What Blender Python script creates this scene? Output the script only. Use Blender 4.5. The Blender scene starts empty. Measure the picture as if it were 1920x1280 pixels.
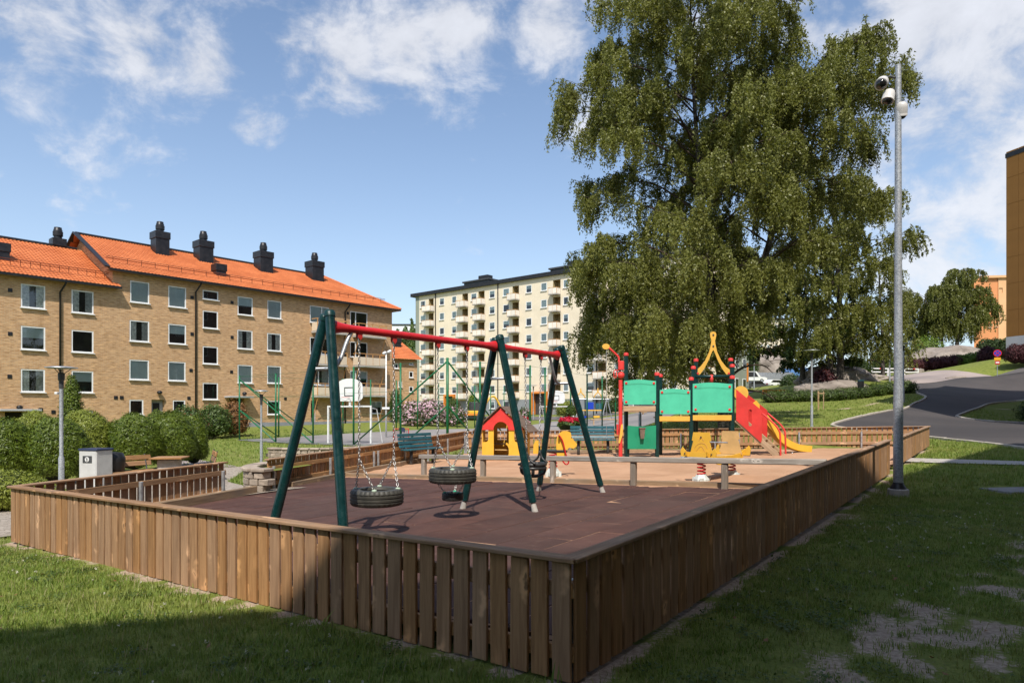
import bpy, bmesh, math, random
import numpy as np
from mathutils import Vector, Matrix, noise as mnoise
from mathutils.geometry import tessellate_polygon

random.seed(11); np.random.seed(11)
rng = np.random.default_rng(7)
R = math.radians
scene = bpy.context.scene
COL = scene.collection

# ---------------------------------------------------------------- camera
EYE, F, U0, V0 = 1.6, 1280.0, 960.0, 770.0        # eye height (m), focal length and horizon of the 1920 px photograph
cam_d = bpy.data.cameras.new('camera'); cam = bpy.data.objects.new('camera', cam_d); COL.objects.link(cam)
cam.location = (0, 0, EYE); cam.rotation_euler = (R(90), 0, 0)
cam_d.sensor_width = 36; cam_d.lens = 24; cam_d.shift_y = 130 / 1920
cam_d.clip_start = .05; cam_d.clip_end = 4000
scene.camera = cam

# ---------------------------------------------------------------- world, sun, exposure
SUN_EL, SUN_AZ = 52.0, 2.0       # the sun stands behind the viewer; light travels towards +Y
w = bpy.data.worlds.new('World'); scene.world = w; w.use_nodes = True
nt = w.node_tree; N = nt.nodes; L = nt.links
for n in list(N): N.remove(n)
wo = N.new('ShaderNodeOutputWorld'); bg = N.new('ShaderNodeBackground'); L.new(bg.outputs[0], wo.inputs[0])
sky = N.new('ShaderNodeTexSky'); sky.sky_type = 'NISHITA'; sky.sun_disc = False
sky.sun_elevation = R(SUN_EL); sky.sun_rotation = R(180 + SUN_AZ); sky.altitude = 50
sky.air_density = 1.0; sky.dust_density = 1.0; sky.ozone_density = 2.2
bg.inputs[1].default_value = .15
tc = N.new('ShaderNodeTexCoord')
sep = N.new('ShaderNodeSeparateXYZ'); L.new(tc.outputs['Generated'], sep.inputs[0])
def wmath(op, a, b=None, c=None):
    n = N.new('ShaderNodeMath'); n.operation = op
    for i, x in enumerate((a, b, c)):
        if x is None: continue
        if isinstance(x, (int, float)): n.inputs[i].default_value = x
        else: L.new(x, n.inputs[i])
    return n.outputs[0]
zc = wmath('ADD', wmath('MAXIMUM', sep.outputs[2], 0.0), .22)
px = wmath('DIVIDE', sep.outputs[0], zc); py = wmath('DIVIDE', sep.outputs[1], zc)
cmb = N.new('ShaderNodeCombineXYZ'); L.new(px, cmb.inputs[0]); L.new(py, cmb.inputs[1])
def wnoise(scale, detail, rough, dist, off=(0, 0, 0)):
    mp = N.new('ShaderNodeMapping'); mp.inputs['Location'].default_value = off
    L.new(cmb.outputs[0], mp.inputs[0])
    n = N.new('ShaderNodeTexNoise'); n.inputs['Scale'].default_value = scale; n.inputs['Detail'].default_value = detail
    n.inputs['Roughness'].default_value = rough; n.inputs['Distortion'].default_value = dist
    L.new(mp.outputs[0], n.inputs['Vector']); return n.outputs[0]
def snoise(scale, detail, rough, dist, off=(0, 0, 0), st=(1, 1, 1.5)):
    mp = N.new('ShaderNodeMapping'); mp.inputs['Location'].default_value = off; mp.inputs['Scale'].default_value = st; L.new(tc.outputs['Generated'], mp.inputs[0])
    n = N.new('ShaderNodeTexNoise'); n.inputs['Scale'].default_value = scale; n.inputs['Detail'].default_value = detail
    n.inputs['Roughness'].default_value = rough; n.inputs['Distortion'].default_value = dist
    L.new(mp.outputs[0], n.inputs['Vector']); return n.outputs[0]
n1 = snoise(8.5, 9, .62, .25, (3.1, 1.7, 0)); n2 = wnoise(1.1, 6, .6, .2, (8.3, 2.2, 0)); n3 = snoise(34, 5, .65, .5, (1.3, 5.2, 0), (1.1, 1.1, 1))
# where the clouds of this sky stand: bearing, elevation, size, weight
blobs = []
for u_, v_, size_, wt_ in [(-60, 60, 5, .34), (60, 40, 4.5, .34), (215, 60, 3.0, .30), (270, 85, 3.8, .44), (380, 120, 3.4, .42), (470, 95, 2.6, .2), (560, 80, 3.4, .32), (650, 105, 4.0, .40), (760, 90, 4.2, .42), (850, 50, 4.0, .42), (905, 90, 2.6, .25), (1030, 50, 3.4, .38),
        (480, 235, 2.4, .33), (575, 190, 1.8, .2), (800, 170, 2.4, .25), (1100, 215, 3.2, .26), (860, 235, 2.0, .17), (150, 320, 4.0, .17), (60, 160, 3.4, .20), (230, 245, 2.2, .16), (900, 340, 4.0, .12), (1330, 40, 5, .2), (1500, 30, 4, .34),
        (1740, 80, 7, .40), (1880, 160, 7, .42), (1770, 240, 7, .36), (1900, 320, 7, .38), (1760, 430, 7, .32), (1980, 40, 8, .36), (1860, 520, 5, .26), (-200, 140, 6, .3), (450, -120, 6, .3), (950, -150, 7, .32), (1500, -160, 7, .28)]:
    blobs.append((math.degrees(math.atan2(u_ - U0, F)), math.degrees(math.atan2(V0 - v_, math.hypot(F, u_ - U0))), size_, wt_))
blobs += [(62, 25, 14, .24), (-70, 30, 12, .24), (-100, 40, 10, .24), (105, 40, 16, .26), (140, 28, 12, .24), (-140, 35, 14, .24), (180, 45, 14, .24), (-60, 55, 12, .2), (40, 60, 12, .2)]
acc = None
for az, el, size, wt in blobs:
    d = (math.sin(R(az)) * math.cos(R(el)), math.cos(R(az)) * math.cos(R(el)), math.sin(R(el)))
    dp = N.new('ShaderNodeVectorMath'); dp.operation = 'DOT_PRODUCT'; L.new(tc.outputs['Generated'], dp.inputs[0]); dp.inputs[1].default_value = d
    k = 1 / (1 - math.cos(R(size)))
    g = wmath('MULTIPLY', wmath('EXPONENT', wmath('MULTIPLY', wmath('SUBTRACT', dp.outputs['Value'], 1.0), k)), wt)
    acc = g if acc is None else wmath('MAXIMUM', acc, g)
base = wmath('ADD', wmath('MULTIPLY', wmath('SUBTRACT', n1, .5), 1.25), wmath('ADD', wmath('MULTIPLY', n2, .38), .31))
base = wmath('ADD', base, wmath('MULTIPLY', n3, .16))
val = wmath('ADD', base, acc)
mr = N.new('ShaderNodeMapRange'); mr.interpolation_type = 'SMOOTHSTEP'; L.new(val, mr.inputs[0])
mr.inputs[1].default_value = .69; mr.inputs[2].default_value = 1.03
cl = N.new('ShaderNodeMapRange'); L.new(n1, cl.inputs[0]); cl.inputs[1].default_value = .3; cl.inputs[2].default_value = .75
cl.inputs[3].default_value = .78; cl.inputs[4].default_value = 1.1
ccol = N.new('ShaderNodeMix'); ccol.data_type = 'RGBA'; ccol.blend_type = 'MULTIPLY'; ccol.inputs[0].default_value = 1
ccol.inputs[6].default_value = (5.1, 5.15, 5.4, 1)
L.new(cl.outputs[0], ccol.inputs[7])
grade = N.new('ShaderNodeMix'); grade.data_type = 'RGBA'; grade.blend_type = 'MULTIPLY'; grade.inputs[0].default_value = 1
L.new(sky.outputs[0], grade.inputs[6]); grade.inputs[7].default_value = (.98, 1.0, 1.0, 1)
veil = N.new('ShaderNodeMix'); veil.data_type = 'RGBA'          # milky air low over the horizon, all the way round
L.new(wmath('MULTIPLY', wmath('EXPONENT', wmath('MULTIPLY', wmath('MAXIMUM', sep.outputs[2], 0.0), -5.5)), .70), veil.inputs[0]); L.new(grade.outputs[2], veil.inputs[6]); veil.inputs[7].default_value = (4.5, 4.95, 5.6, 1)
mix = N.new('ShaderNodeMix'); mix.data_type = 'RGBA'
L.new(wmath('MULTIPLY', mr.outputs[0], .80), mix.inputs[0]); L.new(veil.outputs[2], mix.inputs[6]); L.new(ccol.outputs[2], mix.inputs[7])
L.new(mix.outputs[2], bg.inputs[0])

sun_d = bpy.data.lights.new('sun', 'SUN'); sun_d.energy = 4.3; sun_d.angle = R(.53); sun_d.color = (1, .945, .86)
sun = bpy.data.objects.new('sun', sun_d); COL.objects.link(sun); sun.location = (0, -40, 60)
sun.rotation_euler = (R(90 - SUN_EL), 0, R(-SUN_AZ))

vs = scene.view_settings
vs.view_transform = 'Standard'; vs.look = 'None'; vs.exposure = .25; vs.gamma = 1; vs.use_curve_mapping = False
scene.cycles.max_bounces = 6; scene.cycles.diffuse_bounces = 2; scene.cycles.glossy_bounces = 2
scene.cycles.transparent_max_bounces = 10; scene.cycles.transmission_bounces = 3
scene.cycles.caustics_reflective = False; scene.cycles.caustics_refractive = False

# ---------------------------------------------------------------- helpers
def ray(u, v): return Vector(((u - U0) / F, 1.0, -(v - V0) / F))
def at(u, v, Y):                       # the point seen at a pixel of the photograph, Y metres ahead
    r = ray(u, v); return Vector((r.x * Y, Y, EYE + r.z * Y))

class MB:
    """collects faces; build() links them as one mesh object"""
    def __init__(s, M=None): s.v = []; s.f = []; s.mi = []; s.M = M
    def add(s, vs, fs, mi=0):
        o = len(s.v)
        if s.M is not None: vs = [s.M @ Vector(p) for p in vs]
        s.v.extend([tuple(p) for p in vs]); s.f.extend([tuple(i + o for i in f) for f in fs]); s.mi.extend([mi] * len(fs)); return s
    def box(s, c, d, mi=0, Rm=None):
        hx, hy, hz = d[0] / 2, d[1] / 2, d[2] / 2
        vs = [Vector((x, y, z)) for z in (-hz, hz) for y in (-hy, hy) for x in (-hx, hx)]
        if Rm is not None: vs = [Rm @ p for p in vs]
        c = Vector(c); vs = [p + c for p in vs]
        return s.add(vs, [(0, 2, 3, 1), (4, 5, 7, 6), (0, 1, 5, 4), (2, 6, 7, 3), (0, 4, 6, 2), (1, 3, 7, 5)], mi)
    def cbox(s, c, d, ch=.006, mi=0, Rm=None):
        h = (d[0] / 2, d[1] / 2, d[2] / 2); ch = min(ch, min(h) * .9); vs = []; idx = {}
        for sx in (-1, 1):
            for sy in (-1, 1):
                for sz in (-1, 1):
                    sg = (sx, sy, sz)
                    for a in range(3):
                        p = [sg[k] * (h[k] if k == a else h[k] - ch) for k in range(3)]
                        idx[(sg, a)] = len(vs); vs.append(Vector(p))
        fs = []
        def order(ids):
            c0 = sum((vs[i] for i in ids), Vector()) / len(ids); n = c0.normalized()
            t = (vs[ids[0]] - c0).normalized(); b = n.cross(t)
            return tuple(sorted(ids, key=lambda i: math.atan2((vs[i] - c0).dot(b), (vs[i] - c0).dot(t))))
        S = [(x, y, z) for x in (-1, 1) for y in (-1, 1) for z in (-1, 1)]
        for a in range(3):
            for sg in (-1, 1): fs.append(order([idx[(q, a)] for q in S if q[a] == sg]))
        for a in range(3):
            b, c2 = (a + 1) % 3, (a + 2) % 3
            for sb in (-1, 1):
                for sc in (-1, 1):
                    qs = [q for q in S if q[b] == sb and q[c2] == sc]
                    fs.append(order([idx[(q, b)] for q in qs] + [idx[(q, c2)] for q in qs]))
        for q in S: fs.append(order([idx[(q, a)] for a in range(3)]))
        c = Vector(c)
        vs = [(Rm @ p if Rm is not None else p) + c for p in vs]
        return s.add(vs, fs, mi)
    def tube(s, pts, rad, n=8, mi=0, cap=True):
        pts = [Vector(p) for p in pts]; m = len(pts)
        if isinstance(rad, (int, float)): rad = [rad] * m
        vs = []; up = None
        for i, p in enumerate(pts):
            t = (pts[min(i + 1, m - 1)] - pts[max(i - 1, 0)]).normalized()
            if up is None:
                up = Vector((0, 0, 1)) if abs(t.z) < .9 else Vector((1, 0, 0))
            b = t.cross(up).normalized(); up = b.cross(t).normalized()
            for k in range(n):
                a = 2 * math.pi * k / n; vs.append(p + (b * math.cos(a) + up * math.sin(a)) * rad[i])
        fs = [(i * n + k, i * n + (k + 1) % n, (i + 1) * n + (k + 1) % n, (i + 1) * n + k) for i in range(m - 1) for k in range(n)]
        if cap: fs += [tuple(range(n))[::-1], tuple((m - 1) * n + k for k in range(n))]
        return s.add(vs, fs, mi)
    def lathe(s, prof, c=(0, 0, 0), n=20, mi=0, Rm=None):
        c = Vector(c); vs = []
        for r, z in prof:
            for k in range(n):
                a = 2 * math.pi * k / n; p = Vector((r * math.cos(a), r * math.sin(a), z))
                vs.append((Rm @ p if Rm is not None else p) + c)
        m = len(prof)
        fs = [(i * n + k, i * n + (k + 1) % n, (i + 1) * n + (k + 1) % n, (i + 1) * n + k) for i in range(m - 1) for k in range(n)]
        if prof[0][0] > 1e-6: fs.append(tuple(range(n))[::-1])
        if prof[-1][0] > 1e-6: fs.append(tuple((m - 1) * n + k for k in range(n)))
        return s.add(vs, fs, mi)
    def prism(s, poly, t, org=(0, 0, 0), ax=(1, 0, 0), ay=(0, 0, 1), mi=0, holes=()):
        """outline (with holes) in the plane ax, ay extruded by t along ax x ay, centred"""
        ax = Vector(ax).normalized(); ay = Vector(ay).normalized(); n = ax.cross(ay); org = Vector(org)
        loops = [list(poly)] + [list(h) for h in holes]
        tri = tessellate_polygon([[Vector((p[0], p[1], 0)) for p in lp] for lp in loops])
        flat = [p for lp in loops for p in lp]; m = len(flat)
        vs = [org + ax * p[0] + ay * p[1] + n * (t / 2) for p in flat] + [org + ax * p[0] + ay * p[1] - n * (t / 2) for p in flat]
        fs = []
        for a, b, c in tri:
            pa, pb, pc = flat[a], flat[b], flat[c]
            if (pb[0] - pa[0]) * (pc[1] - pa[1]) - (pb[1] - pa[1]) * (pc[0] - pa[0]) < 0: b, c = c, b
            fs.append((a, b, c)); fs.append((a + m, c + m, b + m))
        o = 0
        for li, lp in enumerate(loops):
            k = len(lp); area = sum(lp[i][0] * lp[(i + 1) % k][1] - lp[(i + 1) % k][0] * lp[i][1] for i in range(k))
            flip = (area < 0) ^ (li > 0)
            for i in range(k):
                a, b = o + i, o + (i + 1) % k
                fs.append((a, b, b + m, a + m) if flip else (b, a, a + m, b + m))
            o += k
        return s.add(vs, fs, mi)
    def mesh(s, name, mats, smooth=False):
        me = bpy.data.meshes.new(name); me.from_pydata(s.v, [], s.f)
        mats = mats if isinstance(mats, (list, tuple)) else [mats]
        for m in mats: me.materials.append(m)
        if len(mats) > 1: me.polygons.foreach_set('material_index', s.mi)
        if smooth: me.polygons.foreach_set('use_smooth', [True] * len(me.polygons))
        me.update(); return me
    def build(s, name, mats, parent=None, smooth=False, loc=None, angle=None):
        me = s.mesh(name, mats, smooth)
        if smooth and angle is not None:
            try: me.set_sharp_from_angle(angle=R(angle))
            except Exception: pass
        return link(name, me, parent, loc)

def link(name, me, parent=None, loc=None, M=None):
    o = bpy.data.objects.new(name, me); COL.objects.link(o)
    if parent is not None: o.parent = parent
    if M is not None: o.matrix_basis = M
    elif loc is not None: o.location = loc
    return o
def tag(o, label=None, cat=None, group=None, kind=None):
    if label: o['label'] = label
    if cat: o['category'] = cat
    if group: o['group'] = group
    if kind: o['kind'] = kind
    return o
def thing(name, label, cat, loc=(0, 0, 0), rz=0, group=None):
    o = bpy.data.objects.new(name, None); COL.objects.link(o); o.empty_display_size = .2
    o.location = loc; o.rotation_euler = (0, 0, rz); return tag(o, label, cat, group)
def npmesh(name, V, Fc, mat, nper=3, smooth=False):
    """mesh from numpy arrays: V (n,3), Fc (m,nper)"""
    me = bpy.data.meshes.new(name); V = np.ascontiguousarray(V, dtype=np.float32); Fc = np.ascontiguousarray(Fc, dtype=np.int32)
    me.vertices.add(len(V)); me.vertices.foreach_set('co', V.ravel())
    me.loops.add(Fc.size); me.loops.foreach_set('vertex_index', Fc.ravel())
    me.polygons.add(len(Fc)); me.polygons.foreach_set('loop_start', np.arange(0, Fc.size, nper, dtype=np.int32))
    me.polygons.foreach_set('loop_total', np.full(len(Fc), nper, dtype=np.int32))
    if smooth: me.polygons.foreach_set('use_smooth', np.ones(len(Fc), dtype=bool))
    me.materials.append(mat); me.update(calc_edges=True); return me
def Rz(a): return Matrix.Rotation(a, 3, 'Z')
def frame(d, up=(0, 0, 1)):            # 3x3 whose z axis is d
    d = Vector(d).normalized(); up = Vector(up)
    if abs(d.dot(up)) > .98: up = Vector((1, 0, 0))
    x = up.cross(d).normalized(); y = d.cross(x)
    return Matrix((x, y, d)).transposed()

# ---------------------------------------------------------------- materials
class NT:
    def __init__(s, name):
        s.m = bpy.data.materials.new(name); s.m.use_nodes = True; s.t = s.m.node_tree; s.N = s.t.nodes; s.L = s.t.links
        s.b = s.N['Principled BSDF']; s.tc = s.N.new('ShaderNodeTexCoord'); s.oi = s.N.new('ShaderNodeObjectInfo')
    def n(s, t, **kw):
        n = s.N.new(t)
        for k, v in kw.items(): setattr(n, k, v)
        return n
    def set(s, sock, v):
        if hasattr(v, 'node'): s.L.new(v, sock)
        elif v is not None:
            if isinstance(v, tuple) and len(v) == 3 and sock.type == 'RGBA': v = v + (1,)
            sock.default_value = v
    def vec(s, scale=(1, 1, 1), loc=None, src=None, rnd=0):
        mp = s.n('ShaderNodeMapping'); s.L.new(src or s.tc.outputs['Object'], mp.inputs[0]); mp.inputs['Scale'].default_value = scale
        if loc: mp.inputs['Location'].default_value = loc
        if rnd:
            mu = s.n('ShaderNodeMath', operation='MULTIPLY'); s.L.new(s.oi.outputs['Random'], mu.inputs[0]); mu.inputs[1].default_value = rnd
            ad = s.n('ShaderNodeVectorMath', operation='ADD'); s.L.new(mp.outputs[0], ad.inputs[0]); s.L.new(mu.outputs[0], ad.inputs[1]); return ad.outputs[0]
        return mp.outputs[0]
    def noise(s, scale=5, detail=4, rough=.55, dist=0, vec=None):
        n = s.n('ShaderNodeTexNoise'); n.inputs['Scale'].default_value = scale; n.inputs['Detail'].default_value = detail
        n.inputs['Roughness'].default_value = rough; n.inputs['Distortion'].default_value = dist
        s.L.new(vec or s.tc.outputs['Object'], n.inputs['Vector']); return n.outputs[0]
    def ramp(s, fac, a, b, lo=0., hi=1.):
        n = s.n('ShaderNodeMapRange'); n.interpolation_type = 'SMOOTHSTEP'; s.L.new(fac, n.inputs[0])
        n.inputs[1].default_value = a; n.inputs[2].default_value = b; n.inputs[3].default_value = lo; n.inputs[4].default_value = hi; return n.outputs[0]
    def mix(s, fac, a, b, mode='MIX'):
        n = s.n('ShaderNodeMix'); n.data_type = 'RGBA'; n.blend_type = mode; n.clamp_factor = True
        s.set(n.inputs[0], fac); s.set(n.inputs[6], a); s.set(n.inputs[7], b); return n.outputs[2]
    def math(s, op, a, b=None):
        n = s.n('ShaderNodeMath', operation=op); s.set(n.inputs[0], a)
        if b is not None: s.set(n.inputs[1], b)
        return n.outputs[0]
    def bump(s, h, strength=.3, dist=.01):
        n = s.n('ShaderNodeBump'); n.inputs['Strength'].default_value = strength; n.inputs['Distance'].default_value = dist
        s.L.new(h, n.inputs['Height']); s.L.new(n.outputs[0], s.b.inputs['Normal']); return n
    def out(s, col=None, rough=None, metal=None, spec=None):
        s.set(s.b.inputs['Base Color'], col); s.set(s.b.inputs['Roughness'], rough); s.set(s.b.inputs['Metallic'], metal)
        s.set(s.b.inputs['Specular IOR Level'], spec); return s.m
def sc(c, k): return tuple(min(1, x * k) for x in c[:3])

def pmat(name, col, rough=.55, metal=0, var=.15, scale=4, bump=0, bscale=None, rnd=0, spec=.4, dirt=0, dirtcol=(.16, .13, .10)):
    t = NT(name)
    n1 = t.noise(scale, 5, .6, vec=t.vec(rnd=13 if rnd else 0))
    c = t.mix(t.ramp(n1, .3, .7), sc(col, 1 - var), sc(col, 1 + var))
    if dirt:
        n2 = t.noise(scale * 2.7, 6, .7, vec=t.vec(loc=(4, 9, 2), rnd=7 if rnd else 0)); c = t.mix(t.ramp(n2, .52, .78, 0, dirt), c, dirtcol)
    if rnd:
        h = t.n('ShaderNodeHueSaturation'); t.L.new(c, h.inputs['Color'])
        h.inputs['Hue'].default_value = .5
        t.L.new(t.ramp(t.oi.outputs['Random'], 0, 1, 1 - rnd, 1 + rnd), h.inputs['Value']); c = h.outputs[0]
    r2 = t.ramp(n1, .2, .8, max(.05, rough - .08), min(1, rough + .08))
    if bump: t.bump(t.noise(bscale or scale * 6, 5, .6), bump, .01)
    return t.out(c, r2, metal, spec)

def wood(name, c1, c2, grain=1.0, axis='z', rnd=.22, rough=.75, grey=0.0, knots=True):
    t = NT(name)
    st = {'z': (26, 26, 1.6), 'x': (1.6, 26, 26), 'y': (26, 1.6, 26)}[axis]
    v = t.vec(scale=st, rnd=37)
    g = t.noise(1.0 * grain, 6, .62, .6, vec=v)
    st2 = tuple(3.5 * x for x in st); g2 = t.noise(1, 3, .5, 0, vec=t.vec(scale=st2, rnd=11))
    big = t.noise(1.7, 3, .5, vec=t.vec(rnd=5))
    c = t.mix(t.ramp(g, .28, .72), c1, c2)
    c = t.mix(t.ramp(g2, .55, .75, 0, .4), c, sc(c1, .6))
    if knots:
        kv = {'z': (1, 1, .42), 'x': (.42, 1, 1), 'y': (1, .42, 1)}[axis]
        vo = t.n('ShaderNodeTexVoronoi'); vo.inputs['Scale'].default_value = 6.5
        wv = t.n('ShaderNodeVectorMath', operation='ADD'); t.L.new(t.vec(scale=kv, rnd=19), wv.inputs[0])
        nv = t.n('ShaderNodeTexNoise'); nv.inputs['Scale'].default_value = 9; t.L.new(t.tc.outputs['Object'], nv.inputs['Vector'])
        s2 = t.n('ShaderNodeVectorMath', operation='SCALE'); t.L.new(nv.outputs['Color'], s2.inputs[0]); s2.inputs['Scale'].default_value = .12
        t.L.new(s2.outputs[0], wv.inputs[1]); t.L.new(wv.outputs[0], vo.inputs['Vector'])
        ring = t.ramp(vo.outputs['Distance'], .13, .34, 1, 0); core = t.ramp(vo.outputs['Distance'], .05, .11, 1, 0)
        pick = t.ramp(vo.outputs['Color'], .38, .46)
        c = t.mix(t.math('MULTIPLY', t.math('MULTIPLY', ring, pick), .8), c, sc(c2, 1.62))
        c = t.mix(t.math('MULTIPLY', t.math('MULTIPLY', core, pick), .8), c, sc(c1, .35))
    c = t.mix(t.ramp(big, .45, .8, 0, .35 + grey), c, (.21, .185, .16) if grey else sc(c2, .75))
    h = t.n('ShaderNodeHueSaturation'); t.L.new(c, h.inputs['Color']); t.L.new(t.ramp(t.oi.outputs['Random'], 0, 1, 1 - rnd, 1 + rnd), h.inputs['Value'])
    s1 = t.math('FRACT', t.math('MULTIPLY', t.oi.outputs['Random'], 7.31)); t.L.new(t.ramp(s1, 0, 1, .88, 1.06), h.inputs['Saturation'])
    t.bump(g, .25, .004)
    return t.out(h.outputs[0], rough, 0, .3)

M = {}
M['board'] = wood('fence_board_wood', (.265, .137, .060), (.445, .245, .115), rnd=.09)
M['rail'] = wood('fence_rail_wood', (.29, .15, .068), (.49, .285, .14), axis='x', rnd=.12)
M['cap'] = wood('fence_cap_wood', (.23, .125, .062), (.42, .25, .135), axis='x', rnd=.1, grey=.05)
M['edging'] = wood('edging_wood', (.21, .14, .085), (.38, .265, .165), axis='x', rnd=.1, grey=.15)
M['grey_wood'] = wood('weathered_timber', (.24, .20, .165), (.42, .37, .31), axis='x', rnd=.1, grey=.3)
M['grey_post'] = wood('weathered_post_timber', (.20, .155, .115), (.36, .29, .225), axis='z', rnd=.1, grey=.3)
M['bench_wood'] = wood('bench_slat_wood', (.24, .12, .05), (.42, .23, .10), axis='x', rnd=.1)
M['stair_wood'] = wood('stair_plywood', (.33, .21, .11), (.5, .34, .19), axis='x', rnd=.1, knots=False)
M['steel'] = pmat('galvanised_steel', (.42, .44, .46), .42, .55, .2, 14, .05, 60, dirt=.15)
M['galv'] = None
M['chain'] = pmat('chain_steel', (.5, .48, .45), .38, .85, .2, 60)
M['concrete'] = pmat('concrete', (.42, .39, .35), .9, 0, .15, 9, .25, 60, dirt=.3)
M['white'] = pmat('white_window_paint', (.78, .78, .76), .45, 0, .04, 3)
M['whitemetal'] = pmat('white_metal_paint', (.74, .74, .72), .4, 0, .06, 5, dirt=.15)
M['black'] = pmat('black_sheet_metal', (.022, .022, .024), .38, .2, .3, 3)
M['dark'] = pmat('dark_interior', (.02, .019, .018), .8)
M['darkgrey'] = pmat('dark_grey_paint', (.055, .058, .06), .5, 0, .2, 4)
M['sgreen'] = pmat('swing_leg_green_paint', (.003, .030, .030), .24, 0, .22, 9, .03, 40, spec=.6, dirt=.12, dirtcol=(.16, .19, .18))
M['fgreen'] = pmat('court_fence_green_paint', (.012, .135, .052), .4, 0, .15, 6)
M['pgreen'] = pmat('post_dark_green', (.004, .032, .030), .35, 0, .2, 6, dirt=.1)
M['mint'] = pmat('mint_green_panel', (.075, .52, .325), .5, 0, .07, 2.5, .04, 90, dirt=.35, dirtcol=(.06, .36, .24))
M['green2'] = pmat('deep_green_panel', (.012, .25, .13), .5, 0, .08, 3, dirt=.15)
M['red'] = pmat('red_gloss_paint', (.64, .022, .026), .32, 0, .1, 6, dirt=.08, spec=.5)
M['redp'] = pmat('red_panel', (.66, .045, .038), .5, 0, .1, 3, dirt=.25, dirtcol=(.5, .09, .07))
M['yellow'] = pmat('yellow_panel', (.78, .44, .045), .5, 0, .06, 4, .03, 80, dirt=.35, dirtcol=(.55, .34, .09))
M['ypost'] = pmat('yellow_ochre_beam', (.74, .42, .07), .5, 0, .06, 4, dirt=.12)
M['ply'] = pmat('unpainted_ply_face', (.58, .37, .15), .6, 0, .1, 6)
M['teal'] = pmat('teal_bench_paint', (.022, .10, .125), .42, 0, .15, 6, dirt=.15, dirtcol=(.12, .18, .19))
M['plug'] = pmat('pale_green_chain_plug', (.45, .55, .42), .6, 0, .1, 20)
M['rubber_seat'] = pmat('black_seat_rubber', (.03, .029, .028), .38, 0, .25, 14, spec=.5)
M['brown'] = pmat('brown_roof_board', (.17, .12, .09), .75, 0, .2, 5, .1, 30, dirt=.2)
M['camw'] = pmat('camera_housing', (.62, .60, .57), .4, 0, .06, 8, dirt=.15)
M['lens'] = pmat('dark_dome', (.012, .011, .01), .12, 0, .1, 4, spec=.7)
M['orange'] = pmat('orange_portal_paint', (.72, .23, .035), .5, 0, .06, 4)
M['pipe'] = pmat('downpipe_black', (.02, .017, .016), .4, .2, .2, 4)
M['creambal'] = pmat('balcony_cream_sheet', (.68, .56, .42), .55, 0, .05, 1.5)
M['whitebal'] = pmat('balcony_pale_sheet', (.80, .73, .63), .55, 0, .06, .6, rnd=.05)
M['balframe'] = pmat('balcony_ochre_frame', (.58, .30, .11), .55, 0, .1, 3)
M['curtain'] = pmat('curtain_cloth', (.78, .74, .66), .9, 0, .3, 7, rnd=.3)
M['blind'] = pmat('pale_window_blind', (.74, .84, .80), .7, 0, .06, 2, rnd=.15)
M['bin'] = pmat('light_grey_bin', (.55, .55, .53), .5, 0, .08, 4, dirt=.15)
M['binlid'] = pmat('bin_lid_dark_blue', (.025, .035, .075), .45, 0, .15, 4)
M['soil'] = pmat('planting_soil', (.055, .035, .022), .95, 0, .3, 9, .6, 30)
M['pot'] = pmat('black_flower_pot', (.012, .012, .013), .45, 0, .2, 4)
M['signblue'] = pmat('sign_blue', (.012, .05, .42), .4, 0, .03, 3)
M['signred'] = pmat('sign_red', (.55, .01, .015), .4, 0, .03, 3)
M['signyellow'] = pmat('sign_yellow', (.75, .38, .02), .4, 0, .03, 3)
M['sprigpaint'] = pmat('spring_red', (.5, .016, .02), .35, 0, .12, 9)
M['springfoot'] = pmat('spring_base_pale_green', (.58, .62, .58), .55, 0, .1, 8, dirt=.25)
M['rock'] = None

# window glass: clear coat over whatever hangs behind it
def glass(name, tint, fac):
    t = NT(name); gl = t.n('ShaderNodeBsdfGlossy'); gl.inputs['Roughness'].default_value = .02; gl.inputs['Color'].default_value = (.95, .97, 1, 1)
    tr = t.n('ShaderNodeBsdfTransparent'); tr.inputs['Color'].default_value = tint + (1,)
    fr = t.n('ShaderNodeFresnel'); fr.inputs['IOR'].default_value = 1.52
    lo = t.math('ADD', t.math('MULTIPLY', fr.outputs[0], .9), fac)
    mx = t.n('ShaderNodeMixShader'); t.L.new(lo, mx.inputs[0]); t.L.new(tr.outputs[0], mx.inputs[1]); t.L.new(gl.outputs[0], mx.inputs[2])
    t.L.new(mx.outputs[0], t.N['Material Output'].inputs[0]); return t.m
M['glass'] = glass('window_glass', (.92, .96, .95), .05)

def galv():
    t = NT('spangled_galvanised_pole'); vo = t.n('ShaderNodeTexVoronoi'); vo.inputs['Scale'].default_value = 55
    t.L.new(t.tc.outputs['Object'], vo.inputs['Vector'])
    n = t.noise(3, 5, .6); c = t.mix(t.ramp(vo.outputs['Color'], .2, .8), (.27, .29, .31), (.46, .48, .50))
    c = t.mix(t.ramp(n, .45, .75, 0, .4), c, (.36, .35, .33))
    return t.out(c, .5, .35, .4)
M['galv'] = galv()

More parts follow.
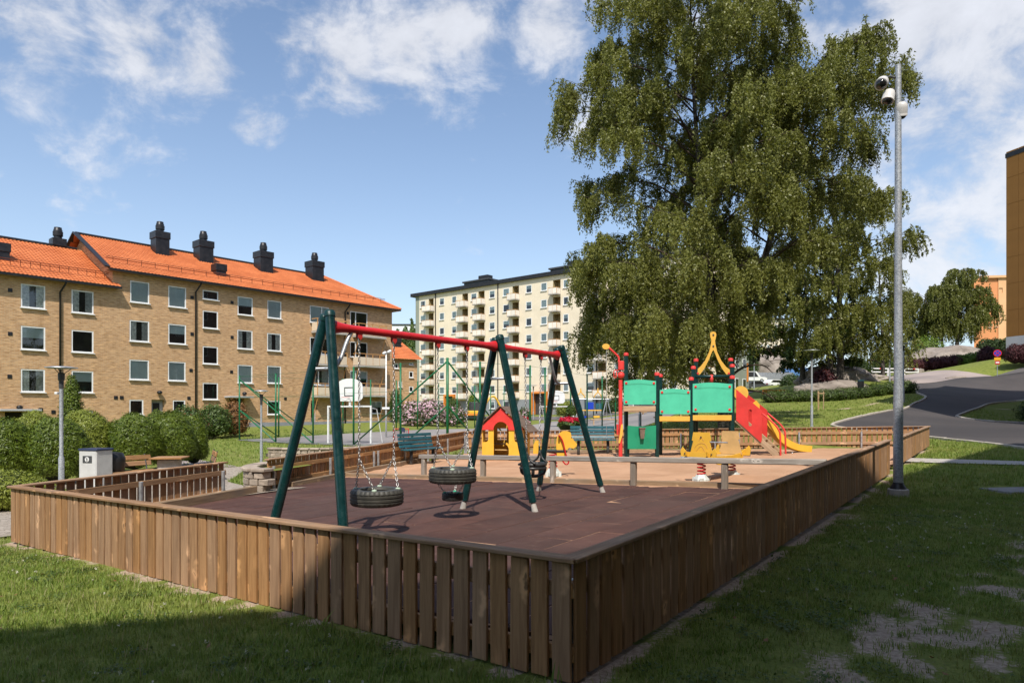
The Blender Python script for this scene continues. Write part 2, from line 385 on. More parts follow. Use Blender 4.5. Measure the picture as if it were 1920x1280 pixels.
def brickmat(name, c1, c2, mortar, w=.27, h=.085, ms=.012):
    t = NT(name); cm = t.n('ShaderNodeSeparateXYZ'); t.L.new(t.tc.outputs['Object'], cm.inputs[0])
    cb = t.n('ShaderNodeCombineXYZ'); s_ = t.math('ADD', cm.outputs[0], cm.outputs[1]); t.L.new(s_, cb.inputs[0]); t.L.new(cm.outputs[2], cb.inputs[1])
    b = t.n('ShaderNodeTexBrick'); t.L.new(cb.outputs[0], b.inputs['Vector']); b.inputs['Scale'].default_value = 1
    b.inputs['Brick Width'].default_value = w; b.inputs['Row Height'].default_value = h; b.inputs['Mortar Size'].default_value = ms
    b.inputs['Mortar Smooth'].default_value = .2; b.inputs['Bias'].default_value = -.1
    t.set(b.inputs['Color1'], c1); t.set(b.inputs['Color2'], c2); t.set(b.inputs['Mortar'], mortar)
    n = t.noise(.35, 5, .6); st = t.noise(1, 5, .62, 0, vec=t.vec(scale=(1.5, 1.5, 9)))
    st2 = t.noise(1, 3, .5, 0, vec=t.vec(scale=(2.6, 2.6, 13), loc=(5, 3, 9)))
    c = t.mix(t.ramp(n, .3, .75, 0, .28), b.outputs['Color'], sc(c1, .75))
    c = t.mix(t.ramp(st, .48, .68, 0, .7), c, sc(c2, 1.22)); c = t.mix(t.ramp(st2, .50, .68, 0, .7), c, sc(c1, .6))
    t.bump(b.outputs['Fac'], -.35, .012)
    return t.out(c, .85, 0, .25)
M['brick'] = brickmat('yellow_brick', (.45, .25, .112), (.61, .38, .195), (.52, .39, .27))
M['redbrick'] = brickmat('red_brick', (.20, .075, .042), (.25, .10, .055), (.24, .18, .14))
M['plinth'] = pmat('grey_plinth_render', (.25, .26, .28), .85, 0, .1, 1.5, .1, 20, dirt=.15)

def rendermat(name, col, grid=0):
    t = NT(name); n = t.noise(.5, 5, .6); c = t.mix(t.ramp(n, .3, .75), sc(col, .93), sc(col, 1.05))
    st = t.noise(1, 4, .55, 0, vec=t.vec(scale=(2.2, 2.2, .18))); c = t.mix(t.ramp(st, .52, .8, 0, .14), c, sc(col, .7))
    if grid:
        sp = t.n('ShaderNodeSeparateXYZ'); t.L.new(t.tc.outputs['Object'], sp.inputs[0])
        fx = t.math('FRACT', t.math('DIVIDE', sp.outputs[0], grid)); c = t.mix(t.ramp(fx, .0, .03, .35, 0), c, sc(col, .62))
    return t.out(c, .85, 0, .25)
M['beige'] = rendermat('cream_render', (.76, .66, .50), 1.2)
M['olive'] = rendermat('grey_green_render', (.29, .31, .25))
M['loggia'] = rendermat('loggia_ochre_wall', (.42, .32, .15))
M['orangewall'] = rendermat('orange_render', (.66, .28, .12))
M['greyrender'] = rendermat('grey_brown_render', (.36, .30, .25))
M['peach'] = rendermat('peach_render', (.72, .42, .22))
M['copper'] = rendermat('brown_cladding_panel', (.25, .12, .032), 1.4)
M['greypanel'] = rendermat('pale_grey_cladding', (.42, .43, .45), 2.0)
M['container'] = pmat('grey_container', (.27, .28, .30), .6, .1, .08, 2)

def roofmat():
    t = NT('orange_roof_tile'); n = t.noise(.6, 4, .6); n2 = t.noise(7, 2, .5)
    c = t.mix(t.ramp(n, .3, .7), (.50, .142, .042), (.64, .205, .068)); c = t.mix(t.ramp(n2, .35, .75, 0, .45), c, (.40, .10, .035)); n3 = t.noise(2.2, 5, .7, vec=t.vec(loc=(3, 8, 2))); c = t.mix(t.ramp(n3, .55, .78, 0, .4), c, (.34, .11, .05))
    return t.out(c, .62, 0, .35)
M['roof'] = roofmat()

def groundmat():
    t = NT('grass_ground'); sp = t.tc.outputs['Object']
    a = t.n('ShaderNodeAttribute'); a.attribute_name = 'soil'
    n1 = t.noise(.25, 4, .6, vec=sp); n2 = t.noise(3.5, 5, .65, vec=sp); n3 = t.noise(24, 4, .7, vec=sp); n4 = t.noise(60, 3, .7, vec=sp)
    g = t.mix(t.ramp(n2, .3, .7), (.14, .18, .032), (.24, .26, .06)); g = t.mix(t.ramp(n1, .42, .7, 0, .45), g, (.21, .205, .07))
    g = t.mix(t.ramp(n3, .45, .75, 0, .6), g, (.05, .08, .016)); g = t.mix(t.ramp(n4, .58, .75, 0, .45), g, (.25, .235, .09))
    s = t.mix(t.ramp(n3, .3, .7), (.34, .25, .18), (.54, .42, .31)); s = t.mix(t.ramp(n4, .55, .8, 0, .5), s, (.15, .115, .08))
    f = t.ramp(t.math('ADD', a.outputs['Fac'], t.math('MULTIPLY', t.math('SUBTRACT', n3, .5), .8)), .38, .62)
    c = t.mix(f, g, s); t.bump(t.math('ADD', n3, t.math('MULTIPLY', n4, .5)), .7, .03)
    return t.out(c, .95, 0, .15)
M['ground'] = groundmat()

def leafmat(name, c1, c2, trans=.35, rough=.5, big=.5):
    t = NT(name); geo = t.n('ShaderNodeNewGeometry'); r = geo.outputs['Random Per Island']
    n = t.noise(big, 3, .6); c = t.mix(r, c1, c2); c = t.mix(t.ramp(n, .35, .7, 0, .4), c, sc(c2, 1.25))
    t.set(t.b.inputs['Base Color'], c); t.b.inputs['Roughness'].default_value = rough; t.b.inputs['Specular IOR Level'].default_value = .35
    tl = t.n('ShaderNodeBsdfTranslucent'); t.L.new(t.mix(1.0, c, (1.0, 1.05, .5, 1), 'MULTIPLY'), tl.inputs[0])
    mx = t.n('ShaderNodeMixShader'); mx.inputs[0].default_value = trans
    t.L.new(t.b.outputs[0], mx.inputs[1]); t.L.new(tl.outputs[0], mx.inputs[2]); t.L.new(mx.outputs[0], t.N['Material Output'].inputs[0]); return t.m
def blademat():
    t = NT('grass_blade'); geo = t.n('ShaderNodeNewGeometry'); r = geo.outputs['Random Per Island']
    c = t.mix(r, (.13, .215, .026), (.31, .38, .075)); n = t.noise(1.1, 4, .6); n2 = t.noise(4.5, 3, .6)
    c = t.mix(t.ramp(n, .42, .7, 0, .6), c, (.38, .36, .11)); c = t.mix(t.ramp(n2, .46, .7, 0, .5), c, (.095, .185, .025))
    c = t.mix(t.ramp(r, .93, .95), c, (.36, .31, .15))
    t.set(t.b.inputs['Base Color'], c); t.b.inputs['Roughness'].default_value = .5; t.b.inputs['Specular IOR Level'].default_value = .3
    tl = t.n('ShaderNodeBsdfTranslucent'); t.L.new(c, tl.inputs[0]); mx = t.n('ShaderNodeMixShader'); mx.inputs[0].default_value = .35
    t.L.new(t.b.outputs[0], mx.inputs[1]); t.L.new(tl.outputs[0], mx.inputs[2]); t.L.new(mx.outputs[0], t.N['Material Output'].inputs[0]); return t.m
M['blade'] = blademat()
M['straw'] = leafmat('dry_grass_stem', (.30, .25, .12), (.42, .36, .2), .3)
M['birch'] = leafmat('birch_leaf', (.115, .128, .025), (.24, .245, .065), .38, .42, .35)
M['birch2'] = leafmat('birch_leaf_far', (.10, .115, .022), (.19, .20, .05), .32, .4, .3)
M['maple'] = leafmat('dark_maple_leaf', (.028, .052, .012), (.06, .095, .022), .25, .4, .3)
M['yew'] = leafmat('yew_leaf', (.045, .085, .007), (.15, .195, .02), .22, .45, 1.0)
M['yewlight'] = leafmat('light_shrub_leaf', (.14, .18, .02), (.26, .29, .045), .25, .45, 1.0)
M['shrub'] = leafmat('garden_shrub_leaf', (.04, .085, .018), (.10, .14, .03), .25, .45, .8)
M['redleaf'] = leafmat('copper_shrub_leaf', (.16, .075, .03), (.28, .14, .05), .25, .5, .8)
M['maroon'] = leafmat('maroon_hedge_leaf', (.045, .011, .014), (.10, .026, .028), .2, .5, .6)
M['lime'] = leafmat('lime_hedge_leaf', (.10, .17, .015), (.17, .25, .03), .25, .45, .6)
M['pink'] = leafmat('rhododendron_flower', (.55, .32, .42), (.72, .52, .58), .3, .6, 1)
M['redflower'] = leafmat('red_flower', (.45, .01, .03), (.62, .02, .06), .25, .5, 1)
M['whiteflower'] = leafmat('clover_flower', (.5, .5, .4), (.65, .62, .5), .2, .6, 1)

def barkmat():
    t = NT('birch_bark'); v = t.vec(scale=(1, 1, 4)); n = t.noise(6, 6, .7, .5, vec=v); n2 = t.noise(1.1, 3, .6)
    c = t.mix(t.ramp(n, .42, .62), (.035, .028, .022), (.20, .175, .15)); c = t.mix(t.ramp(n2, .4, .7, 0, .7), c, (.05, .036, .027))
    t.bump(n, .6, .03); return t.out(c, .85, 0, .2)
M['bark'] = barkmat()
M['twig'] = pmat('twig_bark', (.055, .036, .024), .8)

def rubbermat():
    t = NT('rubber_tile'); n = t.noise(1.1, 5, .65, vec=t.vec(rnd=9)); n2 = t.noise(60, 3, .7); n3 = t.noise(6, 6, .7, .4, vec=t.vec(loc=(2, 5, 1), rnd=3))
    c = t.mix(t.ramp(n, .3, .72), (.066, .032, .026), (.112, .053, .041)); c = t.mix(t.ramp(n2, .5, .8, 0, .5), c, (.055, .028, .024))
    c = t.mix(t.ramp(n3, .52, .78, 0, .55), c, (.19, .125, .095)); n5 = t.noise(.33, 4, .6, vec=t.vec(loc=(7, 1, 3), src=t.n('ShaderNodeNewGeometry').outputs['Position'])); c = t.mix(t.ramp(n5, .4, .7, 0, .45), c, (.075, .05, .043))
    h = t.n('ShaderNodeHueSaturation'); t.L.new(c, h.inputs['Color']); t.L.new(t.ramp(t.oi.outputs['Random'], 0, 1, .92, 1.08), h.inputs['Value'])
    t.bump(n2, .5, .006); return t.out(h.outputs[0], .88, 0, .25)
M['rubber'] = rubbermat()
def sandmat():
    t = NT('play_sand'); n = t.noise(.9, 4, .6); n2 = t.noise(14, 5, .7); n3 = t.noise(120, 3, .7)
    c = t.mix(t.ramp(n, .3, .7), (.46, .265, .155), (.56, .335, .205)); c = t.mix(t.ramp(n2, .55, .8, 0, .35), c, (.42, .225, .13)); c = t.mix(t.ramp(n3, .5, .8, 0, .25), c, (.33, .18, .10))
    t.bump(t.math('ADD', n2, t.math('MULTIPLY', n3, .4)), .7, .03); return t.out(c, .95, 0, .15)
M['sand'] = sandmat()
def asphaltmat(name, k=1.0, tint=(1, 1, 1)):
    t = NT(name); n = t.noise(.12, 4, .6, .4); n2 = t.noise(2.0, 5, .65); n3 = t.noise(90, 2, .6)
    c = t.mix(t.ramp(n, .3, .7), (.040 * k * tint[0], .039 * k * tint[1], .041 * k * tint[2]), (.066 * k * tint[0], .062 * k * tint[1], .061 * k * tint[2]))
    c = t.mix(t.ramp(n2, .55, .8, 0, .3), c, (.085 * k * tint[0], .079 * k * tint[1], .075 * k * tint[2])); t.bump(n3, .3, .004)
    return t.out(c, .8, 0, .3)
M['asphalt'] = asphaltmat('road_asphalt', 1.25, (1.05, .98, .95)); M['asphalt2'] = asphaltmat('worn_asphalt', 2.6, (1.05, 1, .95)); M['court'] = asphaltmat('court_surface', 4.6, (1.0, .97, .92))
M['pinkpath'] = asphaltmat('pink_gravel_plaza', 5.2, (1.15, 1.0, .9))
M['kerb'] = pmat('granite_kerb', (.46, .41, .35), .85, 0, .15, 3, .2, 30, dirt=.3)
def cobblemat():
    t = NT('cobble_path'); vo = t.n('ShaderNodeTexVoronoi'); vo.inputs['Scale'].default_value = 9; vo.feature = 'DISTANCE_TO_EDGE'; t.L.new(t.tc.outputs['Object'], vo.inputs['Vector'])
    n = t.noise(6, 4, .6); c = t.mix(t.ramp(n, .3, .7), (.30, .25, .20), (.44, .38, .31)); c = t.mix(t.ramp(vo.outputs['Distance'], 0, .06, .8, 0), c, (.14, .11, .085))
    t.bump(t.ramp(vo.outputs['Distance'], 0, .12), .5, .02); return t.out(c, .9, 0, .2)
M['cobble'] = cobblemat()
M['stone'] = pmat('wall_stone', (.34, .275, .215), .9, 0, .22, 5, .7, 22, rnd=.25, dirt=.35)
M['slab'] = pmat('paving_slab', (.25, .24, .23), .85, 0, .12, 4, .25, 60, rnd=.15, dirt=.2)
def rockmat():
    t = NT('granite_outcrop'); n = t.noise(.35, 6, .65, .3); n2 = t.noise(2.2, 6, .7); n3 = t.noise(.9, 5, .6, .5, vec=t.vec(scale=(1, 1, 3)))
    c = t.mix(t.ramp(n, .3, .7), (.21, .175, .15), (.38, .325, .275)); c = t.mix(t.ramp(n2, .5, .75, 0, .5), c, (.14, .115, .095)); c = t.mix(t.ramp(n3, .58, .7, 0, .7), c, (.095, .08, .068))
    t.bump(n2, .9, .12); return t.out(c, .9, 0, .2)
M['rock'] = rockmat()
def tyremat():
    t = NT('tyre_rubber'); n = t.noise(7, 4, .6); c = t.mix(t.ramp(n, .3, .7), (.034, .033, .027), (.062, .058, .047))
    t.bump(t.noise(80, 2, .5), .1, .003); return t.out(c, .55, 0, .4)
M['tyre'] = tyremat()
# ================================================================ the ground
C0 = Vector((.357, 3.977)); CL = Vector((-6.51, 8.88)); CB = Vector((-1.78, 25.3)); CR = Vector((13.5, 22.1))   # corners of the play yard
DA = (CR - C0).normalized(); DB = (CL - C0).normalized()
def zin(x, y): return .244 + .0277 * x - .0074 * y          # floor of the play yard
def in_poly(x, y, P):
    c = np.zeros(np.shape(x), bool); n = len(P)
    for i in range(n):
        (x1, y1), (x2, y2) = P[i], P[(i + 1) % n]
        c ^= ((y1 > y) != (y2 > y)) & (x < (x2 - x1) * (y - y1) / ((y2 - y1) + 1e-12) + x1)
    return c
def seg_dist(x, y, a, b):
    ax, ay = a; bx, by = b; dx, dy = bx - ax, by - ay; t = np.clip(((x - ax) * dx + (y - ay) * dy) / (dx * dx + dy * dy), 0, 1)
    return np.hypot(x - ax - t * dx, y - ay - t * dy)
YARD = [tuple(C0), tuple(CL), tuple(CB), tuple(CR)]
CP = np.array([
    (0, 0, .0), (.36, 3.98, 0), (-6.5, 8.9, -.12), (-3, 6.3, -.05), (8.1, 14.7, .22), (13.5, 22.1, .46), (6.77, 12, .1), (4, 8.5, .06), (4, 2, .0), (9, 5, .05),
    (-4, 1, -.05), (-10, 4, -.2), (-12, 9, -.3), (15.4, 20.5, .43), (16.1, 24.5, .47), (16.5, 27, .5), (14.6, 30.5, .82), (15, 32, .92), (22.2, 40, 1.6), (26.5, 45, 2.05),
    (29.7, 49, 2.55), (31.4, 52, 2.9), (35.4, 60, 3.7), (36.7, 64, 4.15), (43.3, 68, 4.6), (50.8, 72, 5.2), (45.8, 62, 3.6), (33.9, 48, 2.1), (30.1, 44, 1.75), (25.9, 39.5, 1.25),
    (24.6, 36.5, 1.05), (24.7, 34, .95), (24.2, 31, .85), (20, 24, .55), (42, 78, 5.2), (47, 85, 5.7), (60, 95, 7.2), (54, 75, 7.2), (62, 75, 7.4), (47, 68, 5.0), (53, 66, 5.6), (75, 90, 8),
    (10, 30, .72), (9.3, 26.5, .6), (4, 26.5, .15), (1, 27, .03), (-1.8, 27, -.02), (14, 32, .9), (21.6, 45, 1.67), (20.7, 54, 2.36), (25.9, 54, 2.5), (30.4, 54, 2.95), (28.7, 60, 4.2), (24, 61, 2.9), (25.4, 66, 3.1), (29, 80, 4.1), (36, 84, 5.0), (38, 105, 4.6), (43, 118, 5.2), (50, 130, 6.0), (44, 128, 5.6), (18, 60, 2.5), (15, 46, 1.5), (11, 40, 1.1), (31.5, 67, 4.7), (22, 72, 3.1), (32, 90, 4.7),
    (-17, 60.7, .4), (-26.9, 49.2, .2), (-31, 44, .1), (-36, 39, .0), (-12, 66, .5), (-10, 20, -.4), (-14, 25, -.42), (-8, 13, -.3), (-5.4, 13, -.02), (-4.6, 15, -.05), (-17, 42.7, -.25),
    (-2.84, 30, -.12), (-8, 35, -.18), (-10, 45, -.2), (6, 47, -.1), (4, 65, -.05), (-5, 56, -.1), (-15.6, 45.5, -.2), (-22, 32, -.35), (-20, 15, -.4),
    (-15, 128, 1.0), (5, 112, 1.0), (20, 100, 1.6), (0, 90, .5), (-30, 90, 1), (-60, 60, 0), (-60, 20, -.5), (-40, 130, 2), (60, 140, 9), (100, 100, 9), (90, 50, 6), (60, 40, 3), (40, 15, .8), (40, -20, 0), (0, -25, 0), (-40, -20, -.4),
    (-200, 200, 3), (0, 260, 5), (200, 200, 9), (200, 0, 5), (-200, 0, 0), (0, -150, 0), (150, -120, 1), (-150, -120, 0)])
def _phi(r2): return np.where(r2 > 1e-9, .5 * r2 * np.log(r2 + 1e-12), 0)
_n = len(CP); _d = ((CP[:, None, :2] - CP[None, :, :2]) ** 2).sum(-1); _K = _phi(_d) + np.eye(_n) * .6
_P = np.c_[np.ones(_n), CP[:, :2]]; _A = np.block([[_K, _P], [_P.T, np.zeros((3, 3))]]); _w = np.linalg.solve(_A, np.r_[CP[:, 2], np.zeros(3)])
def terr(x, y):
    x = np.asarray(x, float); y = np.asarray(y, float); sh = x.shape; X = np.c_[x.ravel(), y.ravel()]; out = np.empty(len(X))
    for i in range(0, len(X), 4000):
        q = X[i:i + 4000]; out[i:i + 4000] = _phi(((q[:, None] - CP[None, :, :2]) ** 2).sum(-1)) @ _w[:_n] + _w[_n] + q @ _w[_n + 1:]
    return out.reshape(sh)
def tz(x, y): return float(terr(np.array([x]), np.array([y]))[0])

_tab = rng.random((256, 256))
def vnoise(x, y):
    xi = np.floor(x).astype(int); yi = np.floor(y).astype(int); fx = x - xi; fy = y - yi; fx = fx * fx * (3 - 2 * fx); fy = fy * fy * (3 - 2 * fy)
    g = lambda a, b: _tab[a % 256, b % 256]
    return (g(xi, yi) * (1 - fx) + g(xi + 1, yi) * fx) * (1 - fy) + (g(xi, yi + 1) * (1 - fx) + g(xi + 1, yi + 1) * fx) * fy
def fbm(x, y, o=4):
    s = 0; a = .5
    for k in range(o): s = s + a * vnoise(x * 2 ** k + 17.3 * k, y * 2 ** k + 5.1 * k); a *= .5
    return s / (1 - .5 ** o)
def soil(x, y):
    """bare trodden earth: a worn track at the right foot of the picture and the strip under the fence boards"""
    x = np.asarray(x, float); y = np.asarray(y, float)
    trk = np.minimum(np.minimum(seg_dist(x, y, (1.3, 3.2), (2.1, 4.0)), seg_dist(x, y, (2.1, 4.0), (3.3, 5.1))), seg_dist(x, y, (3.3, 5.1), (6.6, 7.9)))
    nz = fbm(x * 1.6 + 3, y * 1.6 + 9); nf = fbm(x * 5 + 1, y * 5 + 4)
    s = np.clip(1.35 - trk / .62, 0, 1) * np.clip((nz * .4 + nf * .6 - .44) * 6.5, 0, 1.15)
    d = np.minimum(seg_dist(x, y, C0, CL), seg_dist(x, y, C0, CR))
    s = np.maximum(s, np.clip(1.3 - (d + (nz - .5) * .22 + (nf - .5) * .16) / .125, 0, 1))
    s = np.maximum(s, np.clip((fbm(x * .9 + 40, y * .9 + 11) - .66) * 4, 0, .6))
    s = np.maximum(s, np.clip(1.1 - seg_dist(x, y, (9.5, 38.5), (26, 47.5)) / .35, 0, 1) * .95)      # trodden path over the lawn
    return np.clip(s, 0, 1)

def axis(segs):
    a = []
    for lo, hi, st in segs: a += list(np.arange(lo, hi, st))
    return np.array(a)
def grow(start, end, st, k=1.25):
    a = []; x = start
    while abs(x - start) < abs(end - start): a.append(x); x += st; st *= k
    a.append(end); return a
gx = np.array(sorted(set(grow(-30, -1600, -2) + list(np.arange(-30, -9, 1.0)) + list(np.arange(-9, 9, .25)) + list(np.arange(9, 62, 1.0)) + grow(62, 1600, 2))))
gy = np.array(sorted(set(grow(-6, -900, -2) + list(np.arange(-6, 1.5, .8)) + list(np.arange(1.5, 12, .25)) + list(np.arange(12, 80, .9)) + grow(80, 2200, 2))))
GX, GY = np.meshgrid(gx, gy); rr = np.hypot(GX, GY - 40); GZ = terr(np.clip(GX, -220, 220), np.clip(GY, -160, 280))
ins = in_poly(GX, GY, YARD)
for i in range(4):
    a, b = YARD[i], YARD[(i + 1) % 4]; ins &= seg_dist(GX, GY, a, b) > .25
GZ = np.where(ins, np.minimum(GZ, np.vectorize(zin)(GX, GY) - .18), GZ)
near = (np.abs(GX) < 30) & (GY < 45); GZ = GZ + np.where(near & ~ins, (fbm(GX * .8, GY * .8) - .5) * .05, 0)
ny, nx = GX.shape; idx = np.arange(ny * nx).reshape(ny, nx)
FQ = np.stack([idx[:-1, :-1], idx[:-1, 1:], idx[1:, 1:], idx[1:, :-1]], -1).reshape(-1, 4)
me = npmesh('ground', np.c_[GX.ravel(), GY.ravel(), GZ.ravel()], FQ, M['ground'], 4, True)
at_ = me.attributes.new('soil', 'FLOAT', 'POINT'); sv = np.where(np.hypot(GX, GY) < 90, soil(GX, GY), 0); at_.data.foreach_set('value', sv.ravel().astype(np.float32))
tag(link('ground', me), kind='structure')

def drape(name, poly, mat, off=.03, levels=4, zf=None):
    """a sheet laid over the ground, following its shape"""
    bm = bmesh.new(); vs = [bm.verts.new((p[0], p[1], 0)) for p in poly]; bm.faces.new(vs)
    bmesh.ops.triangulate(bm, faces=bm.faces[:])
    for k in range(levels):
        es = [e for e in bm.edges if e.calc_length() > .9]
        if not es: break
        bmesh.ops.subdivide_edges(bm, edges=es, cuts=1, use_grid_fill=True); bmesh.ops.triangulate(bm, faces=bm.faces[:])
    co = np.array([v.co[:] for v in bm.verts]); z = terr(co[:, 0], co[:, 1]) if zf is None else zf(co[:, 0], co[:, 1])
    for v, zz in zip(bm.verts, z): v.co.z = zz + off
    bmesh.ops.recalc_face_normals(bm, faces=bm.faces[:])
    if sum(f.normal.z for f in bm.faces) < 0: bmesh.ops.reverse_faces(bm, faces=bm.faces[:])
    me = bpy.data.meshes.new(name); bm.to_mesh(me); bm.free(); me.materials.append(mat)
    return tag(link(name, me), kind='structure')
def smoothline(P, n=6):
    P = [Vector(p) for p in P]; out = []
    for i in range(len(P) - 1):
        p0, p1, p2, p3 = P[max(i - 1, 0)], P[i], P[i + 1], P[min(i + 2, len(P) - 1)]
        for k in range(n):
            t = k / n; out.append(.5 * ((2 * p1) + (p2 - p0) * t + (2 * p0 - 5 * p1 + 4 * p2 - p3) * t * t + (3 * p1 - p0 - 3 * p2 + p3) * t ** 3))
    out.append(P[-1]); return out
def kerb(P, parent, w=.14, h=.10, seglen=1.0, smooth=True):
    """granite kerb stones one by one along a line"""
    P = smoothline(P) if smooth else [Vector(p) for p in P]; pts = [P[0]]; acc = 0
    for i in range(1, len(P)):
        a, b = P[i - 1], P[i]; d = (b - a).length
        while acc + d >= seglen:
            t = (seglen - acc) / d; a = a.lerp(b, t); pts.append(a); d = (b - a).length; acc = 0
        acc += d
    for a, b in zip(pts[:-1], pts[1:]):
        a3 = Vector((a.x, a.y, tz(a.x, a.y))); b3 = Vector((b.x, b.y, tz(b.x, b.y))); d = b3 - a3; ln = d.length - .012
        mb = MB(); Rm = Matrix((d.normalized(), Vector((-d.y, d.x, 0)).normalized(), Vector((0, 0, 1)))).transposed()
        mb.cbox((0, 0, 0), (ln, w + random.uniform(-.008, .008), .3), .018, 0, Rm)
        mb.build('kerb_stone', M['kerb'], parent, loc=(a3 + b3) / 2 + Vector((0, 0, h - .15 + random.uniform(-.008, .008))))

LEFTK = [(14.6, 30.5), (15.0, 32), (17.5, 35), (22.2, 40), (26.5, 45), (29.7, 49), (31.2, 52.5), (33.6, 57), (36.7, 64)]
NEARK = [(14.6, 30.5), (15.4, 28.6), (16.5, 27), (16.3, 24.5), (15.4, 20.5), (14.4, 14), (14, 6)]
ISLE = [(46, 58), (38, 51), (33.9, 48), (30.1, 44), (25.9, 39.7), (25.2, 38.2), (25.3, 37), (26.2, 36.0), (29, 35.2), (36, 35.5)]
road = drape('road', [tuple(p) for p in smoothline(LEFTK)] + [(43.3, 68), (50.8, 72), (54, 66), (46.5, 58.5)] + [tuple(p) for p in smoothline(ISLE)][6:] + [(40, 33), (38, 14), (20, 4), (14, 6)] + [tuple(p) for p in smoothline(NEARK)][::-1][1:-1], M['asphalt'], .025, 6)
kerb(LEFTK, road); kerb(NEARK, road); kerb(ISLE, road)
drape('plaza', [(36.7, 64), (43.3, 68), (50.8, 72.3), (50, 76), (49.3, 90), (42, 95), (41, 78), (38.5, 70)], M['pinkpath'], .045, 5)
drape('pavement', [(46.5, 58.5), (54, 66), (50.8, 72), (56, 71), (64, 60), (54, 54)], M['asphalt2'], .05, 5)
drape('paved_path', [(9.5, 17.3), (10.3, 16.7), (14.2, 15.0), (14.3, 15.9), (11.0, 17.6), (10.1, 18.1)], M['concrete'], .03, 4)
drape('cobble_path', [(-5.1, 12.6), (-4.2, 14.0), (-5.6, 15.0), (-7.5, 18.0), (-8.2, 20.5), (-9.0, 23.5), (-12.5, 22.5), (-14, 18), (-11, 14.0), (-9.8, 11.0), (-12, 8.5), (-11, 6.5), (-7.3, 9.0), (-6.6, 9.6)], M['cobble'], .03, 4)
# the ball court, two brick-coloured garden paths, the hard stand of the far playground
COURT = [(-3.0, 30.2), (-17.2, 42.6), (4.4, 74.0), (18.6, 61.6)]
drape('ball_court', COURT, M['court'], .04, 6)
drape('garden_path', [(-9.5, 23.6), (-14, 29), (-21, 36), (-22, 35.2), (-15.2, 28.2), (-10.5, 22.9)], M['pinkpath'], .035, 5)
drape('forecourt', [(5, 76), (18, 66), (26, 72), (22, 92), (-6, 112), (-12, 100)], M['asphalt2'], .04, 5)
# two grey slabs set in the lawn at the right edge
sl = thing('paving_slabs', 'two grey concrete slabs lying in the shaded grass at the right edge', 'paving', (9.35, 12.35, tz(9.35, 12.35)), R(8))
slm = MB().cbox((0, 0, 0), (.69, .69, .06), .008).mesh('slab', M['slab'])
for i, (x, y) in enumerate([(-.35, 0), (.35, .02), (1.05, .03)]): link('slab', slm, sl, (x, y, -.008))
# ================================================================ buildings
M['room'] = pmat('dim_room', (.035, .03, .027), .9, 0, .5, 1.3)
class Facade:
    """a building whose front runs from O along d; local x along the front, y into the building, z up"""
    def __init__(s, name, label, cat, O, d, zb):
        s.d = Vector((d[0], d[1])).normalized(); s.O = Vector((O[0], O[1])); s.zb = zb
        s.root = thing(name, label, cat, (O[0], O[1], zb), math.atan2(s.d.y, s.d.x)); s.n = Vector((-s.d.y, s.d.x))
    def uv(s, u, v, y=0.0):                 # pixel of the photograph -> local x, z on the front (or y metres behind it)
        r = ray(u, v); o = s.O + s.n * y; t = o.dot(s.n) / (r.x * s.n.x + r.y * s.n.y)
        P = Vector((r.x * t, r.y * t)); return (P - o).dot(s.d), EYE + r.z * t - s.zb
    def rect(s, u0, v0, u1, v1):
        x0 = s.uv(u0, (v0 + v1) / 2)[0]; x1 = s.uv(u1, (v0 + v1) / 2)[0]; um = (u0 + u1) / 2
        return (x0, s.uv(um, v1)[1], x1, s.uv(um, v0)[1])
def wall(mb, x0, x1, z0, z1, rects, y=0.0, dep=.14, mi=0, rmi=0, bmi=None):
    xs = sorted(set([x0, x1] + [min(max(q, x0), x1) for r in rects for q in (r[0], r[2])])); zs = sorted(set([z0, z1] + [min(max(q, z0), z1) for r in rects for q in (r[1], r[3])]))
    vs = []; ix = {}
    def vid(a, b):
        if (a, b) not in ix: ix[(a, b)] = len(vs); vs.append((xs[a], y, zs[b]))
        return ix[(a, b)]
    fs = []
    for a in range(len(xs) - 1):
        for b in range(len(zs) - 1):
            cx, cz = (xs[a] + xs[a + 1]) / 2, (zs[b] + zs[b + 1]) / 2
            if any(r[0] < cx < r[2] and r[1] < cz < r[3] for r in rects): continue
            fs.append((vid(a, b), vid(a + 1, b), vid(a + 1, b + 1), vid(a, b + 1)))
    mb.add(vs, fs, mi)
    for r in rects:
        X0, Z0, X1, Z1 = r[:4]; D = r[4] if len(r) > 4 else dep
        q = [(X0, y, Z0), (X1, y, Z0), (X1, y, Z1), (X0, y, Z1), (X0, y + D, Z0), (X1, y + D, Z0), (X1, y + D, Z1), (X0, y + D, Z1)]
        mb.add(q, [(0, 4, 5, 1), (1, 5, 6, 2), (2, 6, 7, 3), (3, 7, 4, 0)], rmi); mb.add(q[4:], [(0, 3, 2, 1)], rmi if (len(r) > 4 or bmi is None) else bmi)
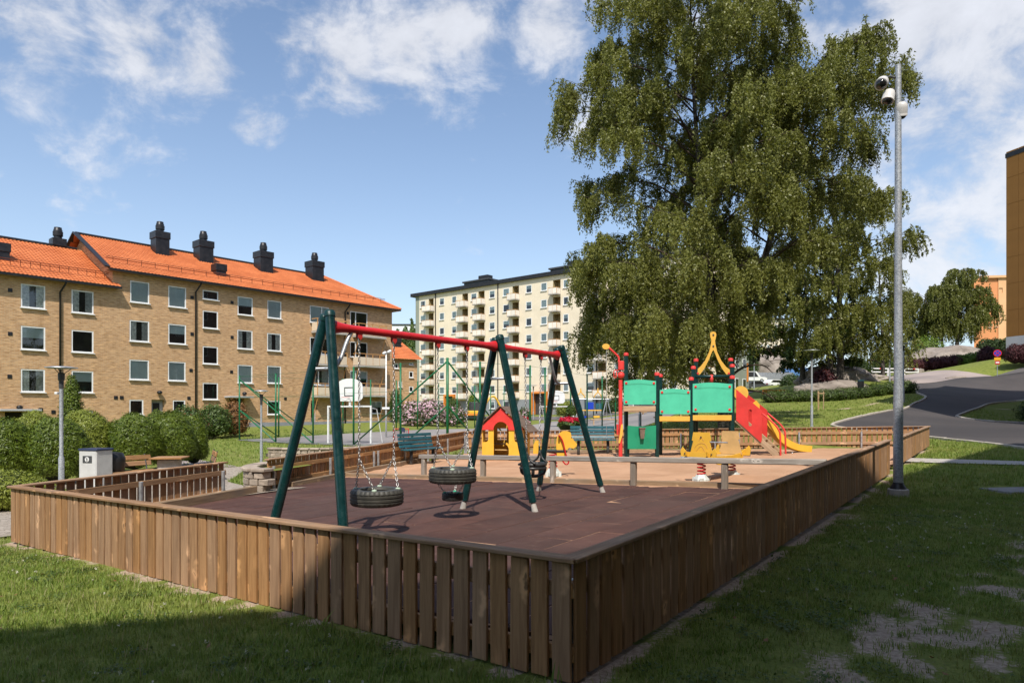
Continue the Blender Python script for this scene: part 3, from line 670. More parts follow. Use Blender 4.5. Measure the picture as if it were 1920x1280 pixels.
def window(parent, r, fw=.09, y=.05, blind=None, mull=(), frame_m=None, sill=True, back='dark', trans=()):
    """white frame with bars and sill; panes and what hangs behind them are its children"""
    x0, z0, x1, z1 = r[:4]; cx, cz = (x0 + x1) / 2, (z0 + z1) / 2; W, H = x1 - x0, z1 - z0; mb = MB(); t = .07
    mb.box((x0 + fw / 2 - cx, 0, 0), (fw, t, H)); mb.box((x1 - fw / 2 - cx, 0, 0), (fw, t, H))
    mb.box((0, 0, H / 2 - fw / 2), (W - 2 * fw, t, fw)); mb.box((0, 0, -H / 2 + fw / 2), (W - 2 * fw, t, fw))
    for m in mull: mb.box((x0 + W * m - cx, 0, 0), (fw * 1.1, t - .006, H - 2 * fw))
    for m in trans: mb.box((0, 0, z0 + H * m - cz), (W - 2 * fw, t - .01, fw))
    if sill: mb.box((0, -.09, -H / 2 - .03), (W + .1, .22, .05))
    o = mb.build('window', frame_m or M['white'], parent, loc=(cx, y, cz))
    MB().add([(-W / 2 + fw, .005, -H / 2 + fw), (W / 2 - fw, .005, -H / 2 + fw), (W / 2 - fw, .005, H / 2 - fw), (-W / 2 + fw, .005, H / 2 - fw)], [(0, 1, 2, 3)]).build('pane', M['glass'], o)
    yb = .075
    if blind == 'blind':
        MB().box((0, yb - .015, 0), (W - .04, .012, H - .04)).build('blind', M['blind'], o)
    elif blind == 'half':
        MB().box((0, yb - .015, H * .25), (W - .04, .012, H * .5 - .04)).build('blind', M['blind'], o)
    elif blind == 'curtain':
        for sgn in (-1, 1):
            mb = MB(); n = 12; ww = W * .34; vs = []
            for i in range(n + 1):
                xx = sgn * (W / 2 - .03) - sgn * ww * i / n; yy = yb - .02 + .012 * (i % 2)
                vs += [(xx, yy, -H / 2 + .03), (xx, yy, H / 2 - .03)]
            mb.add(vs, [(2 * i, 2 * i + 2, 2 * i + 3, 2 * i + 1) for i in range(n)]).build('curtain', M['curtain'], o)
    return o
def tiled(mb, A, B, Cc, D, tw=.24, th=.36, amp=.035):
    """a roof slope A-B (eaves, left to right) D-C (ridge), really corrugated and stepped like pantiles"""
    A, B, Cc, D = (Vector(p) for p in (A, B, Cc, D)); n = (B - A).cross(D - A).normalized()
    W = (B - A).length; H = ((D + Cc) / 2 - (A + B) / 2).length; nc = max(4, int(W / tw)); nr = max(2, int(H / th)); sub = 4
    vs = []; fs = []; cols = nc * sub + 1
    for r in range(nr):
        for e in (0, 1):
            f = (r + e) / nr; L0 = A.lerp(D, f); R0 = B.lerp(Cc, f); lift = .03 * (1 - e)
            for c in range(cols):
                g = c / (cols - 1); ph = (c % sub) / sub; vs.append(L0.lerp(R0, g) + n * (lift + amp * (.5 + .5 * math.cos(2 * math.pi * ph))))
        b = r * 2 * cols
        fs += [(b + c, b + c + 1, b + cols + c + 1, b + cols + c) for c in range(cols - 1)]
        if r < nr - 1: fs += [(b + cols + c, b + cols + c + 1, b + 2 * cols + c + 1, b + 2 * cols + c) for c in range(cols - 1)]
    mb.add(vs, fs)
def chimney(parent, x, y, z0, w, h, ph=.85, pipe=True):
    mb = MB(); mb.cbox((0, 0, h * .35), (w, w, h * 1.3 - .5), .01); mb.cbox((0, 0, h - .28), (w + .12, w + .12, .56), .015)
    o = mb.build('chimney', M['black'], parent, loc=(x, y, z0))
    if pipe: MB().lathe([(.27, h - .02), (.27, h + ph * .22), (.33, h + ph * .26), (.34, h + ph * .62), (.30, h + ph * .66), (.29, h + ph * .8), (.26, h + ph * .84), (.25, h + ph), (.18, h + ph * 1.02), (0, h + ph * 1.02)], n=14).build('chimney_pot', M['black'], o, True, angle=40)
    return o
def snowrail(parent, a, b, n, h=.32):
    mb = MB(); a = Vector(a); b = Vector(b)
    for k in (0, -.13): mb.tube([a + Vector((0, 0, k)), b + Vector((0, 0, k))], .022, 5)
    for i in range(n): p = a.lerp(b, (i + .5) / n); mb.box(p + Vector((0, .05, -.18)), (.03, .03, h + .1))
    mb.build('snow_guard', pm_snow, parent)
pm_snow = pmat('snow_guard_red_brown', (.16, .045, .02), .5)

# ---- long yellow brick block with hipped tile roof
KB = Vector((.859, 1)).normalized()
fb = Facade('brick_apartment_block', 'long yellow brick apartment block with orange tiled roof and black chimneys', 'building', (-26.9, 49.2), KB, .1)
rt = fb.root; uv = fb.rect
XL, XM, XR = fb.uv(-330, 600)[0], fb.uv(211, 600)[0], fb.uv(735, 600)[0]
ZE = fb.uv(347, 523)[1]; ZE2 = ZE - 1.2
wins = [  # u0 v0 u1 v1 hanging mullions
 (39, 534, 85, 578, 'curtain', ()), (134, 545, 175.5, 587.5, 'curtain', ()), (39, 612, 85, 656, 'half', ()), (134, 619.5, 175.5, 661, None, ()), (39, 692, 84.5, 735, 'curtain', ()), (134, 695.5, 175, 736, 'half', ()), (150, 770, 174, 788, None, ()),
 (244, 528, 280, 568, 'blind', ()), (243, 601, 280, 640.5, 'curtain', ()), (242.5, 674.5, 279.5, 712, 'blind', ()), (242.5, 749, 269, 777, None, ()),
 (315.5, 537.5, 349, 576.5, 'blind', ()), (315.5, 608, 349, 645, 'half', ()), (315, 678, 348, 714, 'blind', ()), (324, 750, 347.5, 775, None, ()),
 (380, 545, 409.5, 562, None, ()), (380, 583, 409, 616, None, ()), (380, 649.5, 409, 682.5, None, ()), (380, 717.5, 409, 749, None, ()),
 (445.5, 557, 474, 591, 'half', ()), (445, 619, 473.6, 654.4, 'curtain', ()), (445.5, 684, 473.4, 718, 'blind', ()),
 (501.5, 564, 527.6, 597, 'blind', ()), (501, 625, 527, 658, 'curtain', ()), (501, 686, 527, 718.6, 'blind', ()), (501, 751, 526, 777, None, ()),
 (581, 574.5, 617, 606, 'blind', (.62,)), (581, 633, 617, 664, None, (.62,)), (581, 691, 617, 722, 'curtain', (.45,)),
 (656.5, 585, 689, 616, None, (.32,)), (656.5, 641, 689, 670, None, (.32,)), (656.5, 695, 689, 725, 'half', (.32,)), (696, 752, 716, 775, 'half', ()),
 (-60, 520, -12, 566, 'curtain', ()), (-60, 606, -12, 652, None, ()), (-60, 690, -12, 736, 'half', ())]
rects = [uv(*q[:4]) for q in wins]
doors = [uv(284, 749, 309, 797), uv(430, 747, 458, 800), uv(583, 751, 596, 797), uv(9, 772, 58, 812)]
doors = [(d[0], .35, d[2], d[3]) for d in doors]
mb = MB(); allr = rects + [d + (.5,) for d in doors]
wall(mb, XL, XM, -1.5, ZE2, [r for r in allr if r[2] < XM + .2], 0, .16, bmi=1); wall(mb, XM, XR, -1.5, ZE, [r for r in allr if r[0] > XM - .2], 0, .16, bmi=1); mb.add([(XM, 0, ZE2 - .5), (XM, 12, ZE2 - .5), (XM, 12, ZE), (XM, 0, ZE)], [(0, 3, 2, 1)])
mb.add([(XR, 0, -1.5), (XR, 12, -1.5), (XR, 12, ZE), (XR, 0, ZE)], [(0, 1, 2, 3)]); mb.add([(XL, 12, -1.5), (XR, 12, -1.5), (XR, 12, ZE2), (XL, 12, ZE2)], [(1, 0, 3, 2)])
# gable over the lower roof, with its dark verge
GX0 = XM - .4; RZ, RY = ZE + 3.35, 6.0; RZ2 = ZE2 + 3.35
mb.add([(GX0 + .35, .1, ZE - .2), (GX0 + .35, 11.9, ZE - .2), (GX0 + .35, RY, RZ - .15)], [(0, 1, 2)])
mb.build('brick_wall', [M['brick'], M['room']], rt)
mb = MB(); mb.box(((XL + XR) / 2, -.03, -.2), (XR - XL, .05, 1.5)); mb.build('plinth', M['plinth'], rt)
for q, r in zip(wins, rects): window(rt, r, blind=q[4], mull=q[5], fw=.08)
for i, d in enumerate(doors):
    mb = MB(); W, H = d[2] - d[0], d[3] - d[1]; cx = (d[0] + d[2]) / 2
    mb.box((0, 0, H / 2), (W, .06, H)); o = mb.build('door', M['greypanel'] if i in (0, 2) else M['dark'], rt, loc=(cx, .42, d[1]))
    MB().box((0, -.045, H * .58), (W * .5, .02, H * .6)).build('door_glass', M['dark'], o)
    if i in (1, 3):
        MB().cbox((cx, -.35, d[3] + .12), (W + .8, .9, .12), .01).build('door_canopy', M['greypanel'], rt)
for (u, v) in [(19, 544), (19, 625.5), (18, 705.5), (360, 557.5), (360, 626), (358, 694), (435, 567), (435, 632), (434, 697), (217, 745), (228, 745), (354, 746), (535, 747), (623, 583), (652, 587), (76, 768), (100, 772)]:
    x, z = fb.uv(u, v); MB().cbox((x, -.01, z), (.24, .06, .24), .01).build('vent_grille', M['black'], rt)
for u, ztop in [(112, ZE2 - .1), (366, ZE - .1), (646, ZE - .1)]:
    x = fb.uv(u, 600)[0]; MB().tube([(x + .25, -.55, ztop), (x + .2, -.5, ztop - .25), (x, -.1, ztop - .8), (x, -.1, .2)], .065, 8).build('downpipe', M['pipe'], rt, True)
for u, v in [(297, 736), (456, 738), (35, 764)]:
    x, z = fb.uv(u, v); MB().lathe([(.05, -.1), (.16, -.08), (.19, .05), (.1, .14), (0, .16)], (x, -.22, z), 12).build('wall_lamp', M['black'], rt, True)
# roofs: lower left part (gabled) and main part (hipped at the right)
EV = .62; XH = fb.uv(607, 522, RY)[0]
mb = MB(); tiled(mb, (XL - .5, -EV, ZE2 - .12), (XM + .35, -EV, ZE2 - .12), (XM - .1, RY, RZ2), (XL - .5, RY, RZ2))
tiled(mb, (XM + .35, 12 + EV, ZE2 - .12), (XL - .5, 12 + EV, ZE2 - .12), (XL - .5, RY, RZ2), (XM - .1, RY, RZ2), .6, 1)
ro = mb.build('tiled_roof', M['roof'], rt); tag(ro, 'lower tiled roof on the left')
mb = MB(); tiled(mb, (GX0 - .1, -EV, ZE - .1), (XR + EV, -EV, ZE - .1), (XH, RY, RZ), (GX0 - .1, RY, RZ))
tiled(mb, (XR + EV, -EV, ZE - .1), (XR + EV, 12 + EV, ZE - .1), (XH + .02, RY + .02, RZ), (XH, RY - .02, RZ)); tiled(mb, (XR + EV, 12 + EV, ZE - .1), (GX0 - .1, 12 + EV, ZE - .1), (GX0 - .1, RY, RZ), (XH, RY, RZ), .6, 1)
rm_ = mb.build('tiled_roof', M['roof'], rt); tag(rm_, 'main tiled roof with hipped end')
mb = MB()
mb.box(((XL + XM) / 2, -EV + .05, ZE2 - .17), (XM - XL + .8, .14, .13)); mb.box(((GX0 + XR + EV) / 2, -EV + .05, ZE - .15), (XR + EV - GX0, .14, .13)); mb.box((XR + EV - .05, 6, ZE - .15), (.14, 12 + 2 * EV, .13))
mb.build('gutter', M['black'], rt)
mb = MB(); mb.box(((XL + XM) / 2, -EV / 2, ZE2 - .2), (XM - XL + .6, EV, .04)); mb.box(((GX0 + XR + EV) / 2, -EV / 2, ZE - .19), (XR + EV - GX0, EV, .04)); mb.build('eaves_board', M['brown'], rt)
def bar(mb, a, b, w, h):
    a = Vector(a); b = Vector(b); d = b - a; mb.box((a + b) / 2, (w, h, d.length), 0, frame(d))
mb = MB(); bar(mb, (GX0 - .12, -EV, ZE - .02), (GX0 - .12, RY, RZ + .1), .34, .09); bar(mb, (GX0 - .12, RY, RZ + .1), (GX0 - .12, 12 + EV, ZE), .34, .09); mb.build('verge_board', M['black'], rt)
mb = MB(); mb.tube([(GX0 - .1, RY, RZ + .05), (XH, RY, RZ + .05)], .13, 8); mb.tube([(XL, RY, RZ2 + .05), (XM - .4, RY, RZ2 + .05)], .13, 8); mb.build('ridge_cap', M['black'], rt)
mb = MB(); mb.tube([(XH, RY, RZ + .04), (XR + EV, -EV, ZE - .03)], .11, 8); mb.build('hip_cap', M['roof'], rt)
def roofz(y): return ZE + (RZ - ZE) * (y + EV) / (RY + EV)
for ua, ub, vt in [(284, 316, 436), (365, 397.5, 453), (479, 508.5, 473), (575.6, 604, 491)]:
    yb = RY - 1.2; x0 = fb.uv(ua, 500, yb)[0]; x1 = fb.uv(ub, 500, yb)[0]; zt = fb.uv((ua + ub) / 2, vt, yb)[1]; z0 = roofz(yb) - .2
    chimney(rm_, (x0 + x1) / 2, yb, z0, min((x1 - x0) * .8, 1.25), zt - z0)
x0 = fb.uv(111, 445, RY)[0]; chimney(ro, x0, RY + .3, RZ2 - .6, .8, 1.25)
x0, z0 = fb.uv(413, 526, 1.4); chimney(rm_, x0, 1.6, roofz(1.6) - .2, .8, .95, 0, False)
x0, z0 = fb.uv(2, 495, 2.0); chimney(ro, x0, 1.8, roofz(1.8) - 1.4, .7, 1.1, 0, False)
k = .16; snowrail(rt, (XL, -EV + 1.0, ZE2 + .95), (XM - .1, -EV + 1.0, ZE2 + .95), 26); snowrail(rt, (GX0 + .1, -EV + 1.0, ZE + .92), (XR - .55, -EV + 1.0, ZE + .92), 26)
# balconies at the right end
def balcony(f, parent, x0, x1, zf, dep=1.15, h=.92, panel=None, fr=None, slabm=None, np_=3, brace=False, ph=.72):
    mb = MB(); mb.box(((x0 + x1) / 2, -dep / 2, zf - .08), (x1 - x0, dep, .16)); o = mb.build('balcony', slabm or M['concrete'], parent)
    mb = MB()
    for i in range(np_ + 1): mb.box((x0 + .03 + (x1 - x0 - .06) * i / np_, -dep + .03, zf + h / 2 + .06), (.05, .05, h + .15))
    mb.box(((x0 + x1) / 2, -dep + .03, zf + h + .12), (x1 - x0 + .04, .07, .05))
    for xx in (x0 + .03, x1 - .03): mb.box((xx, -dep / 2, zf + h + .12), (.05, dep - .1, .05))
    if brace:
        for xx in (x0 + .1, x1 - .1): a = Vector((xx, -dep + .1, zf - .16)); b = Vector((xx, -.03, zf - 2.2)); mb.box((a + b) / 2, (.05, .05, (b - a).length), 0, frame(b - a))
    mb.build('railing', fr or M['balframe'], o)
    for i in range(np_):
        w_ = (x1 - x0 - .1) / np_; MB().box((x0 + .05 + w_ * (i + .5), -dep + .02, zf + ph / 2 + .02), (w_ - .04, .03, ph)).build('panel', panel, o)
    for xx in (x0 + .03, x1 - .03): MB().box((xx, -dep / 2, zf + ph / 2 + .02), (.03, dep - .16, ph)).build('side_panel', panel, o)
for ua, ub, vr in [(578, 641, (597.5, 659, 719)), (656, 714, (607, 663, 718.6))]:
    for v in vr:
        x0, z0 = fb.uv(ua, v); x1, _ = fb.uv(ub, v); x0 += .3; x1 -= .05
        balcony(fb, rt, x0, x1, z0 - 1.05, .95, .95, M['creambal'], M['balframe'], np_=4, brace=True)
MB().tube([(fb.uv(724, 700)[0], -6, -.8), (fb.uv(724, 700)[0], -6, 6.8)], .06, 8).build('flag_pole', M['steel'], rt) if False else None

# ---- lower brick house seen between the two blocks
f2 = Facade('small_brick_house', 'low yellow brick house with orange roof between the two apartment blocks', 'building', at(736, 770, 84).to_2d() + Vector((-6, -6)), Vector((.80, .60)), .5)
rt2 = f2.root; x0, ze = f2.uv(735, 672); x1, _ = f2.uv(782, 675)
rl = [f2.rect(*q) for q in [(740, 681, 747, 691), (767, 680, 775, 684.5), (767, 696, 775, 708), (767, 724, 775, 735), (767, 752, 775, 760), (747, 714, 754, 726)]]
mb = MB(); wall(mb, x0 - 8, x1 + .0, -1.5, ze, rl, bmi=1); mb.add([(x1, 0, -1.5), (x1, 9, -1.5), (x1, 9, ze), (x1, 0, ze)], [(0, 1, 2, 3)]); mb.build('brick_wall', [M['brick'], M['room']], rt2)
for r in rl: window(rt2, r, fw=.1)
mb = MB(); tiled(mb, (x0 - 8, -.6, ze - .05), (x1 + .5, -.6, ze - .05), (x1 + .1, 4.5, ze + 2.6), (x0 - 8, 4.5, ze + 2.6), .3, .45); tiled(mb, (x1 + .5, 9.6, ze - .05), (x0 - 8, 9.6, ze - .05), (x0 - 8, 4.5, ze + 2.6), (x1 + .1, 4.5, ze + 2.6), .6, 1); rf2 = mb.build('tiled_roof', M['roof'], rt2)
chimney(rf2, x1 - 1.2, 3.2, ze + 1.3, .9, 1.5, 0, False)

# ---- eight storey cream block
dB2 = Vector((1.21, -1)).normalized(); O2 = at(804, 770, 129).to_2d()
fc = Facade('cream_apartment_block', 'eight storey cream apartment block with pale balconies and flat black roof', 'building', O2, dB2, 1.0)
rc = fc.root; SP = 2.75
xa, zE = fc.uv(776, 557); xst = fc.uv(786, 600)[0]; XE = fc.uv(1372, 600)[0]
cols = [(788, 798), (824, 833), (847, 856), (883, 894), (917.5, 928), (943, 955), (986, 997), (1014, 1025.5), (1056, 1066)]
wx = [(fc.uv(a, 600)[0], fc.uv(b, 600)[0]) for a, b in cols]
bcols = [(794, 815, 804, 813), (857, 878.6, 867, 877.5), (888, 910.6, 897, 908.5), (952, 974.7, 961, 973), (1028.6, 1052, 1037, 1051)]
bx = [(fc.uv(a, 600)[0], fc.uv(b, 600)[0], fc.uv(c, 600)[0], fc.uv(d, 600)[0]) for a, b, c, d in bcols]
per = bx[4][0] - bx[2][0] + .5                      # the pattern goes on behind the birch
for k in range(1, 4):
    for a, b in wx[4:9]:
        if b + per * k < XE - 1 and a + per * k > wx[8][1] + .5: wx.append((a + per * k, b + per * k))
    for q in bx[3:5]:
        if q[1] + per * k < XE - 1: bx.append(tuple(v + per * k for v in q))
def overlap(a, b): return any(a < q[3] + .15 and b > q[2] - .15 for q in bx)
wx = [w_ for i, w_ in enumerate(wx) if i < 9 or not overlap(*w_)]
zt0 = fc.uv(851, 552)[1]; zb0 = fc.uv(851, 566)[1]
zt0 = zE - .95; zb0 = zt0 - 1.35; zf0 = zb0 - .85
rl = []; bl = []
for r in range(8):
    dz = -SP * r
    for a, b in wx:
        if r == 7 and abs(a - wx[6][0]) < .5: continue
        rl.append((a, zb0 + dz, b, zt0 + dz))
    if r < 7:
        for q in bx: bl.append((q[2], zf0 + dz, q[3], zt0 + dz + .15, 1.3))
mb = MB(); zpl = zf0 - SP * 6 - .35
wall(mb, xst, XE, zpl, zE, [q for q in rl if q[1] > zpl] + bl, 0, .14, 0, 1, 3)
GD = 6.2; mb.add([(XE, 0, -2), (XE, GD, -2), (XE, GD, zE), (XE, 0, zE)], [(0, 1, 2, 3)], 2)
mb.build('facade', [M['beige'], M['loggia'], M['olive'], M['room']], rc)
mb = MB(); wall(mb, xa + .5, xst, -2, zE, [], -.02); mb.build('end_panel', M['olive'], rc)
mb = MB(); wall(mb, xst, XE, -2, zpl, [q for q in rl if q[1] < zpl], .0, .14, 0, 0, 1); mb.build('base_wall', [M['plinth'], M['room']], rc)
hang = ['blind', 'blind', 'half', None, 'curtain', 'blind', 'half']
random.seed(5)
for q in rl: window(rc, q, fw=.12, y=.04, blind=random.choice(hang), sill=True)
random.seed(8)
for r in range(7):
    for q in bx: balcony(fc, rc, q[0] + .7, q[1] - .05, zf0 - SP * r, 1.15, .85, M['whitebal'], M['balframe'], np_=2, ph=.85)
mb = MB(); mb.box(((xa + XE) / 2, GD / 2, zE + .28), (XE - xa + .9, GD + 1.0, .62)); mb.build('roof_edge', M['black'], rc)
for ua, ub, vt in [(870, 916, 526), (1032, 1085, 500), (1200, 1260, 470)]:
    yb = .9; a = fc.uv(ua, 540, yb)[0]; b = fc.uv(ub, 540, yb)[0]; zt = fc.uv((ua + ub) / 2, vt, yb)[1]; mb = MB(); mb.box(((a + b) / 2, yb + 2.2, (zt + zE) / 2), (b - a, 4.4, zt - zE)); mb.box(((a + b) / 2, yb + 2.2, zt), (b - a + .5, 4.9, .25)); o = mb.build('roof_house', M['darkgrey'], rc); MB().box((a + 4, yb + 1.4, zt + .5), (2.2, 1.4, .9)).build('vent_box', M['black'], o)
for u in (817, 934, 1119): x = fc.uv(u, 600)[0]; MB().tube([(x, -.1, zE), (x, -.1, 0)], .09, 6).build('downpipe', M['pipe'], rc)
for ua, ub, vt in [(840, 857, 743), (1003, 1030, 738)]:
    a, zt = fc.uv(ua, vt); b, _ = fc.uv(ub, vt); mb = MB(); mb.box((a, -.5, zt / 2), (.3, 1.1, zt)); mb.box((b, -.5, zt / 2), (.3, 1.1, zt)); mb.box(((a + b) / 2, -.5, zt + .15), (b - a + .3, 1.1, .3)); o = mb.build('entrance_portal', M['orange'], rc)
    MB().box(((a + b) / 2, -.03, zt / 2), (b - a - .3, .05, zt)).build('entrance_door', M['darkgrey'], o)

# windows and orange trim on its grey-green gable
for r in range(8):
    for yy in (1.7, 4.4):
        z = zt0 - .7 - SP * r; o = MB().box((0, 0, 0), (.08, 1.2, 1.4)).build('window', M['white'], rc, loc=(XE + .02, yy, z)); MB().box((.045, 0, 0), (.02, 1.0, 1.2)).build('pane', M['lens'], o)
for z in (1.4, 6.0, 11.5): MB().box((XE + .06, 5.6, z), (.1, .35, 2.6)).build('orange_trim', M['orange'], rc)
# ---- another cream block on the hill, glimpsed through the trees
f4 = Facade('hill_apartment_block', 'cream apartment block on the hill glimpsed between the birch crowns', 'building', at(1405, 770, 150).to_2d(), Vector((1, .25)), 9)
x1, zt = f4.uv(1475, 600); rl = []
for u in (1412, 1425, 1438, 1452):
    for v in (608, 628, 646): rl.append(f4.rect(u, v, u + 6, v + 8))
mb = MB(); wall(mb, 0, x1, -4, zt, rl); mb.box((x1 / 2, 4, zt + .2), (x1 + 1, 9, .4), 1); mb.build('rendered_wall', [M['beige'], M['black']], f4.root)
for r in rl: window(f4.root, r, fw=.12, blind='half')

# ---- brown clad tower at the right edge, orange block behind it
f5 = Facade('brown_clad_block', 'tall block clad in brown panels on a pale grey base at the right edge', 'building', at(1887, 770, 75).to_2d(), Vector((.28, -1)), 7.0)
_, zt = f5.uv(1887, 297); _, zb = f5.uv(1887, 632)
mb = MB(); mb.add([(0, 0, zb), (26, 0, zb), (26, 0, zt), (0, 0, zt)], [(0, 1, 2, 3)]); mb.add([(0, 0, -2), (0, 14, -2), (0, 14, zt), (0, 0, zt)], [(0, 3, 2, 1)]); mb.build('upper_wall', M['copper'], f5.root)
pw = 1.38
pmsh = MB().cbox((0, 0, 0), (pw - .03, .04, 2.9 - .03), .006).mesh('cladding_panel', M['copper'])
nr_ = int((zt - zb) / 2.9)
for i in range(8):
    for j in range(nr_ + 1):
        if zb + 2.9 * (j + .5) < zt: link('cladding_panel', pmsh, f5.root, (pw * (i + .5), -.03, zb + 2.9 * (j + .5)))
mb = MB(); mb.box((13, -.01, (zb - 2) / 2), (26, .1, zb + 2)); mb.build('base_wall', M['greypanel'], f5.root)
mb = MB(); mb.box((13, 7, zt + .25), (26.16, 14.16, .5)); mb.build('roof_edge', M['black'], f5.root)
f6 = Facade('orange_apartment_block', 'orange and peach apartment block behind the weeping birch', 'building', at(1848, 770, 118).to_2d(), Vector((1, -.12)), 9)
x1, zt = f6.uv(1935, 520); rl = []
for v in (606, 636, 654):
    rl.append(f6.rect(1852, v, 1858.5, v + 8)); rl.append(f6.rect(1865.5, v, 1869.5, v + 7))
for v in (540, 572): rl.append(f6.rect(1852, v, 1858.5, v + 9)); rl.append(f6.rect(1872, v, 1879, v + 9))
xo, _ = f6.uv(1871, 600); xi, _ = f6.uv(1838, 600)
mb = MB(); wall(mb, xi - 1, xo, -3, zt, rl); mb.build('orange_wall', M['orangewall'], f6.root)
mb = MB(); wall(mb, xo, x1, -3, zt, rl, -.15); mb.add([(xo, -.15, -3), (xo, 0, -3), (xo, 0, zt), (xo, -.15, zt)], [(0, 3, 2, 1)]); mb.box((x1 / 2, 5, zt + .2), (x1 + 2, 11, .4), 0); mb.build('peach_wall', M['peach'], f6.root)
for r in rl: window(f6.root, r, fw=.12, blind='half')
# ---- the block the viewer stands beside: out of the picture, its shadow lies over the near lawn and fence
TOPS = 15.0; off = TOPS / math.tan(R(SUN_EL))
K = Vector((-.73, 5.92 - off)); P2 = K + Vector((.70, .714)) * 25; P1 = K - Vector((.978, .21)) * 26
poly = [P1, K, P2, P2 + Vector((.75, -.66)) * 12, K + Vector((3, -14)), P1 + Vector((2, -13))]
blk = thing('rendered_block', 'grey-brown rendered apartment block beside the viewer, casting shade on the near lawn', 'building')
mb = MB(); mb.prism([tuple(p) for p in poly][::-1], TOPS + 1, (0, 0, TOPS / 2 - .5), (1, 0, 0), (0, 1, 0)); mb.build('rendered_wall', M['greyrender'], blk)
for (A_, B_) in ((P1, K), (K, P2)):
    d = (B_ - A_); ln = d.length; d = d.normalized(); nrm = Vector((-d.y, d.x)); n_ = int(ln / 3.2)
    wm = MB(); wm.box((0, 0, 0), (1.5, .08, 1.4)); wmsh = wm.mesh('window', M['white']); pmh = MB().box((0, -.05, 0), (1.3, .02, 1.2)).mesh('pane', M['lens'])
    for i in range(n_):
        for fl in range(5):
            p = A_ + d * (ln * (i + .5) / n_) + nrm * .03; z = 1.9 + 2.75 * fl
            if z > TOPS - 1: continue
            o = link('window', wmsh, blk, M=Matrix.Translation((p.x, p.y, z)) @ Matrix.Rotation(math.atan2(d.y, d.x) + math.pi, 4, 'Z')); link('pane', pmh, o)
# ---- and one beside the road, out of the picture to the right, shading the bend
A_ = Vector((25.0, 31.3)); B_ = A_ + Vector((.66, .75)) * 23; hh = 23.5
poly = [A_, B_, B_ + Vector((.75, -.66)) * 9, A_ + Vector((9, -9)), A_ + Vector((0, -11))]
blk2 = thing('roadside_block', 'tall red brick block beside the road bend, throwing its shade over the asphalt', 'building', (0, 0, .5))
mb = MB(); mb.prism([tuple(p) for p in poly][::-1], hh + 1, (0, 0, hh / 2 - .5), (1, 0, 0), (0, 1, 0)); mb.build('brick_wall', M['redbrick'], blk2)
for (a_, b_) in ((A_, B_), (poly[4], A_)):
    d = (b_ - a_); ln = d.length; d = d.normalized(); nrm = Vector((-d.y, d.x)); n_ = int(ln / 3.2)
    for i in range(n_):
        for fl in range(8):
            p = a_ + d * (ln * (i + .5) / n_) + nrm * .03; z = 1.9 + 2.75 * fl
            if z < hh - 1: o = link('window', wmsh, blk2, M=Matrix.Translation((p.x, p.y, z)) @ Matrix.Rotation(math.atan2(d.y, d.x) + math.pi, 4, 'Z')); link('pane', pmh, o)
# ================================================================ the play yard: floor, fences, edging
RUB = 0.0
# line between the rubber floor and the sand
E0 = Vector((-4.3, 16.75)); E1 = Vector((5.35, 11.03)); ED = (E1 - E0).normalized()
def on_left(y):  # x of the left fence at y
    return CL.x + (CB.x - CL.x) * (y - CL.y) / (CB.y - CL.y)
# sand underlies everything, a little lower under the rubber tiles
bm_x = np.linspace(-7, 14, 130); bm_y = np.linspace(3.5, 25.8, 140); SX, SY = np.meshgrid(bm_x, bm_y)
side = (SX - E0.x) * ED.y - (SY - E0.y) * ED.x                  # > 0 on the near (rubber) side
SZ = zin(SX, SY) + np.where(side > .15, -.006, 0) + np.where(side <= -.1, (fbm(SX * 1.1, SY * 1.1) - .5) * .10 + (fbm(SX * 4, SY * 4) - .5) * .05, 0)
keep = in_poly(SX, SY, YARD)
for i in range(4): keep &= (seg_dist(SX, SY, YARD[i], YARD[(i + 1) % 4]) > .12)
idn = -np.ones(SX.shape, int)
kk = keep[:-1, :-1] | keep[:-1, 1:] | keep[1:, 1:] | keep[1:, :-1]
kk &= True
ys, xs = np.nonzero(kk); used = np.zeros(SX.shape, bool)
inner = in_poly(SX, SY, YARD)
q = []
for a, b in zip(ys, xs):
    if inner[a, b] and inner[a, b + 1] and inner[a + 1, b + 1] and inner[a + 1, b]: q.append((a, b))
for a, b in q: used[a:a + 2, b:b + 2] = True
idn[used] = np.arange(used.sum())
FQ = np.array([(idn[a, b], idn[a, b + 1], idn[a + 1, b + 1], idn[a + 1, b]) for a, b in q])
tag(link('sand', npmesh('sand', np.c_[SX[used], SY[used], SZ[used]], FQ, M['sand'], 4, True)), kind='structure')

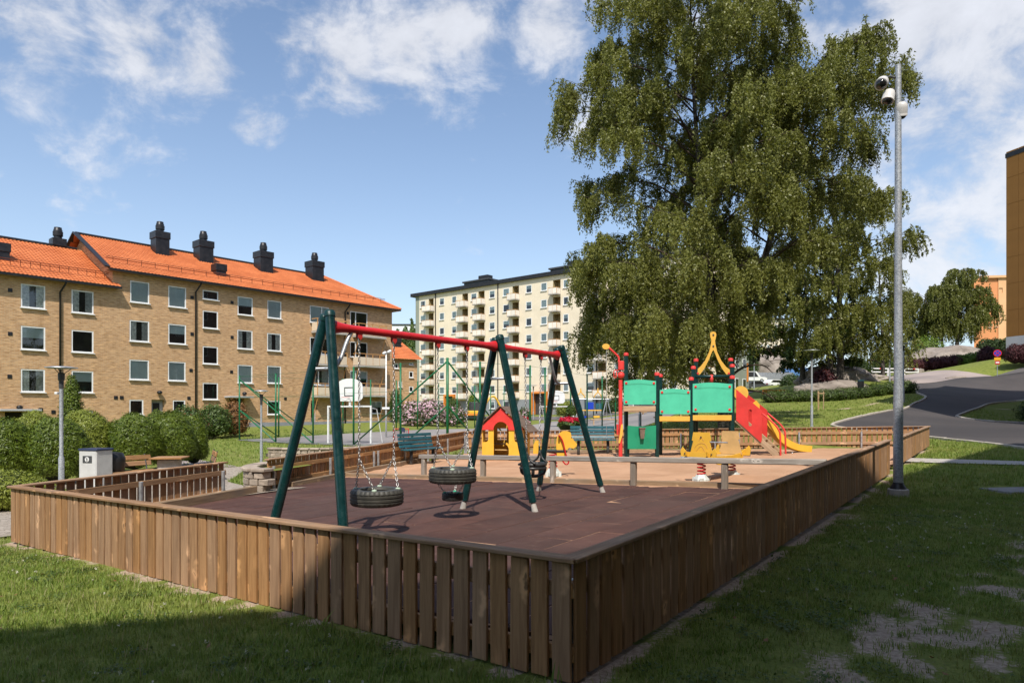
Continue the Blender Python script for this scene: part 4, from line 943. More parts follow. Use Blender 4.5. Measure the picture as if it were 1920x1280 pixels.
# rubber tiles, laid in rows parallel to the right-hand fence
rub = tag(link('rubber_floor', MB().box((0, 0, 0), (.02, .02, .005)).mesh('rubber_floor', M['rubber'])), kind='structure')
rub.location = (-1.0, 9.0, zin(-1, 9) - .12)
TB, TA = .585, 1.17
nA = Vector((-DA.y, DA.x))
RP = [tuple(C0 + DA * .13 + DB * .13), tuple(CL + (CB - CL).normalized() * .13 - DB * .1), tuple(E0 + (CB - CL).normalized() * -.12 + ED * .35), tuple(E1 - ED * .1 + DA * -.16)]
for i in range(-4, 24):
    for j in range(-1, 12):
        # tile outline clipped to the rubber area
        b0, a0 = i * TB, j * TA + (.585 if i % 2 else 0); g = .0045
        sq = [C0 + DA * (a0 + x) + nA * (b0 + y) for x, y in ((g, g), (TA - g, g), (TA - g, TB - g), (g, TB - g))]
        P = [tuple(p) for p in sq]
        for k in range(4):                       # clip against the convex yard part
            A_, B_ = RP[k], RP[(k + 1) % 4]; nP = []
            def inside(p): return (B_[0] - A_[0]) * (p[1] - A_[1]) - (B_[1] - A_[1]) * (p[0] - A_[0]) <= 0
            for m in range(len(P)):
                p, r_ = P[m], P[(m + 1) % len(P)]; ip, ir = inside(p), inside(r_)
                if ip: nP.append(p)
                if ip != ir:
                    d1 = (B_[0] - A_[0]) * (p[1] - A_[1]) - (B_[1] - A_[1]) * (p[0] - A_[0]); d2 = (B_[0] - A_[0]) * (r_[1] - A_[1]) - (B_[1] - A_[1]) * (r_[0] - A_[0]); t = d1 / (d1 - d2)
                    nP.append((p[0] + (r_[0] - p[0]) * t, p[1] + (r_[1] - p[1]) * t))
            P = nP
            if len(P) < 3: break
        if len(P) < 3: continue
        area = abs(sum(P[m][0] * P[(m + 1) % len(P)][1] - P[(m + 1) % len(P)][0] * P[m][1] for m in range(len(P)))) / 2
        if area < .02: continue
        cx = sum(p[0] for p in P) / len(P); cy = sum(p[1] for p in P) / len(P); n_ = len(P); dz = random.uniform(-.004, .004); tx, ty = random.uniform(-.004, .004), random.uniform(-.004, .004)
        top = [(p[0] - cx, p[1] - cy, zin(p[0], p[1]) + dz + (p[0] - cx) * tx + (p[1] - cy) * ty - zin(cx, cy)) for p in P]
        inn = [(x * .985, y * .985, z) for x, y, z in top]; low = [(x, y, z - .008) for x, y, z in top]; bot = [(x, y, z - .05) for x, y, z in top]
        if sum(P[m][0] * P[(m + 1) % n_][1] - P[(m + 1) % n_][0] * P[m][1] for m in range(n_)) < 0: inn, low, bot = inn[::-1], low[::-1], bot[::-1]
        fs = [tuple(range(n_))] + [(n_ + m, n_ + (m + 1) % n_, (m + 1) % n_, m) for m in range(n_)] + [(2 * n_ + m, 2 * n_ + (m + 1) % n_, n_ + (m + 1) % n_, n_ + m) for m in range(n_)]
        mbt = MB().add(inn + low + bot, fs); o = mbt.build('rubber_tile', M['rubber'], rub); o.location = Vector((cx, cy, zin(cx, cy))) - rub.location

# ---- fences: boards one by one, two rails and steel posts on the yard side, a flat cap
BW, BT, PITCH = .124, .024, .1545
def board_mesh(h): return MB().cbox((0, 0, h / 2), (BW, BT, h), .004).mesh('board', M['board'])
_bm = {}
def fence(name, label, pts, zt, inward, bh=.70, gap_end=0, post_every=1.9, corner=False):
    """pts: 2D line, zt: cap height at each; boards stand on the outer side, 'inward' is the 2D direction of the yard"""
    P = [Vector(p) for p in pts]; base = P[0]
    root = thing(name, label, 'fence', (base.x, base.y, zt[0] - .745))
    for (a, b, za, zb) in zip(P[:-1], P[1:], zt[:-1], zt[1:]):
        d = b - a; ln = d.length; d = d.normalized(); nin = Vector((-d.y, d.x))
        if nin.dot(Vector(inward)) < 0: nin = -nin
        n = max(1, round(ln / PITCH)); ang = math.atan2(d.y, d.x); z0 = root.location.z
        bhk = round(bh, 2)
        if bhk not in _bm: _bm[bhk] = board_mesh(bhk)
        for i in range(n):
            t = (i + .5) / n; p = a + d * (ln * t); z = za + (zb - za) * t
            Mx = Matrix.Translation((p.x - base.x, p.y - base.y, z - .028 - bh - z0 + random.uniform(-.006, .006))) @ Matrix.Rotation(ang + random.uniform(-.012, .012), 4, 'Z') @ Matrix.Rotation(random.uniform(-.009, .009), 4, 'Y') @ Matrix.Diagonal((random.uniform(.93, 1.04), 1, random.uniform(.985, 1.012), 1))
            link('board', _bm[bhk], root, M=Mx)
        slope = math.atan2(zb - za, ln)
        def beam(nm, off, dz, w, t_, mat, ln0, ln1, ch=.004):
            L_ = ln1 - ln0; c = a + d * ((ln0 + ln1) / 2) + nin * off; z = za + (zb - za) * ((ln0 + ln1) / 2) / ln + dz
            Mx = Matrix.Translation((c.x - base.x, c.y - base.y, z - z0)) @ Matrix.Rotation(ang, 4, 'Z') @ Matrix.Rotation(-slope, 4, 'Y')
            link(nm, MB().cbox((0, 0, 0), (L_, w, t_), ch).mesh(nm, mat), root, M=Mx)
        seg = max(1, round(ln / 3.9)); jit = 0
        for k in range(seg):
            s0, s1 = ln * k / seg, ln * (k + 1) / seg
            beam('cap_rail', .012, -.014 + (random.uniform(-.004, .004)), .118, .028, M['cap'], s0 + .001 - (.03 if k == 0 else 0), s1 - .002 + (.03 if k == seg - 1 and not corner else 0), .005)
            for dz in (-.20, -.575 * bh / .70): beam('rail', BT / 2 + .021, dz, .04, .092, M['rail'], s0 + .004, s1 - .002, .005)
        npst = max(2, round(ln / post_every) + 1)
        for k in range(npst):
            t = (.12 + (ln - .24) * k / (npst - 1)); c = a + d * t + nin * (BT / 2 + .07); z = za + (zb - za) * t / ln
            link('steel_post', _post, root, M=Matrix.Translation((c.x - base.x, c.y - base.y, z - .16 - z0)) @ Matrix.Rotation(ang, 4, 'Z'))
    return root
_post = MB().cbox((0, 0, -.40), (.05, .05, .80), .006).mesh('steel_post', M['steel'])
nLeft = (CB - CL).normalized()
L1 = CL + nLeft * 4.05; L2 = CL + nLeft * 5.34; L3 = CL + nLeft * 9.98
RE = C0 + DA * 13.2; RS = C0 + DA * 15.4
fence('board_fence', 'near wooden board fence, left half sunlit and right half in shade', [C0, CL], [.745, .629], (0, 1))
fence('board_fence', 'long shaded wooden board fence running away to the right beside the lamp pole', [C0, RE], [.745, .985], (-1, .3))
fence('board_fence', 'short sunlit board fence past the gap behind the tall steel pole', [RS, CR], [.996, 1.117], (-1, .3), .62)
fence('board_fence', 'back board fence behind the play tower and the playhouse', [CR, CB], [1.117, .849], (0, -1), .66)
fence('board_fence', 'short board fence ending at the cobbled path on the left', [CL, L1], [.629, .652], (1, -.3))
fence('board_fence', 'board fence behind the left-hand bench and the tyre swings', [L2, L3, CB], [.616, .675, .849], (1, -.3), .62)

# ---- timber edging
def timber(name, label, a, b, za, zb, w, h, mat, parent=None):
    a = Vector(a); b = Vector(b); d = b - a; ln = d.length; c = (a + b) / 2
    o = MB().cbox((0, 0, 0), (ln, w, h), .012).build(name, mat, parent)
    o.matrix_basis = Matrix.Translation((c.x, c.y, (za + zb) / 2 - h / 2)) @ Matrix.Rotation(math.atan2(d.y, d.x), 4, 'Z') @ Matrix.Rotation(-math.atan2(zb - za, ln), 4, 'Y')
    if label: tag(o, label, 'timber edging')
    return o
nE = Vector((-ED.y, ED.x))
timber('timber_edging', 'low timber beam between the rubber floor and the sand', E0, E1, zin(*E0) + .085, zin(*E1) + .085, .10, .2, M['edging'])
li = Vector((nLeft.y, -nLeft.x))
timber('timber_edging', 'low timber beam along the foot of the left fence beside the sand', L2 + li * .22 + nLeft * .5, L2 + li * .22 + nLeft * 7.4, .10, .16, .09, .17, M['edging'])
timber('timber_edging', 'low timber beam at the foot of the short left fence', CL + li * .30 + nLeft * .4, L1 + li * .32 + nLeft * .5, .14, .16, .09, .2, M['edging'])
timber('timber_edging', 'low timber beam along the foot of the back fence', CB.lerp(CR, .03) + Vector((.02, -.3)), CB.lerp(CR, .97) + Vector((.0, -.3)), .16, .42, .09, .16, M['edging'])
# ---- waist-high timber rail on posts
rail = thing('timber_rail', 'long grey weathered timber rail on posts between rubber and sand', 'rail', (0, 0, 0))
pf = [(795, 895), (906, 899), (1037, 904), (1188, 909.5), (1359, 916)]; pp = []
for u, v in pf:
    r = ray(u, v); # foot on the yard floor
    t = (EYE - .244) / (.0277 * r.x - .0074 - r.z); pp.append(Vector((r.x * t, t, zin(r.x * t, t))))
pp = [Vector((p.x, p.y, zin(p.x, p.y))) for p in pp]
zr = .435
for p in pp: link('post', MB().cbox((0, 0, zr / 2 - .1), (.105, .105, zr + .2), .012).mesh('post', M['grey_post']), rail, M=Matrix.Translation(p) @ Matrix.Rotation(math.atan2(ED.y, ED.x), 4, 'Z'))
a = pp[0] - (pp[1] - pp[0]).normalized() * .12; b = pp[4] + (pp[4] - pp[3]).normalized() * 1.62
for s0, s1 in ((0, .52), (.521, 1)):
    A_ = a.lerp(b, s0); B_ = a.lerp(b, s1); timber('rail_beam', None, A_.to_2d(), B_.to_2d(), A_.z + zr + .095, B_.z + zr + .095, .125, .095, M['grey_wood'], rail)
# ================================================================ swings
def V3(x, y, z): return Vector((x, y, z))
AP = [V3(-2.03, 7.50, 2.667), V3(-.209, 9.90, 2.667), V3(.80, 11.5, 2.667)]
FT = [(V3(-2.70, 7.57, 0), V3(-1.70, 6.95, 0)), (V3(-.731, 10.17, 0), V3(.323, 9.63, 0)), (V3(.48, 12.28, 0), V3(1.558, 11.73, 0))]
sw = thing('swing_frame', 'dark green swing frame of six slanting legs with a red top beam', 'swing frame', (-.2, 9.9, zin(-.2, 9.9)))
so = sw.location
for ap, (f1, f2) in zip(AP, FT):
    for k, f in enumerate((f1, f2)):
        f = V3(f.x, f.y, zin(f.x, f.y)); d = (ap - f).normalized(); foot = f + d * .13; sidev = (FT[1][1] - FT[1][0]).normalized() * (.035 if k else -.035)
        top = ap + sidev - so + (V3(0, 0, -.01) if k else V3(0, 0, -.05)); ft = foot - so
        mb = MB(); mb.tube([ft, ft.lerp(top, .5), top], .054, 16); o = mb.build('leg', M['sgreen'], sw, True, angle=50)
        mb = MB(); mb.tube([top - d * .03, top + d * .012, top + d * .035, top + d * .046], [.062, .063, .055, .03], 16); mb.build('leg_cap', M['pgreen'], o, True, angle=50)
        mb = MB(); mb.tube([f - so - d * .02, ft + d * .02], [.05, .034], 10); mb.build('leg_foot', M['concrete'], o, True, angle=50)
ZBM = 2.53
def flare(mb, a, b, r, n=18):
    d = (b - a).normalized(); s = d.cross(V3(0, 0, 1)).normalized(); upv = s.cross(d); L_ = (b - a).length; vs = []
    st = [(0, 1.75), (.04, 1.65), (.10, 1.32), (.18, 1.1), (.30, 1.0), (L_ - .30, 1.0), (L_ - .18, 1.1), (L_ - .10, 1.32), (L_ - .04, 1.65), (L_, 1.75)]
    for t, k in st:
        for i in range(n):
            an = 2 * math.pi * i / n; vs.append(a + d * t + s * math.cos(an) * r * (1 + (k - 1) * .25) + upv * math.sin(an) * r * k)
    m = len(st); fs = [(i * n + j, i * n + (j + 1) % n, (i + 1) * n + (j + 1) % n, (i + 1) * n + j) for i in range(m - 1) for j in range(n)]; fs += [tuple(range(n))[::-1], tuple((m - 1) * n + k for k in range(n))]
    mb.add(vs, fs)
for i in (0, 1):
    a = V3(AP[i].x, AP[i].y, ZBM); b = V3(AP[i + 1].x, AP[i + 1].y, ZBM); d = (b - a).normalized()
    mb = MB(); flare(mb, a + d * .065 - so, b - d * .065 - so, .045); mb.build('top_beam', M['red'], sw, True, angle=50)
# hangers and bent grey stay tubes
def beam_pt(i, t):
    a, b = AP[i], AP[i + 1]; d = (b - a); d.z = 0; d = d.normalized(); return V3(a.x + d.x * t, a.y + d.y * t, ZBM - .045)
HANG = [(0, .449), (0, .985), (0, 1.756), (0, 2.335), (1, .77), (1, 1.26)]
hp = [beam_pt(*h) for h in HANG]
for p in hp:
    mb = MB(); Rm = Rz(math.atan2(AP[1].y - AP[0].y, AP[1].x - AP[0].x))
    for sy in (-.018, .018): mb.prism([(-.032, .03), (.032, .03), (.03, -.045), (.0, -.075), (-.03, -.045)], .010, p - so + Rm @ V3(0, sy, 0), Rm @ V3(1, 0, 0), (0, 0, 1))
    o = mb.build('hanger', M['redp'], sw)
    MB().tube([p - so + V3(0, 0, -.03), p - so + V3(0, 0, -.12)], [.022, .012], 8).build('shackle', M['chain'], o)
def stay(ap, i, t, f1, f2, zz=2.06):
    b = beam_pt(i, t); dd = V3(AP[1].x - AP[0].x, AP[1].y - AP[0].y, 0).normalized(); sgn = 1 if i == 0 else -1
    f1 = V3(f1.x, f1.y, zin(f1.x, f1.y)); f2 = V3(f2.x, f2.y, zin(f2.x, f2.y)); k = (zz - f1.z) / (ap.z - f1.z); m1 = f1.lerp(ap, k); m2 = f2.lerp(ap, k); mid = (m1 + m2) / 2 + dd * .04 * sgn
    pts = [m1, mid.lerp(m1, .3) + dd * .04 * sgn, mid + dd * .05 * sgn, mid + dd * .14 * sgn + V3(0, 0, .03), mid.lerp(b, .45) + dd * .06 * sgn + V3(0, 0, -.05), mid.lerp(b, .75) + dd * .03 * sgn, b]
    pts = smoothline([p - so for p in pts], 5); mb = MB(); mb.tube(pts, .023, 10); mb.tube([p - so for p in (m2, mid.lerp(m2, .3) + dd * .04 * sgn, mid + dd * .05 * sgn)], .023, 10); mb.build('stay_tube', M['steel'], sw, True, angle=60)
stay(AP[0], 0, .33, *FT[0]); stay(AP[2], 1, 1.55, FT[2][0], FT[2][1])
m1 = V3(FT[1][0].x, FT[1][0].y, zin(0, 10)).lerp(AP[1], .76) - so; m2 = V3(FT[1][1].x, FT[1][1].y, zin(0, 10)).lerp(AP[1], .76) - so; MB().tube([m1, m2], .02, 8).build('cross_bar', M['steel'], sw, True)

def chain_mesh(a, b, pitch=.036, r=.0046):
    """real links, every other one turned a quarter"""
    a = Vector(a); b = Vector(b); d = (b - a); L_ = d.length; d = d.normalized(); n = max(2, int(L_ / pitch)); fr = frame(d); vs = []; fs = []; nu, nv = 10, 5
    ring = []
    for i in range(nu):
        an = 2 * math.pi * i / nu; cx, cz = math.cos(an) * .0125, math.sin(an) * .0125 + (pitch * .5 - .006) * (1 if math.sin(an) > 0 else -1) * .75
        nx_, nz_ = math.cos(an), math.sin(an)
        for j in range(nv): bn = 2 * math.pi * j / nv; ring.append((cx + nx_ * math.cos(bn) * r, math.sin(bn) * r, cz + nz_ * math.cos(bn) * r))
    rf = [(i * nv + j, ((i + 1) % nu) * nv + j, ((i + 1) % nu) * nv + (j + 1) % nv, i * nv + (j + 1) % nv) for i in range(nu) for j in range(nv)]
    mb = MB()
    for k in range(n):
        c = a + d * (L_ * (k + .5) / n); q = Matrix.Rotation(math.pi / 2 * (k % 2) + .4, 3, 'Z'); mb.add([c + fr @ (q @ Vector(p)) for p in ring], rf)
    return mb
def tyre(mbT, c, Ro, Wd, tilt=0, groove=True):
    """tyre lying flat: tread with grooves and shoulder blocks"""
    h = Wd / 2; Ri = Ro * .60
    prof = [(Ri, -h * .62), (Ri * 1.06, -h * .92), (Ro * .80, -h * 1.0), (Ro * .93, -h * .90), (Ro * .985, -h * .66)]
    for zg in (-.42, 0, .42): prof += [(Ro * .995, h * (zg - .10)), (Ro * .972, h * (zg - .06)), (Ro * .972, h * (zg + .06)), (Ro * .995, h * (zg + .10))]
    prof += [(Ro * .985, h * .66), (Ro * .93, h * .90), (Ro * .80, h * 1.0), (Ri * 1.06, h * .92), (Ri, h * .62), (Ri * 1.05, h * .5), (Ro * .86, h * .3), (Ro * .88, -h * .3), (Ri * 1.05, -h * .5), (Ri, -h * .62)]
    n = 120; vs = []; Rm = Matrix.Rotation(tilt, 3, 'X')
    for r, z in prof:
        for k in range(n):
            a = 2 * math.pi * k / n; rr_ = r
            if abs(z) > h * .5 and r > Ro * .9 and k % 4 in (0,): rr_ = r - .008
            vs.append(Vector(c) + Rm @ Vector((rr_ * math.cos(a), rr_ * math.sin(a), z)))
    m = len(prof); mbT.add(vs, [(i * n + k, i * n + (k + 1) % n, (i + 1) * n + (k + 1) % n, (i + 1) * n + k) for i in range(m - 1) for k in range(n)])
def tyre_swing(name, label, ia, ib, z, dia, small=False, yaw=.0):
    A_, B_ = hp[ia], hp[ib]; c = V3((A_.x + B_.x) / 2, (A_.y + B_.y) / 2, z); root = thing(name, label, 'swing', c)
    mb = MB(); tyre(mb, (0, 0, 0), dia / 2, .20); ty = mb.build('tyre', M['tyre'], root, True, angle=35)
    d = V3(B_.x - A_.x, B_.y - A_.y, 0).normalized(); s = V3(-d.y, d.x, 0); r = dia / 2 * .80; top = .10
    pts = {('A', -1): -d * r, ('A', 1): None}
    four = [(-d * .75 - s * .66), (-d * .55 + s * .83), (d * .55 - s * .83), (d * .75 + s * .66)]
    for hpnt, pr in ((A_, (0, 1)), (B_, (2, 3))):
        J = V3(hpnt.x - c.x, hpnt.y - c.y, .46); chain_mesh(hpnt - c + V3(0, 0, -.11), J).build('chain', M['chain'], root, True)
        for k in pr:
            e = four[k].normalized() * r + V3(0, 0, top); chain_mesh(J, e).build('chain', M['chain'], root, True)
            MB().lathe([(.03, -.008), (.03, .004), (.02, .012), (0, .014)], e, 12).build('chain_plug', M['plug'], ty)
    if small:
        zz = .46 - z; mb = MB(); tyre(mb, (0, 0, zz), .145, .11); st = mb.build('small_tyre', M['rubber_seat'], root, True, angle=35)
        for an in (200, 320, 80):
            p = V3(math.cos(R(an)), math.sin(R(an)), 0); e = p * .11 + V3(0, 0, zz + .055); chain_mesh(p * .215 + V3(0, 0, -.09), e).build('chain', M['chain'], root, True); MB().lathe([(.024, -.006), (.024, .008), (0, .012)], e, 10).build('chain_plug', M['mint'], st)
    return root
tyre_swing('tyre_swing', 'lower tyre swing hanging nearest the viewer on four chain legs', 0, 1, .585, .63)
tyre_swing('tyre_swing', 'higher tyre swing with a small black tyre hung beneath it', 2, 3, .74, .645, True)
# toddler bucket seat
A_, B_ = hp[4], hp[5]; c = V3((A_.x + B_.x) / 2, (A_.y + B_.y) / 2, .76); d = V3(B_.x - A_.x, B_.y - A_.y, 0).normalized(); s = V3(-d.y, d.x, 0)
tod = thing('toddler_swing', 'black rubber toddler swing seat hanging behind the middle swing legs', 'swing', c)
def P(a, b, z): return d * a + s * b + V3(0, 0, z)
for k, sg in ((A_, -1), (B_, 1)):
    e = P(sg * .20, 0, .28); chain_mesh(k - c + V3(0, 0, -.11), e).build('chain', M['chain'], tod, True)
    mb = MB(); mb.tube(smoothline([e, P(sg * .20, 0, .2), P(sg * .19, .02, .1), P(sg * .185, .10, .03), P(sg * .18, .16, .0)], 4), .017, 8); mb.tube(smoothline([P(sg * .20, 0, .2), P(sg * .195, -.06, .08), P(sg * .19, -.15, .02)], 4), .017, 8); mb.build('side_strap', M['rubber_seat'], tod, True)
ringp = [P(.20 * math.cos(t) * (1.0), .19 * math.sin(t), 0) for t in np.linspace(0, 2 * math.pi, 25)]
mb = MB(); mb.tube(ringp, .03, 10); mb.tube([p + V3(0, 0, -.055) for p in ringp], .026, 10); mb.build('seat_ring', M['rubber_seat'], tod, True)
mb = MB()
for an in (0, 90, 180, 270):
    p = P(.20 * math.cos(R(an + 30)), .19 * math.sin(R(an + 30)), -.05); mb.tube(smoothline([p, p * .85 + V3(0, 0, -.10), P(0, 0, -.19)], 5), .022, 8)
mb.lathe([(.0, -.215), (.09, -.205), (.12, -.18), (.10, -.165), (0, -.16)], (0, 0, 0), 16); mb.build('seat_basket', M['rubber_seat'], tod, True)

# ================================================================ play tower
TY = 20.5
def T(u, v, y=TY): return at(u, v, y)
tw = thing('play_tower', 'green, red and yellow play tower with bridge, crane, arch, stairs and slide', 'play tower', (5.4, TY, zin(5.4, TY)))
to = tw.location
def post(u, vtop, y, r=.065, cap=True, vb=None, mat='pgreen', x=None):
    p = T(u, vtop, y); X = p.x if x is None else x; zb = zin(X, y) - .1; o = MB().tube([V3(X, y, zb) - to, V3(X, y, p.z) - to], r, 14).build('post', M[mat], tw, True, angle=50)
    if cap: MB().lathe([(r + .012, -.03), (r + .014, .03), (r + .002, .055), (r * .5, .07), (0, .072)], V3(X, y, p.z) - to, 14).build('post_cap', M['redp'], o, True, angle=50)
    return o
post(1174, 665, TY + .95); post(1232, 702, TY); post(1238, 705, TY + .95); post(1296, 711, TY); post(1300, 690, TY + .6); post(1305, 676, TY + 1.15); post(1373, 708, TY); post(1373, 686.5, TY + .6); post(1370, 675, TY + 1.15)
post(1176, 800, TY + .1, cap=False)
def panel(u0, v0, u1, v1, y, mat, wave=.022, groove=True, t=.022, bolts=True, name='panel'):
    a = T(u0, v1, y); b = T(u1, v0, y); W, H = b.x - a.x, b.z - a.z; n = 14
    topw = lambda f: wave * math.sin((f - .15) * math.pi * 1.6)
    poly = [(0, 0), (W, 0)] + [(W * (1 - i / n), H + topw(1 - i / n)) for i in range(n + 1)]
    o = MB().prism(poly, t, V3(a.x, y - .075, a.z) - to, (1, 0, 0), (0, 0, 1)).build(name, M[mat], tw)
    if groove:
        for dz in (.16, .19):
            MB().tube([V3(a.x + W * (.03 + .94 * i / n), y - .075 - t / 2, a.z + H - H * dz + topw(i / n) * .9) - to for i in range(n + 1)], .004, 5).build('groove', M['green2'], o)
    if bolts:
        for fx in (.07, .93):
            for fz in (.1, .88):
                MB().lathe([(.038, 0), (.038, .012), (.026, .022), (.011, .023), (.011, .012), (0, .012)], V3(a.x + W * fx, y - .075 - t / 2, a.z + H * fz) - to, 14, 0, Matrix.Rotation(R(90), 3, 'X')).build('bolt_cap', M['redp'], o, True, angle=40)
    return o
panel(1169, 713, 1229, 758, TY, 'mint'); panel(1236, 730, 1293, 776, TY, 'mint'); panel(1297.5, 718.5, 1371.5, 773, TY, 'mint'); panel(1176, 798, 1229, 841, TY, 'green2', -.015, False, bolts=False)
panel(1180, 716, 1229, 756, TY + 1.0, 'green2', .02, False, bolts=False); panel(1304, 725, 1369, 772, TY + 1.2, 'green2', .02, False, bolts=False)
def beamb(u0, v0, u1, v1, y, mat, t=.09, name='deck_beam'):
    a = T(u0, v1, y); b = T(u1, v0, y); MB().cbox(((a.x + b.x) / 2 - to.x, y - to.y, (a.z + b.z) / 2 - to.z), (b.x - a.x, t, b.z - a.z), .008).build(name, M[mat], tw)
beamb(1168, 761, 1229, 771, TY - .01, 'stair_wood'); beamb(1236, 780, 1293, 789.5, TY - .01, 'ypost'); beamb(1298, 778, 1371, 788, TY - .01, 'ypost')
beamb(1170, 762, 1229, 772, TY + .95, 'stair_wood'); beamb(1236, 781, 1293, 790, TY + .9, 'ypost'); beamb(1298, 779, 1371, 789, TY + 1.1, 'ypost')
# decks, board by board
for u0, u1, v in ((1168, 1232, 766), (1296, 1373, 782)):
    a = T(u0, v, TY); b = T(u1, v, TY); n = 8
    for k in range(n): MB().cbox(((a.x + b.x) / 2 - to.x, .06 + 1.0 * (k + .5) / n, a.z - to.z + .04), (b.x - a.x, 1.0 / n - .012, .035), .004).build('deck_board', M['stair_wood'], tw)
a = T(1236, 784, TY); b = T(1293, 784, TY)
for k in range(9): MB().cbox((a.x + (b.x - a.x) * (k + .5) / 9 - to.x, .48, a.z - to.z + .03 - .03 * math.sin(math.pi * (k + .5) / 9)), ((b.x - a.x) / 9 - .015, .8, .035), .004).build('bridge_board', M['stair_wood'], tw)
# dark cross tube and the ogee arch at the back of the high tower
yb = TY + 1.15; p = T(1303, 706, TY + .6); q_ = T(1371, 705, TY + .6); MB().tube([p - to, q_ - to], .05, 12).build('cross_tube', M['pgreen'], tw, True)
p = T(1334, 712, TY + .6); MB().tube([p - to + V3(0, 0, -.12), p - to + V3(0, 0, .16)], .055, 12).build('crank', M['redp'], tw, True)
MB().tube([T(1318, 722, TY + 1.0) - to + V3(0, .0, -.25), T(1318, 722, TY + 1.0) - to, ], .2, 16).build('drum', M['brown'], tw, True)
kx = yb / F
arc = [(-31, -5), (-25, 2), (-16, 18), (-8, 36), (-4, 50), (-3.2, 62), (-5.2, 71), (-5.4, 75), (-4, 79), (0, 80.5), (4, 79), (5.4, 75), (5.2, 71), (3.2, 62), (4, 50), (8, 36), (16, 18), (25, 2), (31, -5), (31, 7.5), (24, 12), (19, 15)]
outer = [(-31, 9), (-24, 14.5), (-15, 26), (-7.5, 42), (-4.0, 57), (-3.4, 64), (-5.4, 71), (-5.8, 75), (-4.4, 79), (0, 80.5), (4.4, 79), (5.8, 75), (5.4, 71), (3.4, 64), (4.0, 57), (7.5, 42), (15, 26), (24, 14.5), (31, 9)]
innerp = [(31, -4), (24, 1), (16, 12), (8, 28), (2.5, 42), (0, 46), (-2.5, 42), (-8, 28), (-16, 12), (-24, 1), (-31, -4)]
cpt = T(1336.5, 702, yb)
ar = MB().prism([(x * kx, z * kx) for x, z in (outer + innerp)[::-1]], .035, cpt - to + V3(0, -.03, 0), (1, 0, 0), (0, 0, 1)).build('arch', M['ypost'], tw)
for z in (53, 74): MB().lathe([(.028, 0), (.028, .02), (0, .024)], cpt - to + V3(0, -.05, z * kx), 10, 0, Matrix.Rotation(R(90), 3, 'X')).build('bolt_cap', M['darkgrey'], ar)
for x in (-29, 29): MB().lathe([(.035, 0), (.035, .02), (0, .024)], cpt - to + V3(x * kx, -.05, 2 * kx), 10, 0, Matrix.Rotation(R(90), 3, 'X')).build('bolt_cap', M['redp'], ar)
# red crane pole with ball, handle box, arm and yellow disc
pb = T(1163.5, 712, TY - .12); zb = zin(pb.x, pb.y) - .1
cr = MB().tube([V3(pb.x, pb.y, zb) - to, pb - to], .058, 14).build('crane_pole', M['redp'], tw, True, angle=50)
MB().lathe([(0, -.10), (.06, -.085), (.10, -.03), (.10, .03), (.06, .085), (0, .10)], T(1164.5, 703, TY - .12) - to, 16).build('ball', M['redp'], cr, True)
MB().cbox(T(1164.5, 685, TY - .12) - to, (.17, .10, .27), .02).build('crank_box', M['redp'], cr)
MB().tube(smoothline([T(u, v, TY - .12) - to for u, v in ((1160, 679), (1160, 670), (1153, 662), (1142, 652))], 5), .03, 10).build('crane_arm', M['redp'], cr, True)
MB().tube([T(u, v, TY - .12) - to for u, v in ((1160, 694), (1153, 694), (1151, 697), (1151, 706), (1153, 708.5), (1155.5, 706), (1156, 696))], .015, 8).build('crank_handle', M['redp'], cr, True)
MB().prism([(math.cos(t) * .11, math.sin(t) * .085) for t in np.linspace(0, 2 * math.pi, 20, endpoint=False)], .04, T(1136, 649.5, TY - .12) - to, (1, 0, 0), (0, 0, 1)).build('pulley_disc', M['ypost'], cr)
MB().tube([T(1137, 651, TY - .12) - to, T(1137.5, 822, TY - .12) - to], .006, 5).build('rope', M['steel'], cr)
MB().prism([(0, .02), (.08, .55), (.13, .58), (.13, .28), (.04, .0)], .03, T(1159.5, 831, TY - .2) - to, (1, 0, 0), (0, 0, 1)).build('side_fin', M['ypost'], tw)
MB().cbox(T(1157.5, 805, TY - .16) - to, (.05, .12, .32), .01).build('side_fin', M['redp'], tw)
# basket on the lower panel
b = T(1204, 812, TY - .17); mbx = MB(); mbx.lathe([(.07, -.16), (.11, .14), (.13, .14), (.13, .17), (.10, .17), (.06, -.14), (0, -.14)], b - to, 4, 0, Rz(R(45))); mbx.build('bucket', M['brown'], tw)
# stairs down to the right: stringers, treads, red side panel with slot, handrails
top = V3(6.72, TY - .08, T(1380, 786, TY).z); foot = V3(7.72, 19.75, zin(7.72, 19.75) - .05)
hd_ = V3(foot.x - top.x, foot.y - top.y, 0); LH = hd_.length; hd_ = hd_.normalized(); pw_ = V3(-hd_.y, hd_.x, 0)      # run and width directions
SLP = (foot.z - top.z) / LH
for wo in (0, .55):
    a_, b_ = top + pw_ * wo, foot + pw_ * wo; d_ = b_ - a_; Rm = Matrix((d_.normalized(), pw_, d_.normalized().cross(pw_))).transposed(); MB().cbox((0, 0, 0), (d_.length, .045, .17), .006).build('stringer', M['stair_wood'], tw).matrix_basis = Matrix.Translation((a_ + b_) / 2 - to) @ Rm.to_4x4()
for k in range(6):
    c_ = top.lerp(foot, (k + .6) / 6.3) + pw_ * .275 + V3(0, 0, .02); MB().cbox((0, 0, 0), (.19, .5, .035), .005).build('tread', M['stair_wood'], tw).matrix_basis = Matrix.Translation(c_ - to) @ Matrix.Rotation(math.atan2(hd_.y, hd_.x), 4, 'Z')
PL = .74
